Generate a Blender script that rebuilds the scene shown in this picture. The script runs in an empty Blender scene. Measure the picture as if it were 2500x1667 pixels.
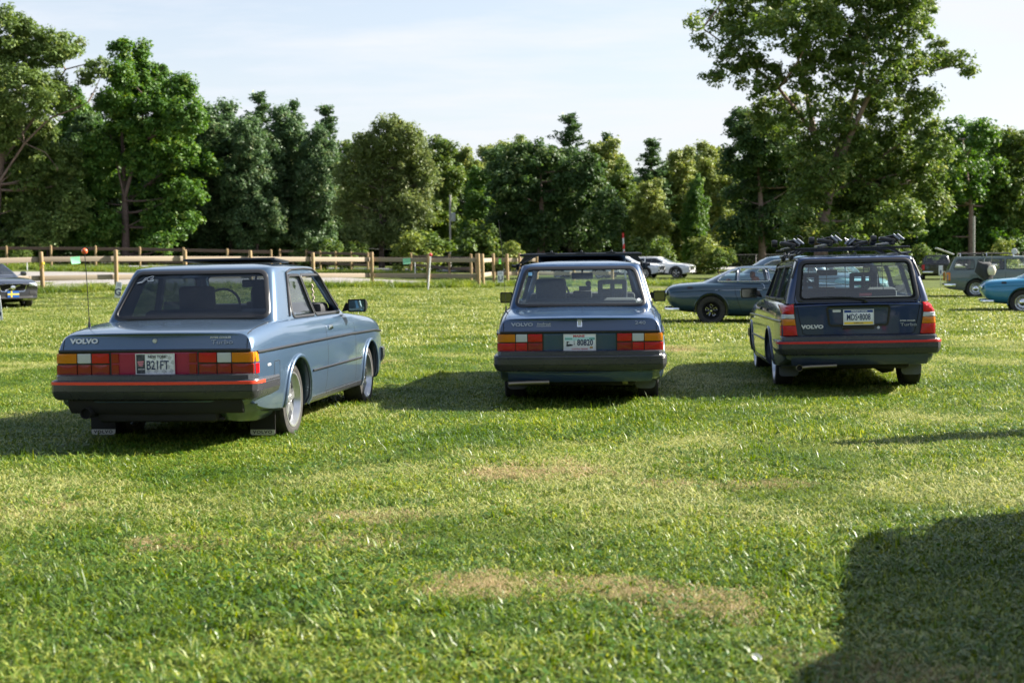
import bpy, bmesh, math, random
import numpy as np
from mathutils import Vector, Matrix, Euler
from mathutils.bvhtree import BVHTree

# ---------------------------------------------------------------- camera
SC = bpy.context.scene
COL = SC.collection
R = math.radians
CAM_H = 1.4755
FOC = 3472.0                    # focal length in pixels of the 2500 px wide photograph
PITCH, ROLL = R(3.3498), R(0.5818)
cam_data = bpy.data.cameras.new('camera')
cam = bpy.data.objects.new('camera', cam_data)
COL.objects.link(cam)
cam_data.sensor_width = 36.0
cam_data.lens = 50.0
cam_data.clip_start = 0.1
cam_data.clip_end = 3000.0
cam_data.dof.use_dof = True
cam_data.dof.focus_distance = 13.0
cam_data.dof.aperture_fstop = 3.2
CAM_M = Matrix.Translation((0, 0, CAM_H)) @ Matrix.Rotation(R(90) - PITCH, 4, 'X') @ Matrix.Rotation(-ROLL, 4, 'Z')
cam.matrix_world = CAM_M
SC.camera = cam

# ---------------------------------------------------------------- sky, sun, exposure
SUN_EL, SUN_AZ = R(34.0), R(18.0)          # azimuth counted from +X towards +Y
TO_SUN = Vector((math.cos(SUN_EL)*math.cos(SUN_AZ), math.cos(SUN_EL)*math.sin(SUN_AZ), math.sin(SUN_EL)))
world = bpy.data.worlds.new('World')
SC.world = world
world.use_nodes = True
wn, wl = world.node_tree.nodes, world.node_tree.links
wn.clear()
def wnode(t, **kw):
    n = wn.new(t)
    for k, v in kw.items():
        setattr(n, k, v)
    return n
sky = wnode('ShaderNodeTexSky', sky_type='NISHITA')
sky.sun_disc = False
sky.sun_elevation = SUN_EL
sky.sun_rotation = R(90) - SUN_AZ
sky.air_density = 1.0
sky.dust_density = 1.6
sky.ozone_density = 1.3
tc = wnode('ShaderNodeTexCoord')
sep = wnode('ShaderNodeSeparateXYZ')
wl.new(tc.outputs['Generated'], sep.inputs[0])
# thin high cloud: a noise stretched along the horizon, denser low down
zz = wnode('ShaderNodeMath', operation='MAXIMUM'); wl.new(sep.outputs['Z'], zz.inputs[0]); zz.inputs[1].default_value = 0.0
za = wnode('ShaderNodeMath', operation='ADD'); wl.new(zz.outputs[0], za.inputs[0]); za.inputs[1].default_value = 0.12
dv = wnode('ShaderNodeVectorMath', operation='DIVIDE')
wl.new(tc.outputs['Generated'], dv.inputs[0])
cz = wnode('ShaderNodeCombineXYZ')
for i in range(3):
    wl.new(za.outputs[0], cz.inputs[i])
wl.new(cz.outputs[0], dv.inputs[1])
mp = wnode('ShaderNodeMapping'); mp.inputs['Scale'].default_value = (0.55, 1.0, 0.6); mp.inputs['Location'].default_value = (3.1, 1.7, 0.4)
wl.new(dv.outputs[0], mp.inputs[0])
nz = wnode('ShaderNodeTexNoise'); nz.inputs['Scale'].default_value = 1.1; nz.inputs['Detail'].default_value = 7; nz.inputs['Roughness'].default_value = 0.6
wl.new(mp.outputs[0], nz.inputs['Vector'])
cr = wnode('ShaderNodeMapRange'); cr.inputs[1].default_value = 0.44; cr.inputs[2].default_value = 0.66
wl.new(nz.outputs['Fac'], cr.inputs[0])
veil = wnode('ShaderNodeMapRange'); veil.inputs[1].default_value = 0.0; veil.inputs[2].default_value = 0.42; veil.inputs[3].default_value = 0.78; veil.inputs[4].default_value = 0.0
wl.new(sep.outputs['Z'], veil.inputs[0])
cm = wnode('ShaderNodeMath', operation='MULTIPLY'); wl.new(cr.outputs[0], cm.inputs[0]); cm.inputs[1].default_value = 0.55
cs = wnode('ShaderNodeMath', operation='ADD'); cs.use_clamp = True
wl.new(cm.outputs[0], cs.inputs[0]); wl.new(veil.outputs[0], cs.inputs[1])
mixs = wnode('ShaderNodeMix', data_type='RGBA')
wl.new(cs.outputs[0], mixs.inputs[0]); wl.new(sky.outputs[0], mixs.inputs[6])
mixs.inputs[7].default_value = (4.75, 4.90, 5.25, 1)
bg = wnode('ShaderNodeBackground'); bg.inputs['Strength'].default_value = 0.060
wo = wnode('ShaderNodeOutputWorld')
wl.new(mixs.outputs[2], bg.inputs[0]); wl.new(bg.outputs[0], wo.inputs[0])

sun_data = bpy.data.lights.new('sun', 'SUN')
sun_data.energy = 5.0
sun_data.angle = R(0.6)
sun_data.color = (1.0, 0.945, 0.84)
sun = bpy.data.objects.new('sun', sun_data)
COL.objects.link(sun)
sun.rotation_euler = TO_SUN.to_track_quat('Z', 'Y').to_euler()
sun.location = (30, 10, 30)

SC.view_settings.view_transform = 'Standard'
SC.view_settings.look = 'None'
SC.view_settings.gamma = 1.0
SC.view_settings.exposure = 1.72
SC.view_settings.use_curve_mapping = False
SC.cycles.max_bounces = 7
SC.cycles.transparent_max_bounces = 24
SC.cycles.caustics_reflective = False
SC.cycles.caustics_refractive = False
SC.render.use_persistent_data = False

# ---------------------------------------------------------------- helpers
def px_ray(u, v):
    d = CAM_M.to_3x3() @ Vector((u - 1250.0, 833.5 - v, -FOC))
    return d / d.y
def px_at(u, v, Y):
    """world point seen at photo pixel (u, v) at the distance Y"""
    d = px_ray(u, v)
    return Vector((0, 0, CAM_H)) + d*Y
def sstep(a, b, x):
    t = min(1.0, max(0.0, (x - a)/(b - a)))
    return t*t*(3 - 2*t)
def terrain(x, y):
    a = 0.18 + 0.97*sstep(6, -34, x)
    if x > 2: a *= sstep(14, 2, x)
    left = a*(0.62*sstep(41, 55, y) + 0.38*min(1.0, max(0.0, (y - 54)/42.0)))
    far = 0.55*sstep(96, 150, y)*(1 - sstep(6, -34, x)*0.7)
    return left + far + 9.0*sstep(172, 260, y)

def tag(o, label=None, category=None, group=None, kind=None):
    if label: o['label'] = label
    if category: o['category'] = category
    if group: o['group'] = group
    if kind: o['kind'] = kind
    return o
def empty(name, loc=(0, 0, 0), rz=0.0, label=None, category=None, group=None):
    o = bpy.data.objects.new(name, None)
    COL.objects.link(o)
    o.empty_display_size = 0.3
    o.location = loc
    o.rotation_euler = (0, 0, rz)
    return tag(o, label, category, group)
def children(o, idx={}):
    return list(o.children)
def copy_tree(o, parent=None):
    c = o.copy(); COL.objects.link(c)
    c.parent = parent
    for ch in KIDS.get(o.name, []):
        copy_tree(ch, c)
    return c
KIDS = {}
def link(o, parent=None):
    COL.objects.link(o)
    if parent is not None:
        o.parent = parent
        KIDS.setdefault(parent.name, []).append(o)
    return o

_hull_cache = {}
def hull(pts):
    bm = bmesh.new()
    for p in pts: bm.verts.new(p)
    r = bmesh.ops.convex_hull(bm, input=bm.verts)
    bmesh.ops.delete(bm, geom=list({g for g in r['geom_interior'] + r['geom_unused'] if isinstance(g, bmesh.types.BMVert)}), context='VERTS')
    bmesh.ops.dissolve_limit(bm, angle_limit=0.01, verts=bm.verts, edges=bm.edges)
    bm.verts.index_update()
    v = [tuple(x.co) for x in bm.verts]; f = [[x.index for x in g.verts] for g in bm.faces]
    bm.free()
    return v, f
_unit_corner = [(1,0,0),(0,1,0),(0,0,1),(.7071,.7071,0),(.7071,0,.7071),(0,.7071,.7071),(.577,.577,.577)]
def rbox_geo(sx, sy, sz, r):
    k = (round(sx,4), round(sy,4), round(sz,4), round(r,4))
    if k not in _hull_cache:
        pts = []
        for a in (-1,1):
            for b in (-1,1):
                for c in (-1,1):
                    for u in _unit_corner:
                        pts.append((a*(sx/2-r+r*u[0]), b*(sy/2-r+r*u[1]), c*(sz/2-r+r*u[2])))
        _hull_cache[k] = hull(pts)
    return _hull_cache[k]

class MB:
    """collects geometry and links it as one mesh object"""
    def __init__(s): s.v=[]; s.f=[]; s.m=[]
    def add(s, v, f, mi=0, M=None):
        n = len(s.v)
        if M is not None: v = [tuple(M @ Vector(p)) for p in v]
        s.v += [tuple(p) for p in v]
        s.f += [[i+n for i in q] for q in f]
        s.m += [mi]*len(f)
        return s
    def box(s, c, d, mi=0, rot=None):
        x,y,z = d[0]/2,d[1]/2,d[2]/2
        v = [(-x,-y,-z),(x,-y,-z),(x,y,-z),(-x,y,-z),(-x,-y,z),(x,-y,z),(x,y,z),(-x,y,z)]
        f = [[0,3,2,1],[4,5,6,7],[0,1,5,4],[1,2,6,5],[2,3,7,6],[3,0,4,7]]
        M = Matrix.Translation(c)
        if rot: M = M @ Euler(rot).to_matrix().to_4x4()
        return s.add(v, f, mi, M)
    def rbox(s, c, d, r=0.01, mi=0, rot=None):
        r = min(r, min(d)*0.49)
        v, f = rbox_geo(d[0], d[1], d[2], r)
        M = Matrix.Translation(c)
        if rot: M = M @ Euler(rot).to_matrix().to_4x4()
        return s.add(v, f, mi, M)
    def tube(s, path, r, n=6, mi=0, cap=True, closed=False):
        P = [Vector(p) for p in path]
        L = len(P)
        rr = r if isinstance(r, (list, tuple)) else [r]*L
        vs = []; up = None
        for i, p in enumerate(P):
            if closed: t = P[(i+1)%L] - P[i-1]
            else: t = P[min(i+1, L-1)] - P[max(i-1, 0)]
            if t.length < 1e-9: t = Vector((0,0,1))
            t.normalize()
            if up is None:
                up = Vector((0,0,1)) if abs(t.z) < 0.9 else Vector((1,0,0))
            a = t.cross(up)
            if a.length < 1e-5: a = t.orthogonal()
            a.normalize(); b = t.cross(a).normalized(); up = -b if False else up
            for k in range(n):
                w = 2*math.pi*k/n
                vs.append(p + a*(rr[i]*math.cos(w)) + b*(rr[i]*math.sin(w)))
        fs = []
        for i in range(L if closed else L-1):
            j = (i+1) % L
            for k in range(n):
                k2 = (k+1) % n
                fs.append([i*n+k, i*n+k2, j*n+k2, j*n+k])
        if cap and not closed:
            fs.append(list(range(n))[::-1]); fs.append([(L-1)*n+k for k in range(n)])
        return s.add(vs, fs, mi)
    def lathe(s, prof, axis='z', c=(0,0,0), n=24, mi=0, a0=0.0, a1=None):
        """profile [(radius, height)] spun about an axis"""
        full = a1 is None
        if full: a1 = 2*math.pi
        m = n if full else n+1
        vs = []
        for (r, h) in prof:
            for k in range(m):
                w = a0 + (a1-a0)*k/n
                x, y = r*math.cos(w), r*math.sin(w)
                if axis == 'z': q = (x, y, h)
                elif axis == 'x': q = (h, x, y)
                else: q = (x, h, y)
                vs.append((c[0]+q[0], c[1]+q[1], c[2]+q[2]))
        fs = []
        for i in range(len(prof)-1):
            for k in range(n):
                k2 = (k+1) % m if full else k+1
                fs.append([i*m+k, i*m+k2, (i+1)*m+k2, (i+1)*m+k])
        return s.add(vs, fs, mi)
    def grid(s, P, mi=0, closeu=False):
        """P[i][j] points"""
        a, b = len(P), len(P[0])
        vs = [p for row in P for p in row]
        fs = []
        for i in range(a-1):
            for j in range(b if closeu else b-1):
                j2 = (j+1) % b
                fs.append([i*b+j, i*b+j2, (i+1)*b+j2, (i+1)*b+j])
        return s.add(vs, fs, mi)
    def sphere(s, c, r, n=12, mi=0, sc=(1,1,1)):
        pr = [(max(1e-4, math.sin(math.pi*i/(n//2)))*1.0, -math.cos(math.pi*i/(n//2))) for i in range(n//2+1)]
        t = MB(); t.lathe(pr, 'z', (0,0,0), n)
        return s.add([(c[0]+p[0]*r*sc[0], c[1]+p[1]*r*sc[1], c[2]+p[2]*r*sc[2]) for p in t.v], t.f, mi)
    def hull(s, pts, mi=0):
        v, f = hull(pts); return s.add(v, f, mi)
    def mesh(s, name, mats, angle=35, fix=True):
        me = bpy.data.meshes.new(name)
        me.from_pydata(s.v, [], s.f)
        if not isinstance(mats, (list, tuple)): mats = [mats]
        for m in mats: me.materials.append(m)
        if len(mats) > 1: me.polygons.foreach_set('material_index', s.m)
        if fix:
            bm = bmesh.new(); bm.from_mesh(me)
            bmesh.ops.recalc_face_normals(bm, faces=bm.faces)
            bm.to_mesh(me); bm.free()
        if angle:
            me.shade_smooth(); me.set_sharp_from_angle(angle=R(angle))
        me.update()
        return me
    def build(s, name, mats, parent=None, angle=35, fix=True, loc=None):
        o = bpy.data.objects.new(name, s.mesh(name, mats, angle, fix))
        if loc is not None: o.location = loc
        return link(o, parent)

def roundpoly(pts, r, n=4):
    """rounded 2-D polygon; r single or per corner"""
    out = []; L = len(pts)
    for i in range(L):
        rr = r[i] if isinstance(r, (list, tuple)) else r
        p = Vector(pts[i]); a = Vector(pts[i-1]) - p; b = Vector(pts[(i+1)%L]) - p
        ra = min(rr, a.length*0.49, b.length*0.49)
        a.normalize(); b.normalize()
        half = a.angle(b)/2
        d = ra
        p0 = p + a*d; p1 = p + b*d
        for k in range(n+1):
            t = k/n
            q = (1-t)**2*p0 + 2*t*(1-t)*p + t*t*p1
            out.append((q.x, q.y))
    return out
def offset_loop(lp, d):
    """grow a 2-D loop outwards by d"""
    L = len(lp); area = sum(lp[i-1][0]*lp[i][1]-lp[i][0]*lp[i-1][1] for i in range(L))
    sg = 1 if area > 0 else -1
    out = []
    for i in range(L):
        a = Vector(lp[i-1]); b = Vector(lp[(i+1)%L]); t = (b-a)
        if t.length < 1e-9: t = Vector((1,0))
        t.normalize()
        out.append((lp[i][0]+sg*t.y*d, lp[i][1]-sg*t.x*d))
    return out

# ---------------------------------------------------------------- materials
def newmat(name):
    m = bpy.data.materials.new(name); m.use_nodes = True
    nt = m.node_tree; nt.nodes.clear()
    return m, nt.nodes, nt.links
def principled(name, col, rough=0.5, metal=0.0, coat=0.0, spec=0.5, noise=0.0, nscale=20.0, bump=0.0, bscale=60.0, coat_rough=0.03, trans=0.0, dust=None, sheen=0.0):
    m, N, L = newmat(name)
    o = N.new('ShaderNodeOutputMaterial'); p = N.new('ShaderNodeBsdfPrincipled')
    L.new(p.outputs[0], o.inputs[0])
    p.inputs['Base Color'].default_value = (*col, 1)
    p.inputs['Roughness'].default_value = rough
    p.inputs['Metallic'].default_value = metal
    p.inputs['Coat Weight'].default_value = coat
    p.inputs['Coat Roughness'].default_value = coat_rough
    p.inputs['Specular IOR Level'].default_value = spec
    if trans: p.inputs['Transmission Weight'].default_value = trans
    tcn = N.new('ShaderNodeTexCoord')
    if noise or dust:
        t = N.new('ShaderNodeTexNoise'); t.inputs['Scale'].default_value = nscale; t.inputs['Detail'].default_value = 5
        L.new(tcn.outputs['Object'], t.inputs['Vector'])
        mx = N.new('ShaderNodeMix'); mx.data_type = 'RGBA'; mx.blend_type = 'MIX'
        mr = N.new('ShaderNodeMapRange'); mr.inputs[1].default_value = 0.35; mr.inputs[2].default_value = 0.75
        L.new(t.outputs['Fac'], mr.inputs[0])
        L.new(mr.outputs[0], mx.inputs[0])
        mx.inputs[6].default_value = (*[c*(1+noise) for c in col], 1)
        mx.inputs[7].default_value = (*(dust if dust else [c*(1-noise) for c in col]), 1)
        L.new(mx.outputs[2], p.inputs['Base Color'])
        rr = N.new('ShaderNodeMapRange'); rr.inputs[3].default_value = max(0.02, rough*0.85); rr.inputs[4].default_value = min(1, rough*1.2+0.02)
        L.new(t.outputs['Fac'], rr.inputs[0]); L.new(rr.outputs[0], p.inputs['Roughness'])
    if bump:
        t2 = N.new('ShaderNodeTexNoise'); t2.inputs['Scale'].default_value = bscale; t2.inputs['Detail'].default_value = 4
        L.new(tcn.outputs['Object'], t2.inputs['Vector'])
        b = N.new('ShaderNodeBump'); b.inputs['Strength'].default_value = bump; b.inputs['Distance'].default_value = 0.01
        L.new(t2.outputs['Fac'], b.inputs['Height']); L.new(b.outputs[0], p.inputs['Normal'])
    return m
def paint(name, col, metal=0.35, rough=0.32, dust=0.38):
    """car paint: base coat with fine flake, clear coat, a little road dust low down"""
    m, N, L = newmat(name)
    o = N.new('ShaderNodeOutputMaterial'); p = N.new('ShaderNodeBsdfPrincipled'); L.new(p.outputs[0], o.inputs[0])
    tcn = N.new('ShaderNodeTexCoord'); t = N.new('ShaderNodeTexNoise'); t.inputs['Scale'].default_value = 3.0; t.inputs['Detail'].default_value = 6
    L.new(tcn.outputs['Object'], t.inputs['Vector'])
    sp = N.new('ShaderNodeSeparateXYZ'); L.new(tcn.outputs['Object'], sp.inputs[0])
    mr = N.new('ShaderNodeMapRange'); mr.inputs[1].default_value = 0.62; mr.inputs[2].default_value = 0.20; mr.inputs[3].default_value = 0.0; mr.inputs[4].default_value = dust
    L.new(sp.outputs['Z'], mr.inputs[0])
    mu = N.new('ShaderNodeMath'); mu.operation = 'MULTIPLY'; L.new(mr.outputs[0], mu.inputs[0]); L.new(t.outputs['Fac'], mu.inputs[1])
    ad = N.new('ShaderNodeMath'); ad.operation = 'ADD'; L.new(mu.outputs[0], ad.inputs[0]); ad.inputs[1].default_value = 0.02
    mx = N.new('ShaderNodeMix'); mx.data_type = 'RGBA'
    L.new(ad.outputs[0], mx.inputs[0]); mx.inputs[6].default_value = (*col, 1); mx.inputs[7].default_value = (0.20, 0.17, 0.13, 1)
    L.new(mx.outputs[2], p.inputs['Base Color'])
    p.inputs['Metallic'].default_value = metal
    p.inputs['Roughness'].default_value = rough
    p.inputs['Coat Weight'].default_value = 1.0
    cr_ = N.new('ShaderNodeMapRange'); cr_.inputs[3].default_value = 0.02; cr_.inputs[4].default_value = 0.10
    L.new(t.outputs['Fac'], cr_.inputs[0]); L.new(cr_.outputs[0], p.inputs['Coat Roughness'])
    t3 = N.new('ShaderNodeTexNoise'); t3.inputs['Scale'].default_value = 2.2; t3.inputs['Detail'].default_value = 1
    L.new(tcn.outputs['Object'], t3.inputs['Vector'])
    b = N.new('ShaderNodeBump'); b.inputs['Strength'].default_value = 0.10; b.inputs['Distance'].default_value = 0.02
    L.new(t3.outputs['Fac'], b.inputs['Height']); L.new(b.outputs[0], p.inputs['Coat Normal'])
    return m
def glass(name, tint=(0.75, 0.85, 0.82), refl=1.0, haze=0.03, hazecol=(.5,.55,.6)):
    m, N, L = newmat(name)
    o = N.new('ShaderNodeOutputMaterial')
    tr = N.new('ShaderNodeBsdfTransparent'); tr.inputs[0].default_value = (*tint, 1)
    gl = N.new('ShaderNodeBsdfGlossy'); gl.inputs['Roughness'].default_value = 0.02
    gl.inputs[0].default_value = (refl, refl, refl, 1)
    df = N.new('ShaderNodeBsdfDiffuse'); df.inputs[0].default_value = (*hazecol, 1)
    m0 = N.new('ShaderNodeMixShader'); m0.inputs[0].default_value = haze
    lw = N.new('ShaderNodeLayerWeight'); lw.inputs[0].default_value = 0.5      # Schlick curve, the same from both sides of the pane
    pw = N.new('ShaderNodeMath'); pw.operation = 'POWER'; pw.inputs[1].default_value = 4.5; L.new(lw.outputs['Facing'], pw.inputs[0])
    fr = N.new('ShaderNodeMapRange'); fr.inputs[3].default_value = 0.065; fr.inputs[4].default_value = 1.0; L.new(pw.outputs[0], fr.inputs[0])
    mx = N.new('ShaderNodeMixShader')
    L.new(tr.outputs[0], m0.inputs[1]); L.new(df.outputs[0], m0.inputs[2])
    L.new(fr.outputs[0], mx.inputs[0]); L.new(m0.outputs[0], mx.inputs[1]); L.new(gl.outputs[0], mx.inputs[2])
    L.new(mx.outputs[0], o.inputs[0])
    return m
def lens(name, col, rough=0.12, tr=0.45):
    """moulded lamp lens: ribbed coloured plastic that lets light through from the side"""
    m, N, L = newmat(name)
    o = N.new('ShaderNodeOutputMaterial'); p = N.new('ShaderNodeBsdfPrincipled')
    p.inputs['Base Color'].default_value = (*col, 1); p.inputs['Roughness'].default_value = rough; p.inputs['Coat Weight'].default_value = 0.7
    t = N.new('ShaderNodeBsdfTranslucent'); t.inputs[0].default_value = (*[min(1, c*1.6) for c in col], 1)
    mx = N.new('ShaderNodeMixShader'); mx.inputs[0].default_value = tr
    tcn = N.new('ShaderNodeTexCoord'); w = N.new('ShaderNodeTexWave'); w.inputs['Scale'].default_value = 45; w.bands_direction = 'X'
    b = N.new('ShaderNodeBump'); b.inputs['Strength'].default_value = 0.5; b.inputs['Distance'].default_value = 0.004
    L.new(tcn.outputs['Object'], w.inputs['Vector']); L.new(w.outputs['Fac'], b.inputs['Height']); L.new(b.outputs[0], p.inputs['Normal'])
    L.new(p.outputs[0], mx.inputs[1]); L.new(t.outputs[0], mx.inputs[2]); L.new(mx.outputs[0], o.inputs[0])
    return m
def leafmat(name, c1, c2, c3=None, tr=0.35, rough=0.55, wscale=0.25):
    """leaf: three tints picked per leaf, some light through the blade"""
    m, N, L = newmat(name)
    o = N.new('ShaderNodeOutputMaterial')
    at = N.new('ShaderNodeAttribute'); at.attribute_name = 'rnd'
    ramp = N.new('ShaderNodeValToRGB'); cr = ramp.color_ramp
    cr.elements[0].position = 0.0; cr.elements[0].color = (*c1, 1)
    cr.elements[1].position = 0.72; cr.elements[1].color = (*c2, 1)
    e = cr.elements.new(0.97); e.color = (*(c3 or c2), 1)
    L.new(at.outputs['Fac'], ramp.inputs[0])
    d = N.new('ShaderNodeBsdfPrincipled'); d.inputs['Roughness'].default_value = rough; d.inputs['Specular IOR Level'].default_value = 0.35
    t = N.new('ShaderNodeBsdfTranslucent')
    hs = N.new('ShaderNodeHueSaturation'); hs.inputs['Hue'].default_value = 0.485; hs.inputs['Saturation'].default_value = 1.15; hs.inputs['Value'].default_value = 1.35
    L.new(ramp.outputs[0], d.inputs['Base Color']); L.new(ramp.outputs[0], hs.inputs['Color']); L.new(hs.outputs[0], t.inputs[0])
    mx = N.new('ShaderNodeMixShader'); mx.inputs[0].default_value = tr
    L.new(d.outputs[0], mx.inputs[1]); L.new(t.outputs[0], mx.inputs[2]); L.new(mx.outputs[0], o.inputs[0])
    return m

M = {}
M['rubber'] = principled('rubber', (0.018, 0.018, 0.019), 0.75, bump=0.2, bscale=80, dust=(0.05,0.045,0.035), nscale=12)
M['seal'] = principled('window_seal', (0.02, 0.02, 0.022), 0.38)
M['trim'] = principled('black_trim', (0.016, 0.016, 0.018), 0.30)
M['bumper'] = principled('bumper_plastic', (0.034, 0.035, 0.040), 0.26, noise=0.15, nscale=6, coat=0.25, coat_rough=0.2)
M['under'] = principled('underbody', (0.015, 0.014, 0.013), 0.85)
M['interior'] = principled('interior_vinyl', (0.028, 0.030, 0.034), 0.7, noise=0.2, nscale=30)
M['seatcloth'] = principled('seat_cloth', (0.045, 0.050, 0.060), 0.9, noise=0.2, nscale=80)
M['chrome'] = principled('chrome', (0.75, 0.76, 0.78), 0.10, metal=1.0)
M['alloy'] = principled('alloy_wheel', (0.62, 0.63, 0.64), 0.28, metal=0.85, noise=0.08, nscale=15)
M['silver'] = principled('silver_badge', (0.66, 0.67, 0.69), 0.35, metal=0.15)
M['darkbadge'] = principled('grey_badge', (0.34, 0.37, 0.42), 0.35, metal=0.3)
M['orange_stripe'] = principled('red_orange_stripe', (0.80, 0.055, 0.022), 0.4)
M['red_stripe'] = principled('red_stripe', (0.62, 0.018, 0.018), 0.4)
M['lens_amber'] = lens('amber_lens', (0.95, 0.30, 0.008), tr=0.35)
M['lens_white'] = lens('clear_lens', (0.72, 0.74, 0.76), tr=0.2)
M['lens_red'] = lens('red_lens', (0.78, 0.010, 0.016), tr=0.35)
M['lens_darkred'] = lens('dark_red_lens', (0.36, 0.012, 0.010), tr=0.25)
M['maroon'] = principled('maroon_reflector', (0.34, 0.006, 0.050), 0.35, coat=0.3)
M['flap'] = principled('mud_flap_rubber', (0.13, 0.14, 0.16), 0.6)
M['exhaust'] = principled('exhaust_steel', (0.25, 0.22, 0.17), 0.35, metal=0.9)
M['darkhole'] = principled('dark_opening', (0.004,0.004,0.004), 0.9)
M['white_print'] = principled('white_print', (0.78, 0.79, 0.80), 0.5)
M['black_print'] = principled('black_print', (0.02, 0.022, 0.03), 0.5)
M['navy_print'] = principled('navy_print', (0.015, 0.03, 0.10), 0.5)
M['red_print'] = principled('red_print', (0.55, 0.03, 0.05), 0.5)
M['glass_clear'] = glass('clear_glass', (0.90, 0.95, 0.93), haze=0.01)
M['glass_rear'] = glass('rear_glass', (0.86, 0.94, 0.92), haze=0.07, hazecol=(0.35,0.45,0.55))
M['glass_wagon'] = glass('wagon_rear_glass', (0.80, 0.90, 0.90), haze=0.07, hazecol=(0.28,0.36,0.46))
M['glass_tint'] = glass('tinted_glass', (0.21, 0.25, 0.31), haze=0.05, hazecol=(0.12,0.16,0.22))
M['glass_dark'] = glass('dark_glass', (0.10, 0.11, 0.12), haze=0.02, hazecol=(0.03,0.03,0.04))
M['headlamp'] = principled('headlamp_glass', (0.55,0.58,0.62), 0.08, metal=0.3, coat=1)
# ---------------------------------------------------------------- ground
from mathutils import noise as mnoise
def ground_material():
    m, N, L = newmat('field_ground')
    o = N.new('ShaderNodeOutputMaterial'); p = N.new('ShaderNodeBsdfPrincipled'); L.new(p.outputs[0], o.inputs[0])
    p.inputs['Roughness'].default_value = 0.9; p.inputs['Specular IOR Level'].default_value = 0.15
    g = N.new('ShaderNodeNewGeometry')
    def nz_(scale, det, lo, hi):
        t = N.new('ShaderNodeTexNoise'); t.inputs['Scale'].default_value = scale; t.inputs['Detail'].default_value = det
        L.new(g.outputs['Position'], t.inputs['Vector'])
        r = N.new('ShaderNodeMapRange'); r.inputs[1].default_value = lo; r.inputs[2].default_value = hi
        L.new(t.outputs['Fac'], r.inputs[0]); return r.outputs[0]
    def mix(f, a, b):
        x = N.new('ShaderNodeMix'); x.data_type = 'RGBA'; L.new(f, x.inputs[0])
        for s, c in ((6, a), (7, b)):
            if isinstance(c, tuple): x.inputs[s].default_value = (*c, 1)
            else: L.new(c, x.inputs[s])
        return x.outputs[2]
    c = mix(nz_(0.35, 6, 0.35, 0.65), (0.085, 0.140, 0.014), (0.145, 0.185, 0.026))
    c = mix(nz_(3.0, 5, 0.40, 0.62), c, (0.075, 0.100, 0.020))
    c = mix(nz_(0.09, 4, 0.56, 0.70), c, (0.19, 0.165, 0.06))
    c = mix(nz_(14.0, 3, 0.35, 0.65), c, (0.045, 0.050, 0.016))
    L.new(c, p.inputs['Base Color'])
    t = N.new('ShaderNodeTexNoise'); t.inputs['Scale'].default_value = 9; t.inputs['Detail'].default_value = 6
    L.new(g.outputs['Position'], t.inputs['Vector'])
    b = N.new('ShaderNodeBump'); b.inputs['Strength'].default_value = 0.8; b.inputs['Distance'].default_value = 0.06
    L.new(t.outputs['Fac'], b.inputs['Height']); L.new(b.outputs[0], p.inputs['Normal'])
    return m
def axis_steps(lo, hi, step, outer, k):
    a = list(np.arange(lo, hi+1e-6, step))
    s = step; x = hi
    while x < outer: s *= k; x += s; a.append(x)
    s = step; x = lo
    while x > -outer: s *= k; x -= s; a.insert(0, x)
    return a
gx = axis_steps(-100, 100, 2.0, 1600, 1.35)
gy = axis_steps(-30, 220, 2.0, 1600, 1.35)
gb = MB(); gb.grid([[(x, y, terrain(x, y)) for x in gx] for y in gy])
ground = gb.build('ground', ground_material(), angle=0)
tag(ground, 'mown grass field sloping up gently towards the fences', kind='structure')

def strip_mesh(name, left, right, mat, lift, label, n=60):
    """a sheet between two polylines, following the terrain"""
    def samp(pl, t):
        d = [0.0]
        for a, b in zip(pl, pl[1:]): d.append(d[-1] + math.dist(a, b))
        s = t*d[-1]
        for i in range(len(pl)-1):
            if s <= d[i+1] or i == len(pl)-2:
                q = (s-d[i])/(d[i+1]-d[i]); return (pl[i][0]*(1-q)+pl[i+1][0]*q, pl[i][1]*(1-q)+pl[i+1][1]*q)
    rows = []
    for i in range(n+1):
        a, b = samp(left, i/n), samp(right, i/n); row = []
        for k in range(13):
            q = k/12; x, y = a[0]*(1-q)+b[0]*q, a[1]*(1-q)+b[1]*q
            e = 0 if 0 < k < 12 else (mnoise.noise(Vector((i*0.45, k, 3.3)))*0.5)
            y += e
            row.append((x, y, terrain(x, y)+lift))
        rows.append(row)
    b = MB(); b.grid(rows); o = b.build(name, mat, angle=0)
    return tag(o, label, kind='structure')
M['gravel'] = principled('gravel_lot', (0.21, 0.195, 0.18), 0.95, noise=0.25, nscale=1.5, bump=0.6, bscale=12)
M['asphalt'] = principled('pale_road', (0.30, 0.30, 0.31), 0.9, noise=0.12, nscale=1.0)
strip_mesh('gravel_lot', [(-60, 22), (-30, 42.0), (-17.3, 53.6), (-6.3, 64.2), (-1.6, 66)],
           [(-80, 74), (-45, 80), (-24, 82), (-9, 80), (0.5, 67.2)], M['gravel'], 0.045, 'grey gravel lot behind the wooden fence')
strip_mesh('road', [(-110, 103), (-30, 103), (0, 112), (20, 124), (60, 130), (110, 131)],
           [(-110, 112), (-30, 112), (0, 121), (20, 132), (60, 138), (110, 139)], M['asphalt'], 0.05, 'pale road running along the foot of the woods')
strip_mesh('forest_floor', [(-170, 122), (-40, 126), (0, 146), (30, 150), (70, 146), (190, 140)],
           [(-170, 400), (-40, 400), (0, 400), (30, 400), (70, 400), (190, 400)],
           principled('leaf_litter', (0.020, 0.018, 0.010), 0.95, noise=0.4, nscale=2), 0.06, 'dark leaf litter under the woods')

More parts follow.
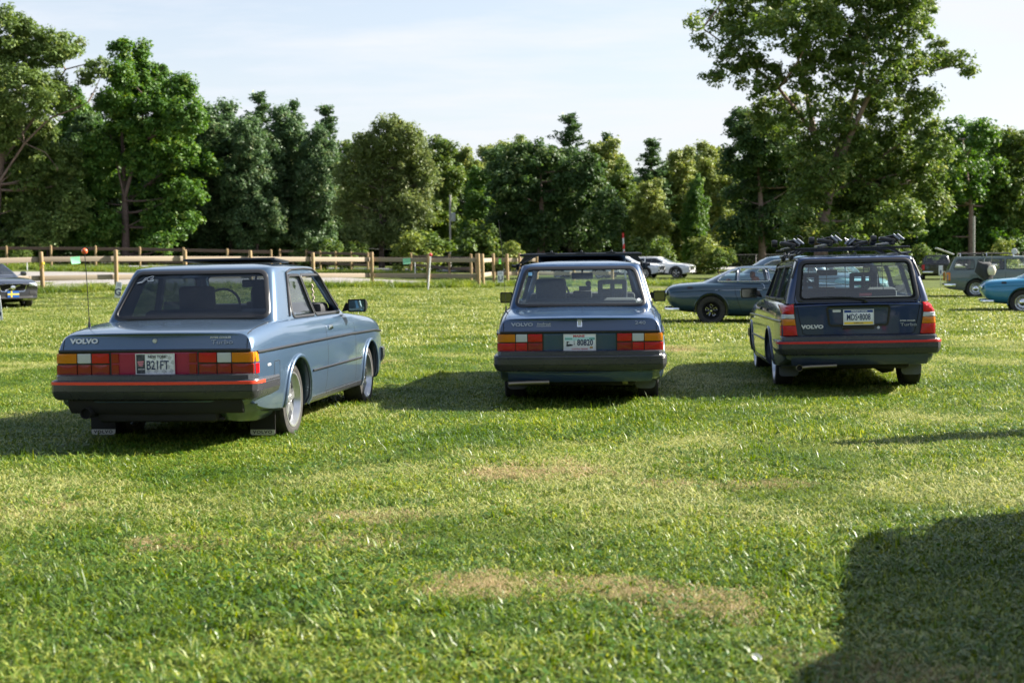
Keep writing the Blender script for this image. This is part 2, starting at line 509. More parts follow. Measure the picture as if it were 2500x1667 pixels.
# ---------------------------------------------------------------- grass
def grassmat(name, c1, c2, c3, tr=0.30, rough=0.42):
    m, N, L = newmat(name)
    o = N.new('ShaderNodeOutputMaterial')
    at = N.new('ShaderNodeAttribute'); at.attribute_name = 'rnd'
    ramp = N.new('ShaderNodeValToRGB'); cr = ramp.color_ramp
    cr.elements[0].position = 0.05; cr.elements[0].color = (*c1, 1)
    cr.elements[1].position = 0.70; cr.elements[1].color = (*c2, 1)
    e = cr.elements.new(0.9); e.color = (*c3, 1)
    g = N.new('ShaderNodeNewGeometry')
    t = N.new('ShaderNodeTexNoise'); t.inputs['Scale'].default_value = 0.75; t.inputs['Detail'].default_value = 5
    L.new(g.outputs['Position'], t.inputs['Vector'])
    r = N.new('ShaderNodeMapRange'); r.inputs[1].default_value = 0.32; r.inputs[2].default_value = 0.68; r.inputs[3].default_value = -0.30; r.inputs[4].default_value = 0.34
    L.new(t.outputs['Fac'], r.inputs[0])
    ad = N.new('ShaderNodeMath'); ad.operation = 'ADD'; ad.use_clamp = True
    L.new(at.outputs['Fac'], ad.inputs[0]); L.new(r.outputs[0], ad.inputs[1]); L.new(ad.outputs[0], ramp.inputs[0])
    d = N.new('ShaderNodeBsdfPrincipled'); d.inputs['Roughness'].default_value = rough; d.inputs['Specular IOR Level'].default_value = 0.4
    tl = N.new('ShaderNodeBsdfTranslucent')
    hs = N.new('ShaderNodeHueSaturation'); hs.inputs['Hue'].default_value = 0.48; hs.inputs['Saturation'].default_value = 1.2; hs.inputs['Value'].default_value = 1.7
    L.new(ramp.outputs[0], d.inputs['Base Color']); L.new(ramp.outputs[0], hs.inputs['Color']); L.new(hs.outputs[0], tl.inputs[0])
    mx = N.new('ShaderNodeMixShader'); mx.inputs[0].default_value = tr
    L.new(d.outputs[0], mx.inputs[1]); L.new(tl.outputs[0], mx.inputs[2]); L.new(mx.outputs[0], o.inputs[0])
    return m
GM = [grassmat('grass_blades', (0.052, 0.108, 0.011), (0.120, 0.190, 0.018), (0.29, 0.33, 0.075)),
      grassmat('mown_grass', (0.068, 0.122, 0.014), (0.148, 0.200, 0.030), (0.38, 0.39, 0.15)),
      grassmat('straw', (0.15, 0.125, 0.045), (0.29, 0.215, 0.10), (0.44, 0.33, 0.18), tr=0.2, rough=0.7),
      grassmat('weeds', (0.028, 0.090, 0.008), (0.055, 0.135, 0.012), (0.13, 0.20, 0.02))]
rng = np.random.default_rng(7)
def blades(n, tile, hlo, hhi, wlo, whi, lean, lean_sd, clump, seed, straw=0.0):
    r = np.random.default_rng(seed)
    nc = max(6, int(n/55))
    cc = r.uniform(-tile/2, tile/2, (nc, 2)); ch = r.uniform(0.75, 1.3, nc); ca = r.uniform(0, 6.283, nc)
    k = r.integers(0, nc, n); isc = r.random(n) < clump
    xy = np.where(isc[:, None], cc[k] + r.normal(0, tile*0.030, (n, 2)), r.uniform(-tile/2, tile/2, (n, 2)))
    h = r.uniform(hlo, hhi, n)*np.where(isc, ch[k], 0.85)*(0.7 + 0.6*r.random(n)**2)
    az = np.where(isc, ca[k] + r.normal(0, 1.0, n), r.uniform(0, 6.283, n))
    ln = np.clip(r.normal(lean, lean_sd, n), 0.02, 1.50)
    w = r.uniform(wlo, whi, n)
    d = np.stack([np.cos(az), np.sin(az)], 1)
    tw = az + math.pi/2 + r.normal(0, 0.5, n)
    s = np.stack([np.cos(tw), np.sin(tw)], 1)*w[:, None]/2
    z0 = np.where(ln > 1.1, r.uniform(0.0, 0.03, n), 0.0)
    b0 = np.column_stack([xy - s, z0]); b1 = np.column_stack([xy + s, z0])
    m = xy + d*(h*0.55*np.sin(ln*0.7))[:, None]; mz = z0 + h*0.55*np.cos(ln*0.7)
    m0 = np.column_stack([m - s*0.85, mz]); m1 = np.column_stack([m + s*0.85, mz])
    tp = m + d*(h*0.5*np.sin(np.minimum(ln*1.5, 1.75)))[:, None]; tz = np.maximum(mz + h*0.5*np.cos(np.minimum(ln*1.5, 1.75)), 0.003)
    t = np.column_stack([tp, tz])
    V = np.stack([b0, b1, m1, m0, t], 1).reshape(-1, 3)
    rnd = r.random(n)**1.3
    if straw: rnd = np.where(r.random(n) < straw, r.uniform(0.85, 1.0, n), rnd)
    return V, rnd
def leaves_flat(n, tile, size, seed):
    r = np.random.default_rng(seed)
    c = np.column_stack([r.uniform(-tile/2, tile/2, (n, 2)), r.uniform(0.012, 0.05, n)])
    az = r.uniform(0, 6.283, n); s = r.uniform(0.6, 1.2, n)*size
    u = np.column_stack([np.cos(az), np.sin(az), r.normal(0, .3, n)])*s[:, None]
    v = np.column_stack([-np.sin(az), np.cos(az), r.normal(0, .3, n)])*s[:, None]*0.7
    V = np.stack([c-u, c-v*0.9, c+u*0.6+v*0.0-v*0.9, c+v, c+u], 1).reshape(-1, 3)
    return V, r.random(n)*0.8
TILE = 0.72
VARS = [  # (geometry, material slot)
    [(blades(2700, TILE, .026, .072, .0045, .0085, 1.00, .42, .50, 11, .07), 0), (leaves_flat(60, TILE, .011, 12), 3)],
    [(blades(2600, TILE, .022, .058, .0045, .0085, 1.05, .42, .45, 21, .08), 0), (leaves_flat(160, TILE, .011, 22), 3)],
    [(blades(1700, TILE, .018, .042, .003, .0055, 1.05, .40, .35, 31, .14), 1), (blades(1300, TILE, .030, .080, .003, .0052, 1.38, .12, .1, 32, .55), 1)],
    [(blades(1400, TILE, .018, .045, .003, .0055, .90, .40, .35, 41, .20), 1), (blades(1200, TILE, .030, .070, .0025, .0045, 1.32, .14, .15, 42, .7), 2)],
    [(blades(1700, TILE, .04, .095, .0045, .0085, .60, .35, .7, 51, .04), 0), (leaves_flat(50, TILE, .014, 52), 3)],
    [(blades(4200, 2.4, .030, .070, .010, .018, .80, .40, .45, 61, .12), 1)],
    [(blades(1500, 1.6, .18, .45, .008, .016, .35, .25, .6, 71, .10), 0)],
]
def build_grass(name, variants, pts, label):
    """one mesh holding the tufts of each kind plus loose points; geometry nodes set a tuft on every point"""
    V = []; F = []; mats = []; rnd = []; var = []
    off = 0
    for vi in variants:
        for (g, mi) in VARS[vi]:
            v, r_ = g; n = len(v)//5
            V.append(v); var.append(np.full(len(v), vi))
            i0 = off + np.arange(n)*5
            F.append((i0, r_, mi)); off += len(v)
    P = np.array([p[:3] for p in pts]); V.append(P); pv = np.full(off+len(P), -1); pv[off:] = [p[3] for p in pts]
    var = np.concatenate(var + [np.full(len(P), -1)])
    allv = np.concatenate(V)
    nb = sum(len(f[0]) for f in F)
    me = bpy.data.meshes.new(name)
    me.vertices.add(len(allv)); me.vertices.foreach_set('co', allv.astype(np.float32).ravel())
    lp = []; rn = []; mt = []
    for i0, r_, mi in F:
        q = np.stack([i0, i0+1, i0+2, i0+3, i0+3, i0+2, i0+4], 1)
        lp.append(q); rn.append(np.repeat(r_, 2)); mt.append(np.full(len(i0)*2, mi))
    lp = np.concatenate(lp).ravel(); tot = np.tile([4, 3], nb); st = np.concatenate([[0], np.cumsum(tot)[:-1]])
    me.loops.add(len(lp)); me.loops.foreach_set('vertex_index', lp.astype(np.int32))
    me.polygons.add(nb*2); me.polygons.foreach_set('loop_start', st.astype(np.int32)); 
    me.polygons.foreach_set('material_index', np.concatenate(mt).astype(np.int32))
    me.update(calc_edges=True)
    a = me.attributes.new('rnd', 'FLOAT', 'FACE'); a.data.foreach_set('value', np.concatenate(rn).astype(np.float32))
    a = me.attributes.new('var', 'INT', 'POINT'); a.data.foreach_set('value', var.astype(np.int32))
    a = me.attributes.new('pv', 'INT', 'POINT'); a.data.foreach_set('value', pv.astype(np.int32))
    rr = np.zeros((len(allv), 3), np.float32); rr[off:, 2] = rng.uniform(0, 6.283, len(P))
    a = me.attributes.new('rot', 'FLOAT_VECTOR', 'POINT'); a.data.foreach_set('vector', rr.ravel())
    sc = np.ones(len(allv), np.float32); sc[off:] = [p[4] for p in pts]
    a = me.attributes.new('scl', 'FLOAT', 'POINT'); a.data.foreach_set('value', sc)
    for g in GM: me.materials.append(g)
    o = bpy.data.objects.new(name, me); COL.objects.link(o)
    ng = bpy.data.node_groups.new(name, 'GeometryNodeTree')
    ng.interface.new_socket('Geometry', in_out='INPUT', socket_type='NodeSocketGeometry')
    ng.interface.new_socket('Geometry', in_out='OUTPUT', socket_type='NodeSocketGeometry')
    N, L = ng.nodes, ng.links
    gi, go, jn = N.new('NodeGroupInput'), N.new('NodeGroupOutput'), N.new('GeometryNodeJoinGeometry')
    def attr(nm, dt):
        x = N.new('GeometryNodeInputNamedAttribute'); x.data_type = dt; x.inputs[0].default_value = nm; return x.outputs[0]
    def eq(nm, k):
        c = N.new('FunctionNodeCompare'); c.data_type = 'INT'; c.operation = 'EQUAL'
        L.new(attr(nm, 'INT'), c.inputs[2]); c.inputs[3].default_value = k; return c.outputs[0]
    for vi in variants:
        s = N.new('GeometryNodeSeparateGeometry'); L.new(gi.outputs[0], s.inputs[0]); L.new(eq('var', vi), s.inputs[1])
        q = N.new('GeometryNodeSeparateGeometry'); L.new(gi.outputs[0], q.inputs[0]); L.new(eq('pv', vi), q.inputs[1])
        ip = N.new('GeometryNodeInstanceOnPoints')
        L.new(q.outputs[0], ip.inputs['Points']); L.new(s.outputs[0], ip.inputs['Instance'])
        L.new(attr('rot', 'FLOAT_VECTOR'), ip.inputs['Rotation']); L.new(attr('scl', 'FLOAT'), ip.inputs['Scale'])
        L.new(ip.outputs[0], jn.inputs[0])
    L.new(jn.outputs[0], go.inputs[0])
    md = o.modifiers.new('tufts', 'NODES'); md.node_group = ng
    return tag(o, label, kind='stuff')
STRAW = [(-0.25, 6.35, .50, .19), (0.25, 6.22, .38, .13), (0.80, 5.95, .16, .10), (1.05, 5.12, .30, .22), (1.35, 4.8, .40, .2),
         (-1.05, 7.9, .60, .2), (-1.5, 7.3, .8, .10), (2.3, 22.5, 1.0, 1.2), (0.2, 9.6, .8, .25), (1.2, 9.0, .7, .2), (6.2, 15.0, .8, .35), (-3.2, 20, 2, 1.0)]
def straw_at(x, y):
    s = 0
    for cx, cy, rx, ry in STRAW:
        d = ((x-cx)/rx/.8)**2 + ((y-cy)/ry/.8)**2
        s = max(s, 1.25 - d*0.8)
    return s
pts = []
def scatter(y0, y1, step, fn):
    y = y0
    while y < y1:
        hw = 0.372*y + 1.6
        x = -hw
        while x < hw:
            px, py = x + rng.uniform(-.3, .3)*step, y + rng.uniform(-.3, .3)*step
            fn(px, py); x += step
        y += step
def near_fn(x, y):
    n = mnoise.fractal(Vector((x*0.32, y*0.55, 0.7)), 1.0, 2.0, 4)
    tr_ = abs(y - (9.6 + .42*x)); tr2 = abs(y - (7.7 + .40*x))
    s = max(straw_at(x, y), .62 - tr_*1.2, .60 - tr2*1.5) + 0.34*mnoise.noise(Vector((x*2.2, y*2.2, 5.0)))
    lush = n*0.9 + (0.75 if y < 7.3 + 0.35*x else -0.10) + (0.30 if 11 < y < 19 else 0) - 0.015*max(0, y-19)
    q = rng.random()
    if s > 0.80: v = 3 if q < .9 else 2
    elif s > 0.50: v = 3 if q < 0.22 else 2
    elif lush > 0.22: v = 4 if q < 0.04 else (1 if q < 0.50 else 0)
    elif lush > -0.12: v = 2 if q < 0.30 else (1 if q < .6 else 0)
    else: v = 2 if q < 0.55 else (1 if q < .75 else 0)
    k_ = mnoise.noise(Vector((x*1.7, y*1.7, 9.1)))
    pts.append((x, y, terrain(x, y) - 0.004, v, (1.02 + .45*k_)*rng.uniform(0.85, 1.25)*(.80 if v == 3 and y < 10 else 1)))
scatter(3.3, 13.5, 0.42, near_fn)
scatter(13.5, 24, 0.50, near_fn)
for cx, cy, rx, ry in STRAW:          # dead straw lying on top where the turf has died
    for k in range(max(2, int(8*rx)) if cy < 12 else 0):
        x, y = cx + rng.normal(0, .42)*rx, cy + rng.normal(0, .42)*ry
        pts.append((x, y, terrain(x, y) + 0.016, 3, rng.uniform(.42, .62)))
build_grass('lawn_grass', [0, 1, 2, 3, 4], pts, 'mown green grass with yellowed clippings across the field')
pts = []
scatter(24, 60, 1.7, lambda x, y: pts.append((x, y, terrain(x, y)-0.005, 5, rng.uniform(0.9, 1.3))))
build_grass('far_grass', [5], pts, 'sunlit grass in the middle of the field')
FENCE_A = [(-39.4, 30.2), (-37.2, 32.3), (-35.0, 34.4), (-32.8, 36.5), (-30.6, 38.5), (-28.2, 40.8), (-26.0, 43.0), (-23.8, 45.2), (-21.5, 47.3), (-19.2, 49.4)] + \
          [tuple(px_at(u, 640, Y)[:2]) for u, Y in ((103, 51.5), (283, 53.0), (452, 55.0), (612, 57.0), (764, 59.4), (908, 62), (1045, 62.3), (1168.5, 62.4))]
pts = []
for a, b in zip(FENCE_A, FENCE_A[1:]):
    for k in range(9):
        t = k/9; x = a[0]*(1-t)+b[0]*t + rng.normal(0, .15); y = a[1]*(1-t)+b[1]*t + rng.normal(-.25, .25)
        pts.append((x, y, terrain(x, y), 6, rng.uniform(.45, .95)))
for k in range(60):
    t = rng.random(); x = -4 + 13*t; y = 66 + rng.normal(0, 1.2) + 4*t
    pts.append((x, y, terrain(x, y), 6, rng.uniform(.4, .8)))
for k in range(260):
    x = -70 + rng.random()*66; y = 84.5 + rng.random()*10
    pts.append((x, y, terrain(x, y), 6, rng.uniform(.6, 1.1)))
build_grass('tall_grass', [6], pts, 'long unmown grass along the foot of the fence')

# ---------------------------------------------------------------- fences
def woodmat(name, c, c2):
    m, N, L = newmat(name)
    o = N.new('ShaderNodeOutputMaterial'); p = N.new('ShaderNodeBsdfPrincipled'); L.new(p.outputs[0], o.inputs[0]); p.inputs['Roughness'].default_value = 0.8
    t = N.new('ShaderNodeTexCoord'); mp_ = N.new('ShaderNodeMapping'); mp_.inputs['Scale'].default_value = (1.0, 12, 12)
    n = N.new('ShaderNodeTexNoise'); n.inputs['Scale'].default_value = 2.0; n.inputs['Detail'].default_value = 6
    L.new(t.outputs['Object'], mp_.inputs[0]); L.new(mp_.outputs[0], n.inputs['Vector'])
    x = N.new('ShaderNodeMix'); x.data_type = 'RGBA'; x.inputs[6].default_value = (*c, 1); x.inputs[7].default_value = (*c2, 1)
    oi = N.new('ShaderNodeObjectInfo'); ad = N.new('ShaderNodeMath'); ad.operation = 'ADD'
    ml = N.new('ShaderNodeMath'); ml.operation = 'MULTIPLY'; ml.inputs[1].default_value = 0.5
    L.new(oi.outputs['Random'], ml.inputs[0]); L.new(ml.outputs[0], ad.inputs[0])
    sb = N.new('ShaderNodeMath'); sb.operation = 'SUBTRACT'; sb.inputs[1].default_value = 0.25; L.new(n.outputs['Fac'], sb.inputs[0])
    L.new(sb.outputs[0], ad.inputs[1]); L.new(ad.outputs[0], x.inputs[0])
    L.new(x.outputs[2], p.inputs['Base Color']); return m
M['rail'] = woodmat('pale_rail_wood', (0.36, 0.29, 0.205), (0.22, 0.175, 0.13))
M['post'] = woodmat('post_wood', (0.36, 0.25, 0.12), (0.25, 0.17, 0.085))
M['railbrown'] = woodmat('brown_rail_wood', (0.15, 0.095, 0.07), (0.10, 0.065, 0.05))
post_mesh = MB().lathe([(0.001, -0.4), (.078, -0.4), (.076, 1.0), (.074, 1.47), (.06, 1.50), (.001, 1.505)], 'z', n=12).mesh('post', M['post'], 40)
post_thin = MB().lathe([(0.001, -0.4), (.078, -0.4), (.074, 1.47), (.001, 1.50)], 'z', n=8).mesh('post', M['post'], 40)
rail_mesh = {}
def rail_obj(a, b, za, zb, mat, parent, org, th=.045, w=.19):
    A = Vector((a[0], a[1], za)); B = Vector((b[0], b[1], zb)); L_ = (B-A).length
    if mat.name not in rail_mesh:
        rail_mesh[mat.name] = MB().rbox((0, 0, 0), (1, th, w), 0.008).mesh('rail', mat, 30)
    o = bpy.data.objects.new('rail', rail_mesh[mat.name])
    o.location = (A+B)/2 - Vector(org); o.scale = (L_*0.995, 1, 1)
    d = (B-A).normalized(); o.rotation_mode = 'QUATERNION'; o.rotation_quaternion = d.to_track_quat('X', 'Z')
    link(o, parent)
def fence(pl, rails, mat, label, pm, back=0.12, hs=1.0, skip=()):
    org = (pl[len(pl)//2][0], pl[len(pl)//2][1], terrain(*pl[len(pl)//2]))
    root = empty('wooden_fence', org, 0, label, 'fence')
    for i, p in enumerate(pl):
        o = bpy.data.objects.new('post', pm); o.location = (p[0]-org[0], p[1]-org[1], terrain(*p)-org[2])
        o.rotation_euler = (rng.normal(0, .012), rng.normal(0, .012), rng.uniform(0, 6)); o.scale = (1, 1, hs*rng.uniform(.98, 1.03)); link(o, root)
    for i, (a, b) in enumerate(zip(pl, pl[1:])):
        if i in skip: continue
        t = Vector((b[0]-a[0], b[1]-a[1])).normalized(); nrm = Vector((-t.y, t.x))
        if nrm.y < 0: nrm = -nrm
        a2 = (a[0]+nrm.x*back, a[1]+nrm.y*back); b2 = (b[0]+nrm.x*back, b[1]+nrm.y*back)
        for z in rails:
            rail_obj(a2, b2, terrain(*a)+z+rng.normal(0, .008), terrain(*b)+z+rng.normal(0, .008), mat, root, org)
    return root
fence(FENCE_A, (1.20, 0.52), M['rail'], 'long fence of round posts with two pale rails in front of the gravel lot', post_mesh)
fence([(FENCE_A[-1][0]+.15, 64.5)] + [tuple(px_at(u, 640, Y)[:2]) for u, Y in ((1206, 71), (1239, 71), (1268, 71.5), (1310, 72), (1400, 73), (1495, 74))], (1.20, 0.52), M['rail'],
      'short fence run with pale rails beyond the dark blue sedan', post_mesh)
fence([(-62+2.75*i, 88.2+0.14*i) for i in range(18)], (1.34, 0.60), M['railbrown'], 'brown weathered rail fence across the far side of the gravel lot', post_thin)
fence([tuple(px_at(u, 640, Y)[:2]) for u, Y in ((898, 97), (857, 100), (819, 103), (782, 106), (748, 109), (716, 112), (684, 115))], (1.30, 0.55), M['railbrown'],
      'dark brown fence running away beside the far road', post_thin)
fence([tuple(px_at(u, 640, Y)[:2]) for u, Y in ((1003, 104), (1097, 84), (1150, 80), (1163, 72))], (1.22, 0.62), M['railbrown'], 'crooked brown fence joining the corner of the pale fence', post_thin, skip=(2,))

# green papers, ribbon, stakes, signs
def paper(name, u, v, Y, w, h, col, rz, label, cat, curl=0.03):
    c = px_at(u, v, Y); b = MB(); P = []
    for i in range(7):
        row = []
        for j in range(5):
            s, t = i/6-.5, j/4-.5
            row.append((s*w, -curl*(max(0, -t+0.1-s*0.4))**1.5*3, t*h))
        P.append(row)
    b.grid(P); o = b.build(name, principled(name, col, 0.6, noise=0.25, nscale=4), angle=0)
    sm = o.modifiers.new('thickness', 'SOLIDIFY'); sm.thickness = 0.002
    o.location = c; o.rotation_euler = (0, R(-4), rz); return tag(o, label, cat)
paper('paper_notice', 184, 635.5, 51.55, .36, .25, (0.12, 0.42, 0.20), R(44), 'green paper notice on the upper rail beside the first post on the left', 'notice')
paper('paper_notice', 993, 637.5, 61.9, .33, .25, (0.22, 0.55, 0.33), R(8), 'pale green paper notice on the upper rail between two middle posts', 'notice')
paper('paper_tag', 1220.5, 638, 70.7, .11, .26, (0.22, 0.75, 0.10), R(0), 'lime green tag hanging on the rail above the U sign', 'tag')
rb = MB(); c = Vector((FENCE_A[10][0], FENCE_A[10][1], terrain(*FENCE_A[10])))
rb.lathe([(.080, 1.02), (.082, 1.10)], 'z', c, n=12); rb.box(c+Vector((-.03, -.09, .93)), (.025, .004, .22), rot=(0, R(20), 0)); rb.box(c+Vector((.035, -.09, .95)), (.025, .004, .18), rot=(0, R(-22), 0))
tag(rb.build('ribbon', principled('yellow_ribbon', (.75, .48, .04), .5)), 'yellow ribbon tied round a fence post beside the black car', 'ribbon')
def text_geo(s, size, bold=0.0, extrude=0.002, align='CENTER', sx=1.0, shear=0.0, space=1.0):
    cu = bpy.data.curves.new('t', 'FONT'); cu.body = s; cu.size = size; cu.extrude = extrude; cu.align_x = align; cu.align_y = 'CENTER'
    cu.offset = bold; cu.resolution_u = 2; cu.shear = shear; cu.space_character = space
    o = bpy.data.objects.new('t', cu); COL.objects.link(o)
    bpy.context.view_layer.update()
    me = bpy.data.meshes.new_from_object(o.evaluated_get(bpy.context.evaluated_depsgraph_get()))
    v = [(p.co.x*sx, -p.co.z, p.co.y) for p in me.vertices]; f = [list(q.vertices) for q in me.polygons]
    bpy.data.objects.remove(o); bpy.data.curves.remove(cu); bpy.data.meshes.remove(me)
    return v, f         # lies in the XZ plane facing -Y
def letter_sign(u, v, Y, w, h, ch, tilt, rz, label, leg=0.35):
    c = px_at(u, v, Y); zg = terrain(c.x, c.y); hgt = c.z - zg
    root = empty('parking_sign', (c.x, c.y, zg), rz, label, 'sign'); root.rotation_euler = (0, tilt, rz)
    MB().rbox((0, 0, hgt), (w, .008, h), .003).build('board', principled('sign_board', (.72, .73, .76), .5, noise=.05), root)
    MB().box((0, .012, hgt/2-.1), (.02, .012, hgt+.2)).build('stake', M['chrome'], root)
    vv, ff = text_geo(ch, h*0.62, .006); b = MB(); b.add([(p[0], p[1]-.006, p[2]+hgt-h*.16) for p in vv], ff); b.build('letter', M['navy_print'], root, 0)
    b = MB()
    for i in range(3): b.box((0, -.006, hgt+h*(.40-.07*i)), (w*.6, .002, h*.035))
    b.build('small_print', principled('grey_print', (.35, .38, .45), .6), root, 0)
letter_sign(279.5, 707, 41, .17, .46, 'G', R(9), R(0), 'white sign with the letter G on a leaning stake in front of the fence')
letter_sign(1222, 676, 58, .24, .46, 'U', R(0), R(0), 'white sign with the letter U between two posts beside the dark blue sedan')
letter_sign(-3, 752, 30, .22, .52, 'B', R(-5), R(0), 'white sign with the letter B beside the black car')
def pole(name, u, vtop, Y, r, mat, label, cat, u2=None, zb=None, n=8, caps=None):
    t = px_at(u, vtop, Y); b = px_at(u2 if u2 else u, 640, Y)
    bz = terrain(b.x, b.y)
    root = empty(name, (b.x, b.y, bz), 0, label, cat)
    mb = MB(); mb.tube([(0, 0, -.2), (t.x-b.x, t.y-b.y, t.z-bz)], r, n); mb.build('shaft', mat, root)
    return root, Vector((t.x-b.x, t.y-b.y, t.z-bz))
M['whitepaint'] = principled('white_paint', (.68, .68, .66), .5, noise=.1)
M['galv'] = principled('weathered_pole', (.42, .40, .37), .6, noise=.2, nscale=5)
r_, t_ = pole('marker_stake', 1051, 622, 58.5, .03, M['whitepaint'], 'leaning white stake with a red knob in front of the fence', 'stake', u2=1043)
MB().sphere(t_, .07, 10).build('knob', M['red_stripe'], r_)
pole('marker_stake', 1013, 638, 84, .03, M['whitepaint'], 'short white stake on the grass beyond the pale fence', 'stake')
pole('marker_stake', 66, 637, 87, .03, M['whitepaint'], 'short white stake beyond the gravel lot above the black car', 'stake')
r_, t_ = pole('striped_pole', 1521, 572, 92, .055, M['whitepaint'], 'white pole with red bands standing behind the roof rack', 'pole', u2=1527)
bd = MB()
for q in (.97, .72, .55): bd.lathe([(.06, t_.z*q-.17), (.06, t_.z*q+.17)], 'z', (t_.x*q, t_.y*q, 0), n=10)
bd.build('red_band', M['red_stripe'], r_)
r_, t_ = pole('utility_pole', 1099, 476, 122, .085, M['galv'], 'grey utility pole with a small transformer before the dark woods', 'pole', n=10)
MB().lathe([(.001, -.35), (.2, -.35), (.2, .3), (.1, .36), (.001, .38)], 'z', (.32, -.1, t_.z-1.9), n=12).build('transformer', principled('transformer_grey', (.45, .47, .48), .4), r_)
def wire(a, b, sag, label):
    pa = [Vector(a)*(1-t)+Vector(b)*t-Vector((0, 0, sag*4*t*(1-t))) for t in [i/14 for i in range(15)]]
    o = MB().tube([p-Vector(a) for p in pa], .013, 4).build('power_line', M['galv'], loc=a); tag(o, label, 'wire')
wb = r_.location
wire(wb+Vector((0, 0, t_.z-.12)), wb+Vector((9, 26, t_.z-1.2)), .5, 'upper wire running from the utility pole into the trees')
wire(wb+Vector((0, 0, t_.z-1.25)), wb+Vector((9, 26, t_.z-2.2)), .5, 'lower wire running from the utility pole into the trees')
wire(wb+Vector((-33, 4, 4.6)), wb+Vector((0, 0, t_.z-4.9)), .4, 'thin wire low across the woods reaching the utility pole')
pole('flag_pole', 2378, 528, 112, .09, M['galv'], 'slim grey pole rising behind the old grey green wagon', 'pole', n=8)
# chain link fence far right
root = empty('chain_link_fence', (16, 128, terrain(16, 128)), 0, 'low chain link fence in the shade at the foot of the woods', 'fence')
cl = MB(); 
for i in range(22):
    b = MB().lathe([(.03, 0), (.03, 1.25)], 'z', (i*3.0, 0, terrain(16+i*3, 128)-root.location.z), n=6).build('post', M['galv'], root)
for i in range(21):
    z0 = terrain(16+i*3, 128)-root.location.z; z1 = terrain(19+i*3, 128)-root.location.z
    cl.tube([(i*3, 0, z0+1.22), (i*3+3, 0, z1+1.22)], .02, 4)
    for k in range(10): cl.tube([(i*3+k*.3, 0, z0), (i*3+k*.3+.6, 0, z1+1.2)], .006, 3); cl.tube([(i*3+k*.3+.6, 0, z0), (i*3+k*.3, 0, z1+1.2)], .006, 3)
tag(cl.build('wire_mesh', principled('dull_wire', (.10, .10, .09), .7), root), kind='stuff')
# litter in the foreground
c = px_at(1845, 1602, 5.02); c.z = .035
lt = MB(); lt.lathe([(.001, .0), (.028, .002), (.032, .018), (.030, .020), (.024, .006), (.001, .004)], 'z', n=14)
o = lt.build('paper_cup_lid', M['whitepaint'], loc=c); o.scale = (.6, .6, .6); o.rotation_euler = (R(28), R(14), 0); tag(o, 'small white plastic lid lying in the grass', 'litter')
# ---------------------------------------------------------------- trees
M['bark'] = principled('bark', (0.191, 0.132, 0.110), 0.9, noise=0.35, nscale=6, bump=0.8, bscale=14)
M['bark_dark'] = principled('dark_bark', (0.100, 0.070, 0.060), 0.95, noise=0.35, nscale=6, bump=0.8, bscale=14)
LEAF = {
 'cottonwood': leafmat('cottonwood_leaves', (0.072, 0.127, 0.029), (0.131, 0.202, 0.043), (0.280, 0.308, 0.089)),
 'olive': leafmat('olive_leaves', (0.081, 0.134, 0.034), (0.140, 0.209, 0.052), (0.280, 0.319, 0.103)),
 'walnut': leafmat('walnut_leaves', (0.048, 0.121, 0.022), (0.096, 0.196, 0.031), (0.205, 0.277, 0.053)),
 'oak': leafmat('oak_leaves', (0.054, 0.110, 0.046), (0.095, 0.160, 0.060), (0.177, 0.210, 0.099)),
 'willow': leafmat('willow_leaves', (0.092, 0.134, 0.040), (0.157, 0.207, 0.063), (0.280, 0.303, 0.115)),
 'pine': leafmat('pine_needles', (0.054, 0.116, 0.041), (0.099, 0.171, 0.057), (0.159, 0.220, 0.081), tr=0.15),
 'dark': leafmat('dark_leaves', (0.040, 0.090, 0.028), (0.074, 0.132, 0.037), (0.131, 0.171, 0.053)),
 'mid': leafmat('maple_leaves', (0.067, 0.121, 0.025), (0.127, 0.196, 0.039), (0.261, 0.292, 0.071)),
 'light': leafmat('ash_leaves', (0.140, 0.196, 0.047), (0.224, 0.277, 0.064), (0.409, 0.406, 0.127)),
}
def unit_rand(r, n):
    v = r.normal(size=(n, 3)); return v/np.linalg.norm(v, axis=1, keepdims=True)
def leaf_mesh(name, mat, P, Nn, size, r, aspect=1.5, jit=0.5, rnd=None):
    n = len(P)
    Nn = Nn + r.normal(size=(n, 3))*jit; Nn /= np.linalg.norm(Nn, axis=1, keepdims=True)
    t = unit_rand(r, n); U = np.cross(Nn, t); U /= np.linalg.norm(U, axis=1, keepdims=True); W = np.cross(Nn, U)
    s = size*.82*r.uniform(0.6, 1.35, n)[:, None]
    V = np.stack([P-U*s*aspect*.5, P-W*s*.42+U*s*.05, P+U*s*aspect*.5, P+W*s*.42-U*s*.05], 1).reshape(-1, 3)
    me = bpy.data.meshes.new(name)
    me.vertices.add(4*n); me.vertices.foreach_set('co', V.astype(np.float32).ravel())
    me.loops.add(4*n); me.loops.foreach_set('vertex_index', np.arange(4*n, dtype=np.int32))
    me.polygons.add(n); me.polygons.foreach_set('loop_start', (np.arange(n)*4).astype(np.int32))
    me.update(calc_edges=True)
    a = me.attributes.new('rnd', 'FLOAT', 'FACE'); a.data.foreach_set('value', (r.random(n) if rnd is None else rnd).astype(np.float32))
    me.materials.append(mat)
    return me
DENS = 5.6
PER = 0.98
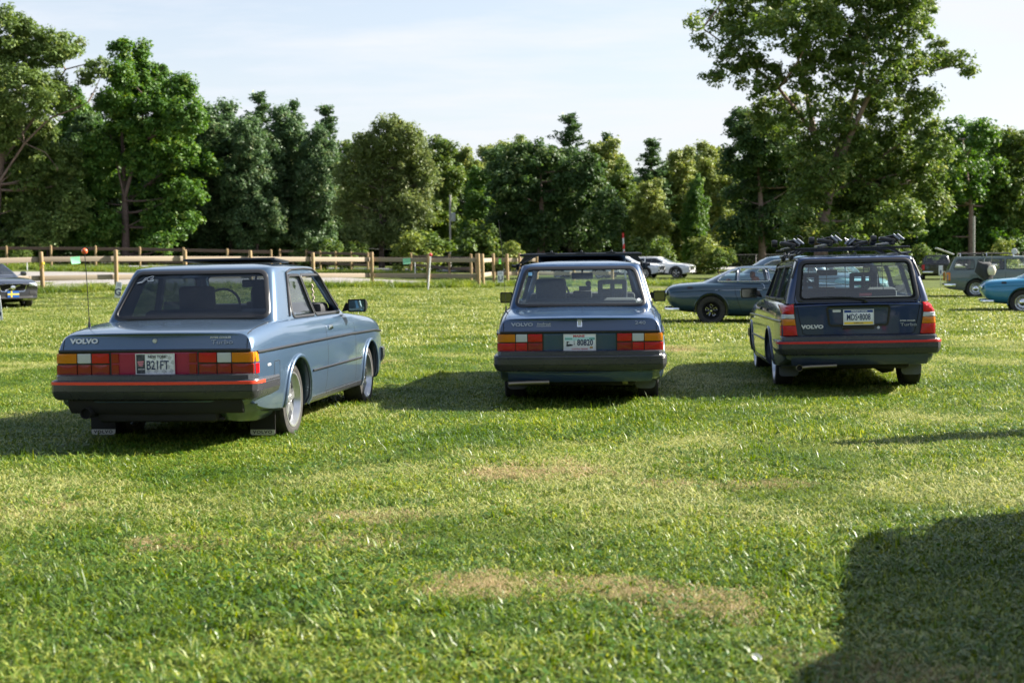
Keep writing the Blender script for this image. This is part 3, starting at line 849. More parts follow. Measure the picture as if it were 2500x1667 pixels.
def crown(lobes, dens, cr, per, size, style, r, yr=0.85):
    """lobes: (x, y, z, rx, ry, rz) in metres. returns leaf points, normals, clump centres, tints"""
    C = []
    for (x, y, z, rx, ry, rz) in lobes:
        k = max(4, int(DENS*dens*(rx*ry+rx*rz+ry*rz)/3)) if style != 'pine' else max(3, int(dens*(rx*ry+rx*rz+ry*rz)/3))
        d = unit_rand(r, k); q = 0.46+0.60*r.random(k)**0.75 + 0.22*(r.random(k) < .14)*r.random(k)
        c = np.array([x, y, z]) + d*q[:, None]*np.array([rx, ry, rz])
        C.append(c)
    C = np.concatenate(C)
    keep = np.ones(len(C), bool)
    for (x, y, z, rx, ry, rz) in lobes:
        q = np.sqrt((((C-np.array([x, y, z]))/np.array([rx, ry, rz]))**2).sum(1)); keep &= ~((q < 0.42) & (r.random(len(C)) < .8))
    C = C[keep]
    ctr = C.mean(0)
    Pn, Nn, T = [], [], []
    for c in C:
        m = int(per*PER*r.uniform(.55, 1.35)); s = cr*.80*r.uniform(.5, 1.35)
        tint = r.normal(0, .13)
        if style == 'willow':
            d = unit_rand(r, m)*r.random(m)[:, None]**.5; p = c + d*np.array([s, s, s*.5]); p[:, 2] -= r.random(m)**1.5*s*1.6
            nn = d + np.array([0, 0, .3])
        elif style == 'pine':
            d = c - np.array([ctr[0], ctr[1], c[2]]); L_ = np.linalg.norm(d)+1e-6; d /= L_
            side = np.array([-d[1], d[0], 0])
            a = r.uniform(-1, 1, m); b_ = r.normal(0, .42, m)*(1-np.abs(a)*.35)
            p = c + d*(a*s*1.3)[:, None] + side*(b_*s)[:, None]; p[:, 2] += r.normal(0, .22, m)*s + a*s*.35
            nn = np.tile(np.array([0, 0, 1.0]), (m, 1)) + r.normal(size=(m, 3))*.5
        else:
            d = unit_rand(r, m); q = r.random(m)**(1/2.2); p = c + d*q[:, None]*s*np.array([1.05, 1.05, .72])
            p[:, 2] -= (d[:, 0]**2+d[:, 1]**2)*q**2*s*.28
            nn = d*.75 + np.array([0, 0, .75])
        Pn.append(p); Nn.append(nn); T.append(np.clip(r.random(m)*.78 + tint + .08, 0, 1))
    return np.concatenate(Pn), np.concatenate(Nn), C, np.concatenate(T)
def curve(a, b, bend, n=6):
    a, b = Vector(a), Vector(b); m = (a+b)/2 + Vector(bend)
    return [a*(1-t)**2 + m*2*t*(1-t) + b*t*t for t in [i/n for i in range(n+1)]]
def tree(base, lobes, species, label, trunk, dens=1.0, cr=0.9, per=70, size=0.22, style='broad', seed=1, group=None, tr0=0.28, nbr=26,
         bark='bark', name='broadleaf_tree', crown_name='crown', cat='tree', rot=True, limbs=()):
    r = np.random.default_rng(seed)
    P, Nn, C, T = crown(lobes, dens, cr, per, size, style, r)
    root = empty(name, base, 0, label, cat, group)
    me = leaf_mesh(crown_name, LEAF[species], P, Nn, size, r, aspect=2.2 if style in ('willow', 'pine') else 1.5, rnd=T)
    o = bpy.data.objects.new(crown_name, me); link(o, root)
    mb = MB()
    tp = [Vector(p) for p in trunk]
    fine = []
    for a, b in zip(tp, tp[1:]):
        for k in range(4): fine.append(a.lerp(b, k/4))
    fine.append(tp[-1]); L_ = len(fine)
    mb.tube(fine, [tr0*(1.25 if i == 0 else 1)*(1-.86*i/(L_-1)) for i in range(L_)], 9)
    for l in limbs:
        lp = [Vector(p) for p in l[0]]; mb.tube(lp, [l[1]*(1-.75*i/(len(lp)-1)) for i in range(len(lp))], 7)
    if nbr:
        idx = r.choice(len(C), min(nbr, len(C)), replace=False)
        pool = fine + [Vector(p) for l in limbs for p in l[0]]
        for i in idx:
            c = Vector(C[i]); best = min(pool, key=lambda q: (q-c).length + max(0, q.z-c.z+.3)*3)
            if (best-c).length > 6: continue
            pth = curve(best, c, (0, 0, -(c-best).length*.10), 5)
            r0 = min(tr0*.34, .03+.014*(c-best).length)
            mb.tube(pth, [r0*(1-.8*k/5) for k in range(6)], 5)
    mb.build('trunk', M[bark], root, angle=60, fix=False)
    return root
def px_lobes(base, Y, L, depth=.9, yj=0.0, seed=0):
    r = np.random.default_rng(seed); out = []
    for (u, v, ru, rv) in L:
        y = Y + r.normal(0, 1)*yj
        p = px_at(u, v, y); k = y/FOC
        out.append((p.x-base[0], y-base[1], p.z-base[2], ru*k, (ru+rv)*.5*k*depth, rv*k))
    return out
def base_at(u, Y):
    p = px_at(u, 640, Y); return (p.x, p.y, terrain(p.x, p.y))
def rel(base, Y, u, v, dy=0):
    p = px_at(u, v, Y+dy); return (p.x-base[0], p.y-base[1], p.z-base[2])

# 1 big cottonwood on the right
b = base_at(2000, 95); Y = 95
L1 = [(1830,30,105,60),(1697,52,22,16),(1712,100,26,18),(1742,192,28,22),(1800,120,55,55),(1850,185,62,50),(1950,60,105,75),(2080,30,110,80),(2200,50,70,70),(2255,20,34,45),
      (2282,130,36,40),(2335,135,26,20),(2362,160,20,24),(2000,170,85,65),(2120,160,95,75),(2225,185,55,60),(1905,280,72,55),(2020,290,85,55),(2150,290,95,65),(2252,270,46,55),
      (1965,385,62,52),(2070,390,85,58),(2190,385,85,55),(2272,352,42,48),(1965,478,52,45),(2080,490,80,46),(2180,470,52,48),(2135,560,44,32),(1985,555,34,30),(2050,470,60,50),(2020,420,50,46),(2095,350,44,40),(2120,520,70,50),(2000,600,60,30),(2160,600,60,30),(2240,430,60,58),(2205,530,58,46),(2275,490,42,52),(1945,545,52,46),(2060,560,50,40),(2130,440,60,46),(2050,-70,200,80),(1880,-60,120,70),(2210,-70,110,80)]
t1 = tree(b, px_lobes(b, Y, L1, .8, 2.2, 3), 'cottonwood', 'huge cottonwood with leaning dark limbs towering over the field behind the dark blue wagon',
     [rel(b,Y,2003,655), rel(b,Y,2008,540), rel(b,Y,2030,440,.5), rel(b,Y,2062,320,.5), rel(b,Y,2100,190,0), rel(b,Y,2125,60,0)], dens=4.3, cr=.72, per=62, size=.21, seed=5, tr0=.50, nbr=60,
     limbs=[([rel(b,Y,2058,375,-.6), rel(b,Y,2085,310,-1), rel(b,Y,2125,225,-1.2), rel(b,Y,2185,120,-1), rel(b,Y,2210,40,-1)], .24),
            ([rel(b,Y,2015,470), rel(b,Y,1990,330,.5), rel(b,Y,1960,200,1), rel(b,Y,1930,60,1)], .26),
            ([rel(b,Y,2012,480,.5), rel(b,Y,2085,445,.8), rel(b,Y,2150,385,1), rel(b,Y,2225,330,1)], .16),
            ([rel(b,Y,1990,330), rel(b,Y,1900,215), rel(b,Y,1800,130), rel(b,Y,1715,70)], .15),
            ([rel(b,Y,2130,215), rel(b,Y,2220,190), rel(b,Y,2350,155)], .13)], name='cottonwood_tree')
b = base_at(2120, 97)
tree(b, px_lobes(b, 97, [(2130,450,50,60),(2150,380,50,60),(2110,540,40,50)], .8, 1, 4), 'cottonwood', 'slimmer cottonwood close beside the huge one on its right', [rel(b,97,2120,655), rel(b,97,2118,520), rel(b,97,2126,400)], dens=5, cr=.7, per=66, size=.23, seed=6, tr0=.28, nbr=12, name='cottonwood_tree')
# 2 dark tree left of it
b = base_at(1850, 116)
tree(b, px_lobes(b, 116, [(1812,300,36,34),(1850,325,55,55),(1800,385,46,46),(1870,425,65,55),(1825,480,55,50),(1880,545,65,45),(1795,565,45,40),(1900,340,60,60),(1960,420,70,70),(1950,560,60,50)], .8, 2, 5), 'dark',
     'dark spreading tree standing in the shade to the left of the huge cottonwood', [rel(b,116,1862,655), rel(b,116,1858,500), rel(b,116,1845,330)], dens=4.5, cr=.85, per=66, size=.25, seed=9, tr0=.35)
# 3 right edge pair
b = base_at(2370, 120)
tree(b, px_lobes(b, 120, [(2350,330,58,42),(2300,370,50,50),(2400,330,36,36),(2330,430,75,65),(2400,440,60,60),(2380,520,75,55),(2290,540,50,50),(2360,595,70,36),(2430,590,60,36),(2300,600,50,32)], .8, 2, 6), 'walnut',
     'dense green tree to the right of the huge cottonwood above the old wagons', [rel(b,120,2372,655), rel(b,120,2370,500), rel(b,120,2350,340)], dens=4.4, cr=.85, per=62, size=.25, seed=10, tr0=.3)
b = base_at(2475, 124)
tree(b, px_lobes(b, 124, [(2480,345,50,32),(2445,375,36,40),(2510,400,60,50),(2460,470,50,60),(2530,520,60,80),(2450,560,40,40)], .8, 2, 7), 'mid',
     'rounded tree at the right edge behind the turquoise car', [rel(b,124,2478,655), rel(b,124,2478,400)], dens=4.4, cr=.85, per=60, size=.25, seed=11, tr0=.3)
# 4 left cottonwood and walnut
b = base_at(-20, 112); Y = 112
tree(b, px_lobes(b, Y, [(20,90,60,70),(72,125,52,62),(128,120,50,45),(168,112,30,26),(60,225,80,66),(122,225,52,50),(240,160,24,24),(212,185,22,22),(30,330,70,60),(92,310,42,42),(8,450,40,60),(80,440,52,56),(-80,200,100,140),(-60,420,90,110),(110,560,60,40),(20,570,60,40),(150,400,50,60),(40,400,60,60),(0,300,60,80),(170,500,50,50),(90,500,50,50)], .8, 2.0, 8), 'olive',
     'tall pale green cottonwood with bare grey twigs at the left edge', [rel(b,Y,-25,650), rel(b,Y,0,400), rel(b,Y,30,280), rel(b,Y,60,170), rel(b,Y,70,60)], dens=5.4, cr=.72, per=64, size=.22, seed=12, tr0=.42, nbr=60,
     limbs=[([rel(b,Y,-5,450,-1), rel(b,Y,60,350,-1.5), rel(b,Y,120,290,-2.2), rel(b,Y,190,262,-2.8), rel(b,Y,215,250,-2.8)], .11), ([rel(b,Y,60,350,-1.5), rel(b,Y,110,372,-2), rel(b,Y,140,410,-2)], .05),
            ([rel(b,Y,0,400), rel(b,Y,90,280), rel(b,Y,160,170), rel(b,Y,235,150)], .13)], name='cottonwood_tree')
b = base_at(306, 114); Y = 114
tree(b, px_lobes(b, Y, [(298,122,22,26),(342,130,20,26),(292,182,36,32),(350,190,44,42),(396,178,16,20),(445,205,32,22),(402,228,52,38),(470,225,16,18),(280,250,42,42),(360,280,82,60),(450,285,52,45),(290,340,60,50),(400,365,82,50),(480,378,44,38),(512,400,24,22),
      (250,440,54,42),(345,395,40,30),(430,440,56,34),(235,540,56,42),(330,560,52,32),(410,540,64,44),(458,530,30,28),(395,592,44,20),(205,480,50,50),(215,580,60,36),(450,470,50,36),(365,478,44,30),(235,370,44,40)], .85, 1.6, 9), 'walnut',
     'rich green walnut with a forked trunk showing in a gap of its crown', [rel(b,Y,308,655), rel(b,Y,306,520), rel(b,Y,303,440), rel(b,Y,298,340), rel(b,Y,300,200)], dens=7.5, cr=.68, per=66, size=.23, seed=14, tr0=.34, nbr=50,
     limbs=[([rel(b,Y,305,480,-.4), rel(b,Y,322,420,-.8), rel(b,Y,345,350,-.8), rel(b,Y,350,230,-.5)], .17), ([rel(b,Y,306,490,-.3), rel(b,Y,292,430,-.8), rel(b,Y,270,330,-.8)], .12), ([rel(b,Y,307,500,.3), rel(b,Y,360,450,.8), rel(b,Y,430,400,1)], .10)], name='walnut_tree', bark='bark_dark')
# 5 feathery willow
b = base_at(935, 112); Y = 112
tree(b, px_lobes(b, Y, [(945,310,42,34),(985,325,42,34),(905,350,40,40),(1010,365,42,40),(868,410,46,46),(950,400,64,50),(1025,425,40,50),(862,490,44,44),(950,490,64,48),(1010,500,44,46),(890,560,46,34),(980,560,46,34)], .85, 1.4, 10), 'willow',
     'feathery olive willow standing in front of the dark woods', [rel(b,Y,932,655), rel(b,Y,930,540), rel(b,Y,934,440), rel(b,Y,940,330)], dens=6.2, cr=.68, per=88, size=.15, style='willow', seed=15, tr0=.22, nbr=60, name='willow_tree', bark='bark_dark')
# 6 broad dark tree in the middle
b = base_at(1330, 116); Y = 116
tree(b, px_lobes(b, Y, [(1300,385,70,40),(1235,400,50,42),(1330,440,82,60),(1250,460,62,60),(1405,470,72,60),(1420,420,50,48),(1230,550,46,48),(1330,560,92,46),(1430,560,55,46),(1480,520,40,60),(1375,395,40,36)], .85, 2, 11), 'dark',
     'broad dark rounded tree straight behind the roof rack', [rel(b,Y,1320,655), rel(b,Y,1322,520), rel(b,Y,1320,420)], dens=5.2, cr=.74, per=70, size=.23, seed=16, tr0=.35)
# 7 generic kinds, then copies through the woods
def gen_lobes(w, h, r, n=13, lo=.12):
    out = []
    for i in range(n):
        z = h*(lo + (1-lo)*((i+.5)/n)); q = z/h
        ww = w*(1.15*math.sqrt(max(.02, 1-((q-.42)/.60)**2))); a = r.uniform(0, 6.283); d = ww*r.uniform(.25, .62)
        rad = ww*r.uniform(.34, .52)
        out.append((math.cos(a)*d, math.sin(a)*d, min(z, h-rad*.8), rad, rad, rad*.85))
    out.append((0, 0, h*.55, w*.6, w*.6, h*.3)); out.append((0, 0, h*.84, w*.36, w*.36, h*.14))
    return out
def pine_lobes(w, h, r, n=36):
    out = []
    for i in range(n):
        q = (i+.5)/n; z = h*(.16+.84*q) + r.uniform(-.3, .3)
        ww = w*(1-q)**.8*r.uniform(.7, 1.15)+.15
        for k in range(3 if q < .8 else 2):
            a = r.uniform(0, 6.283); out.append((math.cos(a)*ww*.62, math.sin(a)*ww*.62, z, ww*.36+.1, ww*.36+.1, .5))
    return out
PROTO = {}
placed = []
def proto(key, species, kind, seed, **kw):
    PROTO[key] = (species, kind, seed, kw)
def place(key, u, vtop, Y, label, group=None, wscale=1.0, bright=None, x=None):
    """first use builds the tree, later uses copy it with its trunk and crown"""
    if x is None: b_ = base_at(u, Y)
    else: b_ = (x, Y, terrain(x, Y))
    top = px_at(u if x is None else 1250, vtop, Y).z if vtop is not None else None
    H = (top - b_[2]) if top else 14
    species, kind, seed, kw = PROTO[key]
    if key not in placed_proto:
        r = np.random.default_rng(seed)
        if kind == 'pine':
            lob = pine_lobes(2.9, 16, r); t = tree(b_, lob, species, label, [(0,0,-.3),(0,0,8),(0,0,15.8)], dens=11, cr=.52, per=36, size=.22, style='pine', seed=seed, tr0=.22, nbr=70, name='pine_tree', group=group, bark='bark_dark', **kw); h0 = 16.3
        elif kind == 'shrub':
            lob = gen_lobes(1.5, 2.8, r, 7, .05); t = tree(b_, lob, species, label, [(0,0,-.2),(0,0,1.4),(.1,0,2.2)], dens=5, cr=.42, per=46, size=.15, seed=seed, tr0=.05, nbr=8, name='shrub', group=group, cat='shrub', **kw); h0 = 3.0
        else:
            lob = gen_lobes(3.7, 14, r); t = tree(b_, lob, species, label, [(0,0,-.3),(r.normal()*.2,0,4),(r.normal()*.4,0,8),(0,0,12.5)], dens=4.2, cr=.74, per=60, size=.25, seed=seed, tr0=.24, nbr=34, group=group, bark='bark_dark', **kw); h0 = 14.4
        placed_proto[key] = (t, h0)
    else:
        t0, h0 = placed_proto[key]
        t = copy_tree(t0); t.location = b_
        if 'group' in t: del t['group']
        tag(t, label, None, group)
    s = H/h0
    t.scale = (s*wscale, s*wscale, s); t.rotation_euler = (0, 0, rng.uniform(0, 6.28))
    return t
placed_proto = {}
# an unbroken band of undergrowth and low boughs closes the woods behind the trunks
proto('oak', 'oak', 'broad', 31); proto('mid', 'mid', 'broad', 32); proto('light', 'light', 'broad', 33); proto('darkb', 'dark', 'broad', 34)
proto('pine', 'pine', 'pine', 35); proto('shrubl', 'light', 'shrub', 36); proto('shrubd', 'mid', 'shrub', 37); proto('mid2', 'walnut', 'broad', 38)
for a in [
 ('pine', 640, 218, 132, 'pointed pine rising above the oaks, left of the other pines', None, 1.0),
 ('pine', 724, 238, 134, 'slender pine with a ragged top between the oaks and the tall sparse pine', None, .8),
 ('pine', 800, 250, 130, 'sparse pine with long open branches left of the feathery willow', None, 1.1),
 ('oak', 560, 232, 121, 'blue green oak just right of the walnut', None, 1.0),
 ('oak', 512, 262, 128, 'lower oak half hidden behind the walnut crown', None, .9),
 ('oak', 690, 250, 122, 'blue green oak standing between two pines', None, .95),
 ('oak', 625, 270, 118, 'oak with pale sprays hanging over dark trunks', None, .8),
 ('oak', 770, 300, 120, 'oak touching the left side of the feathery willow', None, .85),
 ('mid', 845, 335, 135, 'green tree showing behind the left half of the willow', None, 1.0),
 ('mid', 1065, 322, 134, 'bright green maple just right of the willow', None, 1.0),
 ('light', 1130, 352, 138, 'yellow green ash behind the utility pole', None, .9),
 ('mid2', 1170, 400, 124, 'small dark maple to the right of the utility pole', None, .9),
 ('light', 1210, 338, 145, 'yellow green ash left of the broad dark tree', None, 1.0),
 ('mid', 1275, 322, 150, 'maple crown peeping over the broad dark tree', None, .9),
 ('pine', 1392, 272, 140, 'dense pine standing alone above the middle of the tree line', None, 1.25),
 ('pine', 1482, 318, 150, 'spiky pine behind the pale ash in the middle', None, .8),
 ('light', 1478, 330, 128, 'pale ash between the two tallest pines', None, .95),
 ('mid', 1520, 380, 122, 'green maple right of the broad dark tree', None, .85),
 ('pine', 1592, 334, 132, 'dark bushy pine above the white cars', None, 1.45),
 ('light', 1590, 430, 116, 'low yellow green ash with bare grey twigs over the white cars', None, 1.0),
 ('light', 1665, 350, 134, 'pale ash right of the bushy pine', None, .9),
 ('light', 1735, 338, 128, 'thin topped ash beside the dark tree, before the cottonwood', None, .9),
 ('mid2', 1700, 420, 122, 'ivy clad tree at the left foot of the cottonwood group', None, .7),
 ('mid2', 195, 200, 126, 'dark green tree filling the gap between the cottonwood and the walnut', None, .9),
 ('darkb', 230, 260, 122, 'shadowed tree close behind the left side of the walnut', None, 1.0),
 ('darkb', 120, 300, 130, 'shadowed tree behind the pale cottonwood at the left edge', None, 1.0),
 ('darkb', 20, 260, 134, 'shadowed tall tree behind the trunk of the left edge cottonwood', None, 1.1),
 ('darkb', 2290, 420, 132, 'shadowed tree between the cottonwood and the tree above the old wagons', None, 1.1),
 ('mid', 2420, 300, 140, 'tall green tree top above the right edge woods', None, 1.0)]:
    place(a[0], a[1], a[2], a[3], a[4], a[5], a[6])
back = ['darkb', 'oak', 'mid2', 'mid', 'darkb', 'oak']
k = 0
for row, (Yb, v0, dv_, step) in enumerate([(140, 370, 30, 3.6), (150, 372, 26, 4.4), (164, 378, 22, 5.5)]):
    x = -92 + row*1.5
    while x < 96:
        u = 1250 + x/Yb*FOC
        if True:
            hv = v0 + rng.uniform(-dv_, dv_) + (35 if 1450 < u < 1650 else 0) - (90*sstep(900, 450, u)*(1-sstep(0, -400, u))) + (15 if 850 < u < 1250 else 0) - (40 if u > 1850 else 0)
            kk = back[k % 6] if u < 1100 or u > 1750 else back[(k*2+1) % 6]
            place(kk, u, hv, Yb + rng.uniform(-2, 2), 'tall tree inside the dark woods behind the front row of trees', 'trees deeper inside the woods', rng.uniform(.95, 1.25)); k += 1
        x += step*rng.uniform(.85, 1.15)
for i in range(22):        # the woods on the other side of the field, behind the photographer
    x = -62 + i*6.0 + rng.uniform(-1, 1); yb = -38 - abs(x)*.10 + rng.uniform(-2, 2)
    t0, h0 = placed_proto[back[i % 6]]; t = copy_tree(t0); t.location = (x, yb, 0); s_ = rng.uniform(10, 14)/h0; t.scale = (s_*1.3, s_*1.3, s_); t.rotation_euler = (0, 0, rng.uniform(0, 6))
    tag(t, 'tall tree of the woods on the other side of the field, out of the picture', None, 'trees on the other side of the field')
for i, (u, vt, Y, lab) in enumerate([
 (800, 578, 108, 'light green shrub under the oaks, left of the willow'), (752, 590, 110, 'small shrub among the oak trunks'), (860, 585, 109, 'grey green shrub at the left foot of the willow'),
 (1010, 560, 106, 'bright shrub at the right foot of the willow'), (1050, 555, 108, 'leafy shrub between the willow and the utility pole'), (1160, 530, 112, 'yellow green sapling right of the utility pole'),
 (1195, 560, 111, 'lower sapling right of the utility pole'), (1245, 585, 108, 'shrub behind the end of the fence'), (60, 595, 106, 'rounded green shrub above the black car'), (20, 590, 108, 'shrub at the foot of the left edge cottonwood'),
 (1620, 560, 108, 'tall shrub above the nose of the white cars'), (1730, 560, 112, 'shrub right of the white cars'), (1755, 590, 110, 'low shrub behind the round roofed car'), (1560, 560, 112, 'shrub behind the white cars near the striped pole'), (2240, 580, 110, 'shrub beside the dark parked wagon'), (2440, 570, 112, 'shrub behind the old grey green wagon')]):
    place('shrubl' if i % 4 == 3 else 'shrubd', u, vt + (10 if u > 1500 else 0), Y, lab, None, rng.uniform(.8, 1.7))

def thicket(x0, x1, yfn, zlo, zhi, n, species, seed, label, size=.26):
    r = np.random.default_rng(seed)
    x = r.uniform(x0, x1, n//60); P = []
    for cx in x:
        cy = yfn(cx) + r.uniform(-2.5, 2.5); zb = terrain(cx, cy); cz = zb + zlo + (zhi-zlo)*r.random()**1.3
        d = unit_rand(r, 60); P.append(np.array([cx, cy, cz]) + d*(r.random((60, 1))**.45)*np.array([1.5, 1.3, 1.0])*r.uniform(.7, 1.3))
    P = np.concatenate(P); Nn = unit_rand(r, len(P)) + np.array([0, 0, .6])
    me = leaf_mesh('undergrowth', LEAF[species], P, Nn, size, r); o = bpy.data.objects.new('undergrowth', me); COL.objects.link(o); return tag(o, label, kind='stuff')
thicket(-100, 105, lambda x: 166, -.3, 9.5, 110000, 'dark', 91, 'dark tangle of leaves deep inside the woods', .40)
thicket(-60, 60, lambda x: 136 + 8*sstep(-30, 0, x) - 6*sstep(10, 40, x), -.3, 2.4, 42000, 'walnut', 92, 'low undergrowth along the edge of the woods')
# ---------------------------------------------------------------- vehicles: shared shaping tools
def cubic(xs, ys, x):
    """smooth interpolation through (xs, ys), slopes limited so it does not overshoot"""
    i = max(0, min(len(xs)-2, int(np.searchsorted(xs, x)-1)))
    def sl(k):
        if k <= 0 or k >= len(xs)-1: 
            k2 = max(0, min(len(xs)-2, k if k <= 0 else k-1)); return (ys[k2+1]-ys[k2])/(xs[k2+1]-xs[k2])
        a = (ys[k]-ys[k-1])/(xs[k]-xs[k-1]); b = (ys[k+1]-ys[k])/(xs[k+1]-xs[k])
        return 0 if a*b <= 0 else 2*a*b/(a+b)
    h = xs[i+1]-xs[i]; t = (x-xs[i])/h; m0, m1 = sl(i)*h, sl(i+1)*h
    return (2*t**3-3*t*t+1)*ys[i] + (t**3-2*t*t+t)*m0 + (-2*t**3+3*t*t)*ys[i+1] + (t**3-t*t)*m1
SEC_BOXY = [(0,0),(.5,0),(.72,0),(.92,.012),(.962,.045),(.982,.12),(.995,.25),(1,.40),(1,.56),(.996,.68),(.988,.73),(.986,.765),(.976,.84),(.958,.90),(.932,.95),(.90,.978),(.86,.993),(.80,1.0),(.5,1.012),(.25,1.018),(0,1.02)]
SEC_ROUND = [(0,0),(.5,0),(.70,.01),(.85,.05),(.93,.12),(.97,.22),(.992,.36),(1,.50),(.99,.62),(.972,.70),(.965,.745),(.95,.82),(.92,.89),(.88,.94),(.82,.972),(.74,.99),(.6,1.005),(.4,1.02),(.2,1.03),(0,1.032)]
SEC_MOD = [(0,0),(.5,0),(.78,0),(.93,.03),(.965,.08),(.975,.18),(.97,.32),(.985,.45),(1,.60),(1,.70),(.985,.78),(.955,.86),(.92,.92),(.87,.965),(.80,.99),(.6,1.01),(.3,1.025),(0,1.03)]
def body_geo(sts, sec, bow_r=.09, bow_f=.10, ny=46, inset=.02, lean=0.0):
    ys_, W_, B_, T_ = [list(c) for c in zip(*sts)]
    ya, yb = ys_[0], ys_[-1]
    ys = [ya + (yb-ya)*(0.5-0.5*math.cos(math.pi*i/ny))*0.35 + (yb-ya)*(i/ny)*0.65 for i in range(ny+1)]
    rows = []
    def row(y, k=1.0, dy=0.0):
        W, B, T = cubic(ys_, W_, y), cubic(ys_, B_, y), cubic(ys_, T_, y)
        mid = (B+T)/2
        pts = []
        for fx, fz in sec:
            x = W*fx; z = B+(T-B)*fz
            x *= k; z = mid+(z-mid)*k
            q = (1-(min(1, fx))**2)
            yy = y + dy - bow_r*q*max(0, 1-(y-ya)/.5)**2 + bow_f*q*max(0, 1-(yb-y)/.6)**2
            yy += lean*max(0, z-.76)*max(0, 1-(y-ya)/.35)
            pts.append((x, yy, z))
        return pts + [(-p[0], p[1], p[2]) for p in pts[-2:0:-1]]
    rows.append(row(ya, .955, -inset)); rows.append(row(ya, .985, -inset*.75))
    for y in ys: rows.append(row(y))
    rows.append(row(yb, .985, inset*.75)); rows.append(row(yb, .955, inset))
    n = len(rows[0]); v = [p for r_ in rows for p in r_]; f = []
    for i in range(len(rows)-1):
        for k in range(n):
            f.append([i*n+k, i*n+(k+1)%n, (i+1)*n+(k+1)%n, (i+1)*n+k])
    # end caps as strips between the two halves of the section
    h = len(sec)
    for base, fl in ((0, False), ((len(rows)-1)*n, True)):
        for k in range(h-1):
            a, b = base+k, base+k+1; c, d = base+(n-k-1)%n if k+1 <= h-1 else a, base+(n-k)%n
            q = [a, b, c, d]
            qq = []
            for t in q:
                if t not in qq: qq.append(t)
            if len(qq) >= 3: f.append(qq if fl else qq[::-1])
    return v, f
def ring(yr, yf, w, wr, wf, br, bf, cr_, cf_, n1=12, n2=10, nc=5):
    """plan outline of the cabin at one height: rear centre -> right -> front -> left"""
    pts = []
    def rear(x): return yr - br*(1-(x/wr)**2)
    def front(x): return yf + bf*(1-(x/wf)**2)
    xr, xf = wr-cr_, wf-cf_
    for i in range(n1//2+1): x = xr*i/(n1//2); pts.append((x, rear(x)))
    p0, c0, p1 = (xr, rear(xr)), (wr, rear(wr)), (wr+(w-wr)*.15, rear(wr)+cr_*1.3)
    for i in range(1, nc+1): t = i/(nc+1); pts.append(tuple((1-t)**2*a+2*t*(1-t)*b+t*t*c for a, b, c in zip(p0, c0, p1)))
    q1 = (wf+(w-wf)*.15, front(wf)-cf_*1.3)
    for i in range(n2+1):
        t = i/n2; y = p1[1]+(q1[1]-p1[1])*t; base = p1[0]+(q1[0]-p1[0])*t; pts.append((base+(w-max(wr, wf))*4*t*(1-t)*.8, y))
    p0, c0, p1b = q1, (wf, front(wf)), (xf, front(xf))
    for i in range(1, nc+1): t = i/(nc+1); pts.append(tuple((1-t)**2*a+2*t*(1-t)*b+t*t*c for a, b, c in zip(p0, c0, p1b)))
    for i in range(n1//2+1): x = xf*(1-i/(n1//2)); pts.append((x, front(x)))
    return pts + [(-p[0], p[1]) for p in pts[-2:0:-1]]
def house_geo(levels, crown_h, th=.035, solid=True):
    """levels: (z, yr, yf, w, wr, wf, br, bf, cr, cf) from the belt to the roof edge; a domed roof closes it"""
    R_ = [(z, ring(*a)) for z, *a in levels]
    n = len(R_[0][1])
    rows = [[(p[0], p[1], z) for p in r] for z, r in R_]
    zt, top = R_[-1]; cy = (min(p[1] for p in top)+max(p[1] for p in top))/2
    for s, q in ((.994, .09), (.982, .17), (.945, .31), (.84, .55), (.66, .80), (.45, .94), (.22, .99)):
        rows.append([(p[0]*s, cy+(p[1]-cy)*s, zt+crown_h*q) for p in top])
    v = [p for r in rows for p in r] + [(0, cy, zt+crown_h)]; f = []
    for i in range(len(rows)-1):
        for k in range(n): f.append([i*n+k, i*n+(k+1)%n, (i+1)*n+(k+1)%n, (i+1)*n+k])
    a = (len(rows)-1)*n; c = len(v)-1
    for k in range(n): f.append([a+k, a+(k+1)%n, c])
    outer = (list(v), [list(q) for q in f])
    if not solid: return outer, outer
    m = len(v)
    for (x, y, z) in outer[0]:
        sx = max(.3, 1-th/.68); sy = 1-th/1.1
        v.append((x*sx, cy+(y-cy)*sy, z-th*.8*sstep(levels[0][0]+.2, zt, z)))
    for q in outer[1]: f.append([i+m for i in q][::-1])
    for k in range(n): f.append([k, m+k, m+(k+1)%n, (k+1)%n])
    return (v, f), outer
def extrude_cut(loop, axis, a, b):
    n = len(loop)
    if axis == 'x': v = [(a, p[0], p[1]) for p in loop] + [(b, p[0], p[1]) for p in loop]
    else: v = [(p[0], a, p[1]) for p in loop] + [(p[0], b, p[1]) for p in loop]
    f = [[i, (i+1)%n, n+(i+1)%n, n+i] for i in range(n)] + [list(range(n))[::-1], [n+i for i in range(n)]]
    return v, f
def cut(geo, cutters):
    """boolean difference done once while the part is made"""
    me = MB().add(*geo).mesh('tmp', M['trim'], 0); o = bpy.data.objects.new('tmp', me); COL.objects.link(o)
    obs = []
    for c in cutters:
        co = bpy.data.objects.new('tmpc', MB().add(*c).mesh('tmpc', M['trim'], 0)); COL.objects.link(co); obs.append(co)
        md = o.modifiers.new('b', 'BOOLEAN'); md.object = co; md.operation = 'DIFFERENCE'; md.solver = 'EXACT'
    dg = bpy.context.evaluated_depsgraph_get(); r = bpy.data.meshes.new_from_object(o.evaluated_get(dg))
    v = [tuple(p.co) for p in r.vertices]; f = [list(p.vertices) for p in r.polygons]
    for q in obs + [o]: bpy.data.objects.remove(q)
    bpy.data.meshes.remove(r)
    return v, f
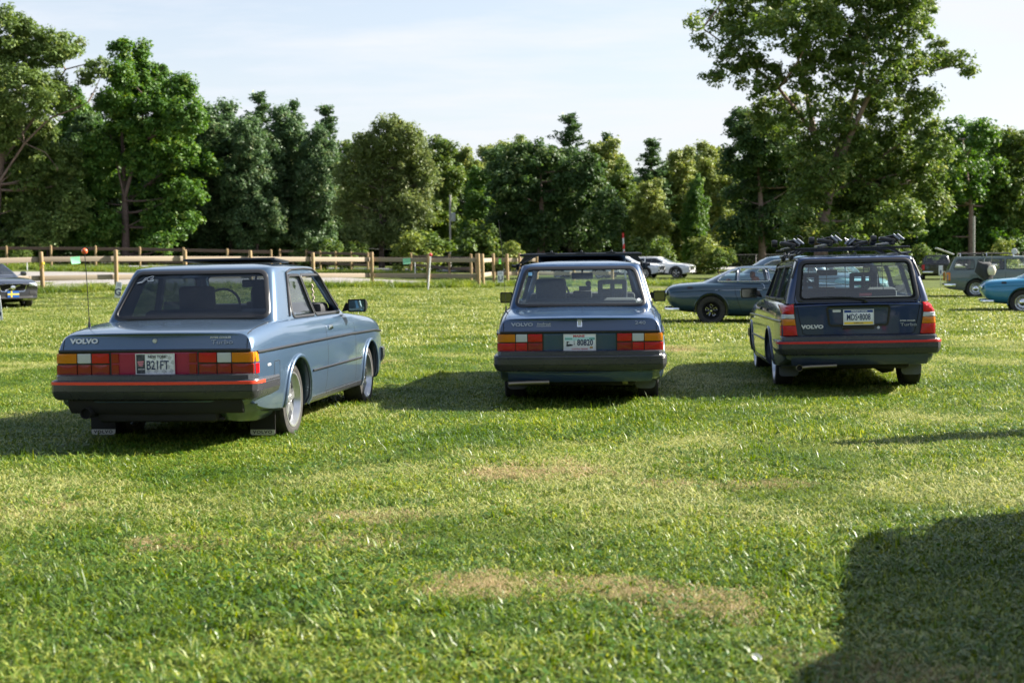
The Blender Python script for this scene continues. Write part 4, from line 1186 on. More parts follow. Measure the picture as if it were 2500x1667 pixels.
class Surf:
    """outer skin of a part, used to lay panes, seals, trim and lamps onto it"""
    def __init__(s, *geos):
        v = []; f = []
        for g in geos:
            n = len(v); v += list(g[0]); f += [[i+n for i in q] for q in g[1]]
        s.t = BVHTree.FromPolygons([Vector(p) for p in v], f)
    def hit(s, a, b, axis, sign, lift=0.0):
        """axis x: (a, b) = (y, z) seen from sign*x; axis y: (x, z) seen from sign*y; axis z: (x, y) from above"""
        if axis == 'x': o = Vector((sign*4, a, b)); d = Vector((-sign, 0, 0))
        elif axis == 'y': o = Vector((a, sign*8, b)); d = Vector((0, -sign, 0))
        else: o = Vector((a, b, 4)); d = Vector((0, 0, -1))
        h = s.t.ray_cast(o, d)
        if h[0] is None: return None
        nn = h[1] if h[1].dot(d) < 0 else -h[1]
        return h[0] + (-d)*lift*0.35 + nn*lift*0.65
    def slab(s, loop, axis, sign, lift=.01, depth=.02, rings=(0, .4, .75, .96, 1), dome=0.0):
        cx = sum(p[0] for p in loop)/len(loop); cy = sum(p[1] for p in loop)/len(loop)
        v = []; f = []; n = len(loop); last = None
        for ri, k in enumerate(rings):
            if k == 0:
                p = s.hit(cx, cy, axis, sign, lift+dome); v.append(p if p else Vector((0, 0, 0))); continue
            for q in loop:
                l = lift + dome*(1-k*k) - (.25*min(lift, .012) if k == 1 else 0)
                p = s.hit(cx+(q[0]-cx)*k, cy+(q[1]-cy)*k, axis, sign, l)
                v.append(p if p else (last if last else Vector((0, 0, 0)))); last = v[-1]
        for i in range(n): f.append([0, 1+i, 1+(i+1)%n])
        for r in range(len(rings)-2):
            a, b = 1+r*n, 1+(r+1)*n
            for i in range(n): f.append([a+i, b+i, b+(i+1)%n, a+(i+1)%n])
        if depth:
            a = 1+(len(rings)-2)*n; b = len(v)
            for i in range(n):
                d = {'x': Vector((-sign*depth, 0, 0)), 'y': Vector((0, -sign*depth, 0)), 'z': Vector((0, 0, -depth))}[axis]
                v.append(v[a+i] + d)
            for i in range(n): f.append([a+i, b+i, b+(i+1)%n, a+(i+1)%n])
        return v, f
    def seal(s, loop, axis, sign, w=.024, lift=.007):
        L = [(offset_loop(loop, -.004), -.006), (loop, lift), (offset_loop(loop, w*.55), lift*1.15), (offset_loop(loop, w), .000), (offset_loop(loop, w+.002), -.006)]
        rows = []
        for lp, lf in L:
            r = []
            for q in lp:
                p = s.hit(q[0], q[1], axis, sign, lf); r.append(p if p else (r[-1] if r else Vector((0, 0, 0))))
            rows.append(r)
        n = len(loop); v = [p for r in rows for p in r]; f = []
        for i in range(len(rows)-1):
            for k in range(n): f.append([i*n+k, i*n+(k+1)%n, (i+1)*n+(k+1)%n, (i+1)*n+k])
        return v, f
    def strip(s, path, axis, sign, w=.005, lift=.002, closed=False, step=.05):
        P = []
        pl = list(path) + ([path[0]] if closed else [])
        for a, b in zip(pl, pl[1:]):
            k = max(1, int(math.dist(a, b)/step))
            for i in range(k): P.append((a[0]+(b[0]-a[0])*i/k, a[1]+(b[1]-a[1])*i/k))
        P.append(pl[-1]); v = []; f = []
        for i, p in enumerate(P):
            a = P[max(0, i-1)]; b = P[min(len(P)-1, i+1)]; t = Vector((b[0]-a[0], b[1]-a[1])); t.normalize(); nn = Vector((-t.y, t.x))*w/2
            for sg in (-1, 1):
                h = s.hit(p[0]+nn.x*sg, p[1]+nn.y*sg, axis, sign, lift); v.append(h if h else (v[-2] if len(v) > 1 else Vector((0, 0, 0))))
        for i in range(len(P)-1): f.append([2*i, 2*i+1, 2*i+3, 2*i+2])
        return v, f
    def path(s, pts, axis, sign, lift=.005, step=.06):
        out = []
        for a, b in zip(pts, pts[1:]):
            k = max(1, int(math.dist(a, b)/step))
            for i in range(k):
                h = s.hit(a[0]+(b[0]-a[0])*i/k, a[1]+(b[1]-a[1])*i/k, axis, sign, lift)
                if h: out.append(h)
        h = s.hit(pts[-1][0], pts[-1][1], axis, sign, lift)
        if h: out.append(h)
        return out
def sweep(path, prof, mb, mi=0, caps=True):
    """profile (outward offset, z) carried along a plan path"""
    rows = []; L = len(path); tot = 0.0
    for i in range(L-1):
        tt = Vector(path[i+1]) - Vector(path[i]); tot += tt.y*path[i][0] - tt.x*(path[i][1]-1.3)
    if tot < 0: path = path[::-1]
    for i, p in enumerate(path):
        a = Vector(path[max(0, i-1)]); b = Vector(path[min(L-1, i+1)]); t = (b-a).normalized(); nn = Vector((t.y, -t.x))
        rows.append([(p[0]+nn.x*o, p[1]+nn.y*o, z) for o, z in prof])
    n = len(prof); v = [p for r in rows for p in r]; f = []
    for i in range(L-1):
        for k in range(n): f.append([i*n+k, i*n+(k+1)%n, (i+1)*n+(k+1)%n, (i+1)*n+k])
    if caps: f.append(list(range(n))[::-1]); f.append([(L-1)*n+k for k in range(n)])
    mb.add(v, f, mi)
def rect(x0, x1, z0, z1, r=.006): return roundpoly([(x0, z0), (x1, z0), (x1, z1), (x0, z1)], r, 3)
def quad(p, r=.04, n=5, sub=0):
    if sub:
        q = []
        for a, b in zip(p, p[1:]+p[:1]):
            for i in range(sub): q.append((a[0]+(b[0]-a[0])*i/sub, a[1]+(b[1]-a[1])*i/sub))
    return densify(roundpoly(p, r, n), .07)
def densify(lp, step):
    out = []
    for a, b in zip(lp, lp[1:]+lp[:1]):
        k = max(1, int(math.dist(a, b)/step))
        for i in range(k): out.append((a[0]+(b[0]-a[0])*i/k, a[1]+(b[1]-a[1])*i/k))
    return out

_wheel_cache = {}
def wheel(parent, x, y, side, style='steel', R_=.31, w=.195, rim=.205, z=None):
    z = z if z is not None else R_-.02
    k = (style, round(R_, 3), round(w, 3), round(rim, 3))
    if k not in _wheel_cache:
        h = w/2
        t = MB(); t.lathe([(rim-.008, -h*.80), (rim+.004, -h*.92), (R_*.86, -h*1.0), (R_*.96, -h*.93), (R_*.992, -h*.74), (R_, -h*.3), (R_, h*.3), (R_*.992, h*.74), (R_*.96, h*.93), (R_*.86, h*1.0), (rim+.004, h*.92), (rim-.008, h*.80)], 'x', n=40)
        for i in range(4):
            xx = -h*.55+i*h*.37; t.lathe([(R_+.0015, xx-.004), (R_-.006, xx), (R_+.0015, xx+.004)], 'x', n=40)
        rm = MB()   # mats: 0 alloy, 1 dark, 2 chrome
        rm.lathe([(rim-.002, -h*.85), (rim-.018, -h*.6), (rim-.022, h*.45), (rim-.006, h*.86), (rim+.005, h*.90), (rim+.005, h*.97), (rim-.010, h*.96), (rim-.016, h*.80), (rim-.030, h*.40)], 'x', n=40)
        dz = {'five': h*.30, 'classic': h*.15}.get(style, h*.45)
        if style == 'five':
            for i in range(5):
                a = 2*math.pi*i/5+.3
                ca, sa = math.cos(a), math.sin(a)
                pts = []
                for rr, ww, hh, dd in ((.045, .034, .02, .012), (rim*.55, .026, .018, .02), (rim-.02, .032, .012, -.004)):
                    for s1 in (-1, 1):
                        for xx in (dz-hh+dd, dz+hh+dd): pts.append((xx, ca*rr-sa*ww*s1, sa*rr+ca*ww*s1))
                rm.hull(pts[:8]); rm.hull(pts[4:])
            rm.lathe([(.001, dz+.03), (.030, dz+.03), (.036, dz+.02), (.052, dz+.012), (.06, dz-.03)], 'x', n=20, mi=0)
            rm.lathe([(.001, dz-.05), (rim-.024, dz-.06)], 'x', n=30, mi=1)
        elif style == 'ten':
            for i in range(10):
                a = 2*math.pi*i/10; ca, sa = math.cos(a), math.sin(a); pts = []
                for rr, ww in ((.04, .012), (rim-.012, .018)):
                    for s1 in (-1, 1):
                        for xx in (dz-.012, dz+.012): pts.append((xx, ca*rr-sa*ww*s1, sa*rr+ca*ww*s1))
                rm.hull(pts)
            rm.lathe([(.001, dz+.02), (.05, dz+.016), (.055, dz-.02)], 'x', n=16)
            rm.lathe([(.001, dz-.04), (rim-.024, dz-.05)], 'x', n=30, mi=1)
        elif style == 'classic':
            rm.lathe([(.001, dz+.035), (.05, dz+.03), (.085, dz+.012), (.09, dz)], 'x', n=24, mi=2)
            rm.lathe([(.09, dz), (.13, dz+.012), (rim-.02, dz-.01)], 'x', n=30, mi=0)
            for i in range(10):
                a = 2*math.pi*i/10; rm.box((dz+.008, .135*math.cos(a), .135*math.sin(a)), (.012, .026, .016), 1, rot=(a, 0, 0))
            rm.lathe([(rim-.006, h*.97), (rim+.003, h*1.0), (rim+.006, h*.95)], 'x', n=36, mi=2)
        elif style == 'fan':
            rm.lathe([(.001, dz-.02), (rim-.02, dz-.03)], 'x', n=30, mi=1)
            for i in range(5):
                a = 2*math.pi*i/5+.31; ca, sa = math.cos(a), math.sin(a)
                lp = [(.05, -.014), (rim*.62, -.034), (rim*.66, .0), (rim*.62, .034), (.05, .014)]
                path = [(dz+.01, ca*q-sa*s_, sa*q+ca*s_) for q, s_ in lp]
                rm.tube(path, .0055, 5, 2, closed=True)
            rm.lathe([(.001, dz+.03), (.025, dz+.028), (.032, dz)], 'x', n=18, mi=2)
        else:
            rm.lathe([(.001, dz+.03), (.05, dz+.03), (.07, dz+.01), (.12, dz), (rim*.80, dz+.012), (rim-.02, dz-.02)], 'x', n=30, mi=0)
        mats = {'five': [M['alloy'], M['darkhole'], M['chrome']], 'ten': [M['alloy'], M['darkhole'], M['chrome']], 'classic': [M['alloy'], M['darkhole'], M['chrome']], 'fan': [M['darkhole'], M['darkhole'], M['chrome']]}.get(style, [M['alloy'], M['darkhole'], M['chrome']])
        _wheel_cache[k] = (t.mesh('tyre', M['rubber'], 40), rm.mesh('rim', mats, 35))
    tm, rmm = _wheel_cache[k]
    e = bpy.data.objects.new('wheel', None); e.empty_display_size = .2; e.location = (x*1.0, y, z); e.rotation_euler = (0, 0, 0 if side > 0 else math.pi)
    link(e, parent)
    for nm, me in (('tyre', tm), ('rim', rmm)): link(bpy.data.objects.new(nm, me), e)
def plate(parent, c, w, h, face, frame, texts, name='number_plate', extras=None, rx=0.0):
    """flat plate facing -Y; texts: (string, size, dx, dz, material, sx, bold)"""
    b = MB(); b.rbox((0, 0, 0), (w, .006, h), .003, 0)
    fr = MB()
    o = b.build(name, [face], parent, 30); o.location = c; o.rotation_euler = (rx, 0, 0)
    for a in ((0, h/2+.002, w+.012, .007), (0, -h/2-.002, w+.012, .007)): fr.box((a[0], -.001, a[1]), (a[2], .010, a[3]))
    for a in ((w/2+.002, 0, .007, h), (-w/2-.002, 0, .007, h)): fr.box((a[0], -.001, a[1]), (a[2], .009, a[3]))
    fr.build('plate_frame', frame, o, 0)
    groups = {}
    for (s, size, dx, dz, mat, sx, bold) in texts:
        v, f = text_geo(s, size, bold, .0008, 'CENTER', sx)
        groups.setdefault(mat.name, (mat, MB()))[1].add([(p[0]+dx, p[1]-.0042, p[2]+dz) for p in v], f)
    for mat, mb_ in groups.values(): mb_.build('lettering', mat, o, 0)
    if extras: extras(o)
    return o
def badge(parent, S, s, size, x, z, mat, sx=1.0, bold=.0, axis='y', sign=-1, name='badge', shear=0.0, back=None, space=1.0):
    v, f = text_geo(s, size, bold, .003, 'CENTER', sx, shear, space)
    out = []
    for p in v:
        h = S.hit(x+p[0], z+p[2], 'y', -1, .004 + (.004 if p[1] < 0 else 0)); out.append(h if h else Vector((x+p[0], -1.2, z+p[2])))
    mb_ = MB(); mb_.add(out, f); mb_.build(name, mat, parent, 0)
def seat(parent, x, y, top=1.21, slots=False, w=.46, lean=.16, z0=.60):
    b = MB(); hh = top-.26
    b.rbox((x, y-.02, (z0+hh)/2), (w, .13, hh-z0+.04), .05, rot=(lean, 0, 0))
    y2 = y-.02-(hh-z0)/2*math.sin(lean)-.03
    if slots:
        for dx in (-.135, .135): b.rbox((x+dx, y2-.02, top-.13), (.055, .06, .26), .02, rot=(lean*.5, 0, 0))
        for dz in (.02, .12, .225): b.rbox((x, y2-.02, top-dz), (.30, .06, .05), .02, rot=(lean*.5, 0, 0))
        b.rbox((x, y2-.02, top-.13), (.05, .05, .24), .02)
    else:
        b.rbox((x, y2-.015, top-.12), (w*.74, .09, .27), .04, rot=(lean*.6, 0, 0))
    b.rbox((x, y+.24, z0+.0), (w+.02, .5, .14), .05)
    b.build('seat', M['seatcloth'], parent, 40)
def shade_geo_house(root, name, levels, crown_h, cutters, mat):
    solid, outer = house_geo(levels, crown_h)
    g = cut(solid, cutters)
    mb_ = MB(); mb_.add(*g); o = mb_.build(name, mat, root, 32)
    return Surf(outer), o
def arch_path(y0, R_, x_fn, S, side, z0=.30, a0=-12, a1=192, n=26, lift=.004):
    out = []
    for i in range(n+1):
        a = R(a0+(a1-a0)*i/n); y = y0+R_*math.cos(a); z = z0+R_*math.sin(a)
        h = S.hit(y, z, 'x', side, lift)
        if h is None: h = Vector((side*x_fn, y, z))
        out.append(h)
    return out
def lamp_cell(root, S, loop, mat, name='lens', axis='y', sign=-1, lift=.014, depth=.02, dome=.002):
    v, f = S.slab(loop, axis, sign, lift, depth, dome=dome); mb_ = MB(); mb_.add(v, f); return mb_.build(name, mat, root, 30)
# ---------------------------------------------------------------- the three boxy cars in front
def cyl_x(y, z, r, x0, x1, n=36):
    lp = [(y+r*math.cos(2*math.pi*i/n), z+r*math.sin(2*math.pi*i/n)) for i in range(n)]
    return extrude_cut(lp, 'x', x0, x1)
MIRROR = {'L': (.925, .075, .049), 'C': (.895, .060, .050), 'W': (.930, .088, .050)}
def boxy_car(name, label, loc, yaw, tilt, paint_mat, kind='sedan', two_door=False, wheel_style='steel', glass_r='glass_rear', glass_s='glass_clear',
             stripe=None, rimR=.205, detail=True, flare=.014, category='car', hub=.29, dark_lower=False, slots=False, mir='L'):
    root = empty(name, loc, -yaw, label, category)
    root.rotation_euler = Euler((tilt[1], -tilt[0], -yaw), 'XYZ')
    root.rotation_mode = 'XYZ'
    wag = kind == 'wagon'
    if wag:
        sts = [(-1.035,.790,.33,.915),(-.93,.805,.30,.93),(-.6,.835,.24,.95),(0,.85,.21,.96),(.8,.855,.20,.965),(1.5,.855,.20,.965),(2.0,.855,.2,.955),(2.4,.85,.2,.93),(3.0,.835,.22,.89),(3.28,.815,.25,.85),(3.40,.79,.3,.81)]
        bow = .030
    else:
        sts = [(-1.055,.800,.37,.905),(-.95,.812,.30,.925),(-.6,.835,.24,.952),(-.25,.845,.22,.972),(.5,.855,.20,.975),(1.5,.855,.20,.968),(2.0,.855,.2,.958),(2.4,.85,.2,.935),(3.0,.835,.22,.89),(3.28,.815,.25,.85),(3.40,.79,.3,.81)]
        bow = .085
    bg_ = body_geo(sts, SEC_BOXY, bow, .06, lean=.0 if wag else .38)
    arches = [cyl_x(0, hub+.01, .355, .56, 1.1), cyl_x(0, hub+.01, .355, -1.1, -.56), cyl_x(2.65, hub+.01, .355, .54, 1.1), cyl_x(2.65, hub+.01, .355, -1.1, -.54)]
    body = cut(bg_, arches)
    ob = MB().add(*body).build('body', paint_mat, root, 30)
    S = Surf(bg_)
    # cabin
    if wag:
        lv = [(.935, -1.005, 2.12, .765, .735, .72, .03, .13, .05, .08), (.98, -.995, 2.05, .755, .728, .70, .03, .13, .05, .08), (1.10, -.955, 1.90, .722, .700, .66, .03, .12, .05, .08), (1.25, -.90, 1.72, .677, .655, .62, .03, .11, .05, .08), (1.37, -.858, 1.58, .632, .615, .58, .03, .10, .05, .08), (1.405, -.842, 1.53, .612, .598, .56, .03, .10, .05, .08)]
        crown_h = .052
        rwin = quad([(-.608, .965), (.608, .965), (.556, 1.358), (-.556, 1.358)], .055)
        fwin = quad([(-.60, 1.00), (.60, 1.00), (.52, 1.345), (-.52, 1.345)], .05)
        sides = [quad([(1.00, .985), (1.88, .985), (1.56, 1.325), (.98, 1.325)], [.03, .03, .06, .03]), quad([(.10, .985), (.93, .985), (.92, 1.325), (.10, 1.325)], .03), quad([(-.80, .985), (.02, .985), (.02, 1.325), (-.68, 1.325)], [.05, .03, .03, .06])]
        ybk = -.3
    else:
        lv = [(.945, -.275, 2.12, .775, .735, .72, .045, .13, .07, .08), (.985, -.262, 2.05, .765, .728, .70, .045, .13, .07, .08), (1.10, -.175, 1.90, .732, .700, .66, .045, .12, .07, .08), (1.25, -.055, 1.72, .690, .660, .62, .045, .11, .06, .08), (1.36, .032, 1.59, .655, .628, .59, .045, .10, .06, .08), (1.397, .066, 1.54, .635, .612, .57, .045, .10, .06, .08)]
        crown_h = .050
        rwin = quad([(-.655, 1.010), (.655, 1.010), (.553, 1.358), (-.553, 1.358)], .05)
        fwin = quad([(-.60, 1.00), (.60, 1.00), (.52, 1.335), (-.52, 1.335)], .05)
        if two_door: sides = [quad([(.90, .985), (1.88, .985), (1.56, 1.325), (.80, 1.325)], [.03, .03, .07, .03]), quad([(.20, .985), (.84, .985), (.74, 1.325), (.36, 1.325)], [.04, .02, .02, .10])]
        else: sides = [quad([(1.00, .985), (1.88, .985), (1.56, 1.325), (.98, 1.325)], [.03, .03, .06, .03]), quad([(.10, .985), (.93, .985), (.92, 1.325), (.30, 1.325)], [.05, .03, .03, .08])]
        ybk = .55
    cutters = [extrude_cut(rwin, 'y', -3, ybk), extrude_cut(fwin, 'y', 1.2 if not wag else 1.2, 4)] + [extrude_cut(q, 'x', -2, 2) for q in sides]
    H, oh = shade_geo_house(root, 'roof_and_pillars', lv, crown_h, cutters, paint_mat)
    # panes and seals
    def pane(loop, axis, sign, mat, nm, w=.024, sm='seal', lift=.008):
        v, f = H.slab(loop, axis, sign, -.010, 0); o = MB().add(v, f).build(nm, M[mat], root, 40)
        v, f = H.seal(loop, axis, sign, w, lift); MB().add(v, f).build('window_seal', M[sm], o, 40); return o
    rp = pane(rwin, 'y', -1, glass_r, 'rear_window', .034 if not wag else .040)
    pane(fwin, 'y', 1, 'glass_clear', 'windscreen', .03)
    for sd in (1, -1):
        for i, q in enumerate(sides):
            if two_door and i == 0 and sd == 1:      # this door window is wound down
                v, f = H.seal(q, 'x', sd, .026, .008); MB().add(v, f).build('window_seal', M['seal'], root, 40); continue
            pane(q, 'x', sd, glass_s, 'side_window', .024)
    # inside
    ins = MB()
    ins.rbox((0, .72 if wag else .9, .955), (1.40, 2.5 if wag else 2.1, .05), .02)
    if not wag: ins.rbox((0, .02, .985), (1.24, .46, .03), .012)
    else: ins.rbox((0, -.55, .95), (1.30, .7, .04), .015)
    ins.rbox((0, 1.78, 1.005), (1.22, .28, .12), .04)
    ins.rbox((0, 1.60, 1.045), (.22, .10, .09), .02)
    ins.build('interior', M['interior'], root, 40)
    seat(root, -.34, .95, 1.235 if not wag else 1.25, slots); seat(root, .34, .95, 1.225 if not wag else 1.25, slots or kind == 'sedan' and not two_door)
    rb_ = MB(); rb_.rbox((0, .27 if not wag else .15, .97), (1.20, .14, .16 if not wag else .22), .05, rot=(.15, 0, 0)); rb_.build('rear_bench', M['seatcloth'], root, 40)
    sw = MB(); sw.lathe([(.185, -.012), (.197, 0), (.185, .012), (.173, 0), (.185, -.012)], 'y', (0, 0, 0), 24); sw.box((0, 0, 0), (.35, .02, .04)); so = sw.build('steering_wheel', M['interior'], root, 40); so.location = (-.34, 1.50, 1.04); so.rotation_euler = (R(-22), 0, 0)
    mi_ = MB(); mi_.rbox((0, 1.50, 1.262), (.25, .03, .072), .012); mi_.tube([(0, 1.52, 1.28), (0, 1.57, 1.37)], .01, 6); mi_.build('rear_view_mirror', M['trim'], root, 40)
    # bumpers
    bx = .848
    path = [(bx, -.56), (bx, -.95), (bx-.002, -1.05), (bx-.014, -1.105), (bx-.045, -1.140), (bx-.09, -1.155), (.62, -1.172), (.42, -1.188), (.2, -1.197), (0, -1.20)]
    path = path + [(-p[0], p[1]) for p in path[-2::-1]]
    prof = [(-.10, .548), (-.03, .552), (-.010, .546), (-.001, .530), (-.001, .522), (-.004, .518), (-.001, .514), (0, .482), (0, .462), (-.003, .460), (0, .458), (-.010, .428), (-.026, .400), (-.05, .390), (-.12, .390)]
    b_ = MB(); sweep(path, prof, b_); bo = b_.build('rear_bumper', M['bumper'], root, 28)
    f_ = MB(); sweep([(p[0]*.965, p[1]) for p in path], [(-.10, .590), (-.025, .590), (-.012, .582), (-.008, .548), (-.10, .548)], f_); f_.build('bumper_filler', M['bumper'], root, 28)
    if stripe:
        s_ = MB(); sweep(path[1:-1], [(-.003, .536), (.0025, .535), (.0025, .513), (-.003, .512)], s_); s_.build('stripe', M[stripe], bo, 30)
    fp = [(-p[0], 3.465+(-p[1]-1.20)*1.0) for p in path[1:-1]]
    b_ = MB(); sweep(fp, prof, b_); b_.build('front_bumper', M['bumper'], root, 28)
    # wheels
    for sd in (1, -1):
        wheel(root, sd*.695, 0, sd, wheel_style, .31, .20, rimR, hub)
        wheel(root, sd*.705, 2.65, sd, wheel_style, .31, .20, rimR, hub)
    # arch lips, side trim, sills
    gp = MB()
    for sd in (1, -1):
        tm_ = MB(); sl_ = MB()
        for y0 in (0, 2.65):
            P_ = arch_path(y0, .360, .85, S, sd, hub+.01, lift=.002)
            MB().tube(P_, flare, 8).build('arch_lip', paint_mat, root, 60)
        crz = .735
        P_ = S.path([(-1.0, crz+.012), (-.5, crz+.018), (.3, crz+.022), (1.8, crz+.022), (2.9, crz+.010), (3.40, crz-.02)], 'x', sd, .004)
        tm_.tube(P_, .013, 7)
        P_ = S.path([(.40, .505), (2.22, .505)], 'x', sd, .004); tm_.tube(P_, .010, 6)
        lp = quad([(.36, .225), (2.30, .225), (2.30, .275), (.36, .275)], .01); v, f = S.slab(lp, 'x', sd, .006, .02); sl_.add(v, f)
        tm_.build('side_trim', M['trim'], root, 50); sl_.build('sill_trim', M['bumper'], root, 30)
        if two_door: doors = [[(.82, .985), (.90, .94), (.935, .86), (.93, .60), (.87, .34), (.84, .285), (1.98, .285), (1.98, .60), (2.0, .80), (2.0, .955)]]
        else: doors = [[(.97, .98), (.97, .285), (1.98, .285), (1.98, .60), (2.0, .80), (2.0, .955)], [(.97, .285), (.44, .285), (.40, .40), (.30, .56), (.14, .68), (.05, .80), (.05, .965)]]
        for d in doors: v, f = S.strip(d, 'x', sd, .006, .0015); gp.add(v, f)
        hb = MB()
        for hy in ([1.03] if two_door else [1.10, .22]):
            v, f = S.slab(rect(hy, hy+.13, .835, .872, .008), 'x', sd, .014, .02); hb.add(v, f)
        hb.build('door_handle', M['chrome'] if two_door else M['trim'], root, 30)
        mm = MB(); cx_, hw_, hh_ = MIRROR[mir]; mx_, my_, mz_ = sd*cx_, 1.80, 1.030 if mir != 'C' else 1.012
        mm.hull([(mx_+sx*(hw_+.013-a_*.3), my_+yy, mz_+sz*((hh_+.013)*(1 if yy < .03 else .6)-.02+a_)) for sx in (-1, 1) for sz in (-1, 1) for a_ in (0, .02) for yy in (-.035, -.02, .05)] + [(mx_+sx*hw_*.8, my_+.085, mz_+sz*.03) for sx in (-1, 1) for sz in (-1, 1)])
        mm.hull([(sd*.84, my_+.0, .985), (sd*.84, my_+.06, .985), (sd*.76, my_+.02, .97), (sd*.76, my_+.14, .97), (sd*.86, my_, 1.04), (sd*.80, my_+.03, 1.06), (sd*.86, my_+.04, 1.03)])
        mo = mm.build('wing_mirror', M['trim'], root, 30)
        MB().add(*extrude_cut(roundpoly([(mx_-hw_, mz_-hh_), (mx_+hw_, mz_-hh_), (mx_+hw_, mz_+hh_), (mx_-hw_, mz_+hh_)], .02, 3), 'y', my_-.038, my_-.034)).build('mirror_glass', M['mirror' if mir == 'L' else 'mirror_dark_reflection'], mo, 0)
    gp.build('door_gap', M['darkhole'], root, 0)
    dr = MB()
    for sd in (1, -1):
        if wag: pts_ = [(-.90, 1.20), (-.845, 1.375), (-.70, 1.398), (.4, 1.402), (1.40, 1.392), (1.62, 1.30), (1.98, 1.02)]
        else: pts_ = [(.10, .99), (.26, 1.22), (.36, 1.355), (.55, 1.385), (1.0, 1.392), (1.35, 1.385), (1.58, 1.31), (1.98, 1.02)]
        P_ = H.path(pts_, 'x', sd, .006, .05); dr.tube(P_, .011, 6)
    dr.build('drip_rail', M['seal'], root, 50)
    # underneath
    un = MB()
    un.rbox((0, -.80, .30), (1.1, .34, .14), .05); un.rbox((0, 1.3, .215), (1.2, 2.2, .05), .02)
    un.tube([(-.6, 0, hub), (.6, 0, hub)], .045, 10); un.sphere((0, 0, hub), .12, 12)
    un.build('underbody', M['under'], root, 40)
    va = MB(); sweep([(p[0]*.93, p[1]*.955) for p in path[5:-5]], [(-.02, .40), (0, .395), (-.012, .33), (-.05, .283), (-.09, .278), (-.09, .40)], va); va.build('rear_valance', M['under'] if two_door else paint_mat, root, 30)
    return root, S, H
def text_slab(root, mat, name, S, loop, lift=.003, depth=.0, axis='y', sign=-1):
    v, f = S.slab(loop, axis, sign, lift, depth); return MB().add(v, f).build(name, mat, root, 0)
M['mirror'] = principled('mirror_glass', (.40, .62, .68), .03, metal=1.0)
M['mirror_dark_reflection'] = principled('mirror_glass_painted_reflection', (.16, .17, .15), .06, metal=1.0)  # dark reflection of the surroundings is put into the glass colour
def sedan_lamps(root, S, low):
    for sd in (-1, 1):
        lo, hi = (.352, .797)
        lp = rect(min(sd*lo, sd*hi), max(sd*lo, sd*hi), .578, .760, .012)
        v, f = S.slab(densify(lp, .05), 'y', -1, .006, .03); hs = MB().add(v, f).build('tail_light', M['trim'], root, 30)
        cells = [(.629, .792, 1, 'lens_amber'), (.512, .622, 1, 'lens_white'), (.364, .504, 1, 'lens_red')] + [(.629, .792, 0, low[0]), (.512, .622, 0, low[1]), (.364, .504, 0, low[2])]
        for a, b, top, mt in cells:
            z0, z1 = (.676, .752) if top else (.587, .665)
            lp = densify(rect(min(sd*a, sd*b), max(sd*a, sd*b), z0, z1, .006), .03)
            v, f = S.slab(lp, 'y', -1, .016, .018, dome=.003); MB().add(v, f).build('lens', M[mt], hs, 30)
        for z0, z1, mt in ((.676, .752, 'lens_amber'), (.587, .665, 'lens_red')):
            v, f = S.slab(rect(-1.045, -.985, z0, z1, .006), 'x', sd, .006, .02); MB().add(v, f).build('side_lens', M[mt], hs, 30)
def sedan_rear(root, S, badge_left, badge_right):
    for sd in (-1, 1):
        lid = MB(); v, f = S.strip([(sd*.735, .905), (sd*.742, .86), (sd*.745, .772)], 'y', -1, .006, .0015); lid.add(v, f)
        v, f = S.strip([(sd*.733, -1.06), (sd*.728, -.8), (sd*.715, -.33)], 'z', 1, .006, .0015); lid.add(v, f)
        lid.build('boot_lid_gap', M['darkhole'], root, 0)
    t = MB(); P_ = S.path([(-.775, .768), (-.6, .768), (-.3, .768), (0, .768), (.3, .768), (.6, .768), (.775, .768)], 'y', -1, .008); t.tube(P_, .0125, 8)
    t.build('boot_trim', M['trim'], root, 50)
    for sd in (1, -1):
        v, f = S.slab(rect(-.03+sd*0, .03, 0, .01), 'y', -1) if False else ([], [])
P_L = paint('steel_blue_metallic', (0.066, 0.118, 0.192), .45, .30)
P_C = paint('dark_blue_paint', (0.011, 0.050, 0.130), .22, .30)
P_W = paint('navy_paint', (0.006, 0.026, 0.088), .2, .30)
def mudflap(root, x, y, w, z0, z1, mat, name='mud_flap', txt=False, r=.02):
    lp = roundpoly([(x-w/2, z0), (x+w/2, z0), (x+w/2, z1), (x-w/2, z1)], [r, r, .005, .005], 4)
    v, f = extrude_cut(lp, 'y', y, y+.006); o = MB().add(v, f).build(name, mat, root, 30)
    if txt:
        lp = roundpoly([(x-w/2+.004, z0+.002), (x+w/2-.004, z0+.002), (x+w/2-.004, z0+.047), (x-w/2+.004, z0+.047)], [r, r, .002, .002], 4)
        v, f = extrude_cut(lp, 'y', y-.004, y); MB().add(v, f).build('metal_strip', principled('flap_metal', (.55, .54, .52), .4, metal=.5), o, 30)
        v, f = text_geo('VOLVO', .036, .0010, .0008, 'CENTER', 1.25, 0, 1.15); MB().add([(p[0]+x, p[1]-.0055+y, p[2]+z0+.026) for p in v], f).build('lettering', M['black_print'], o, 0)
    return o
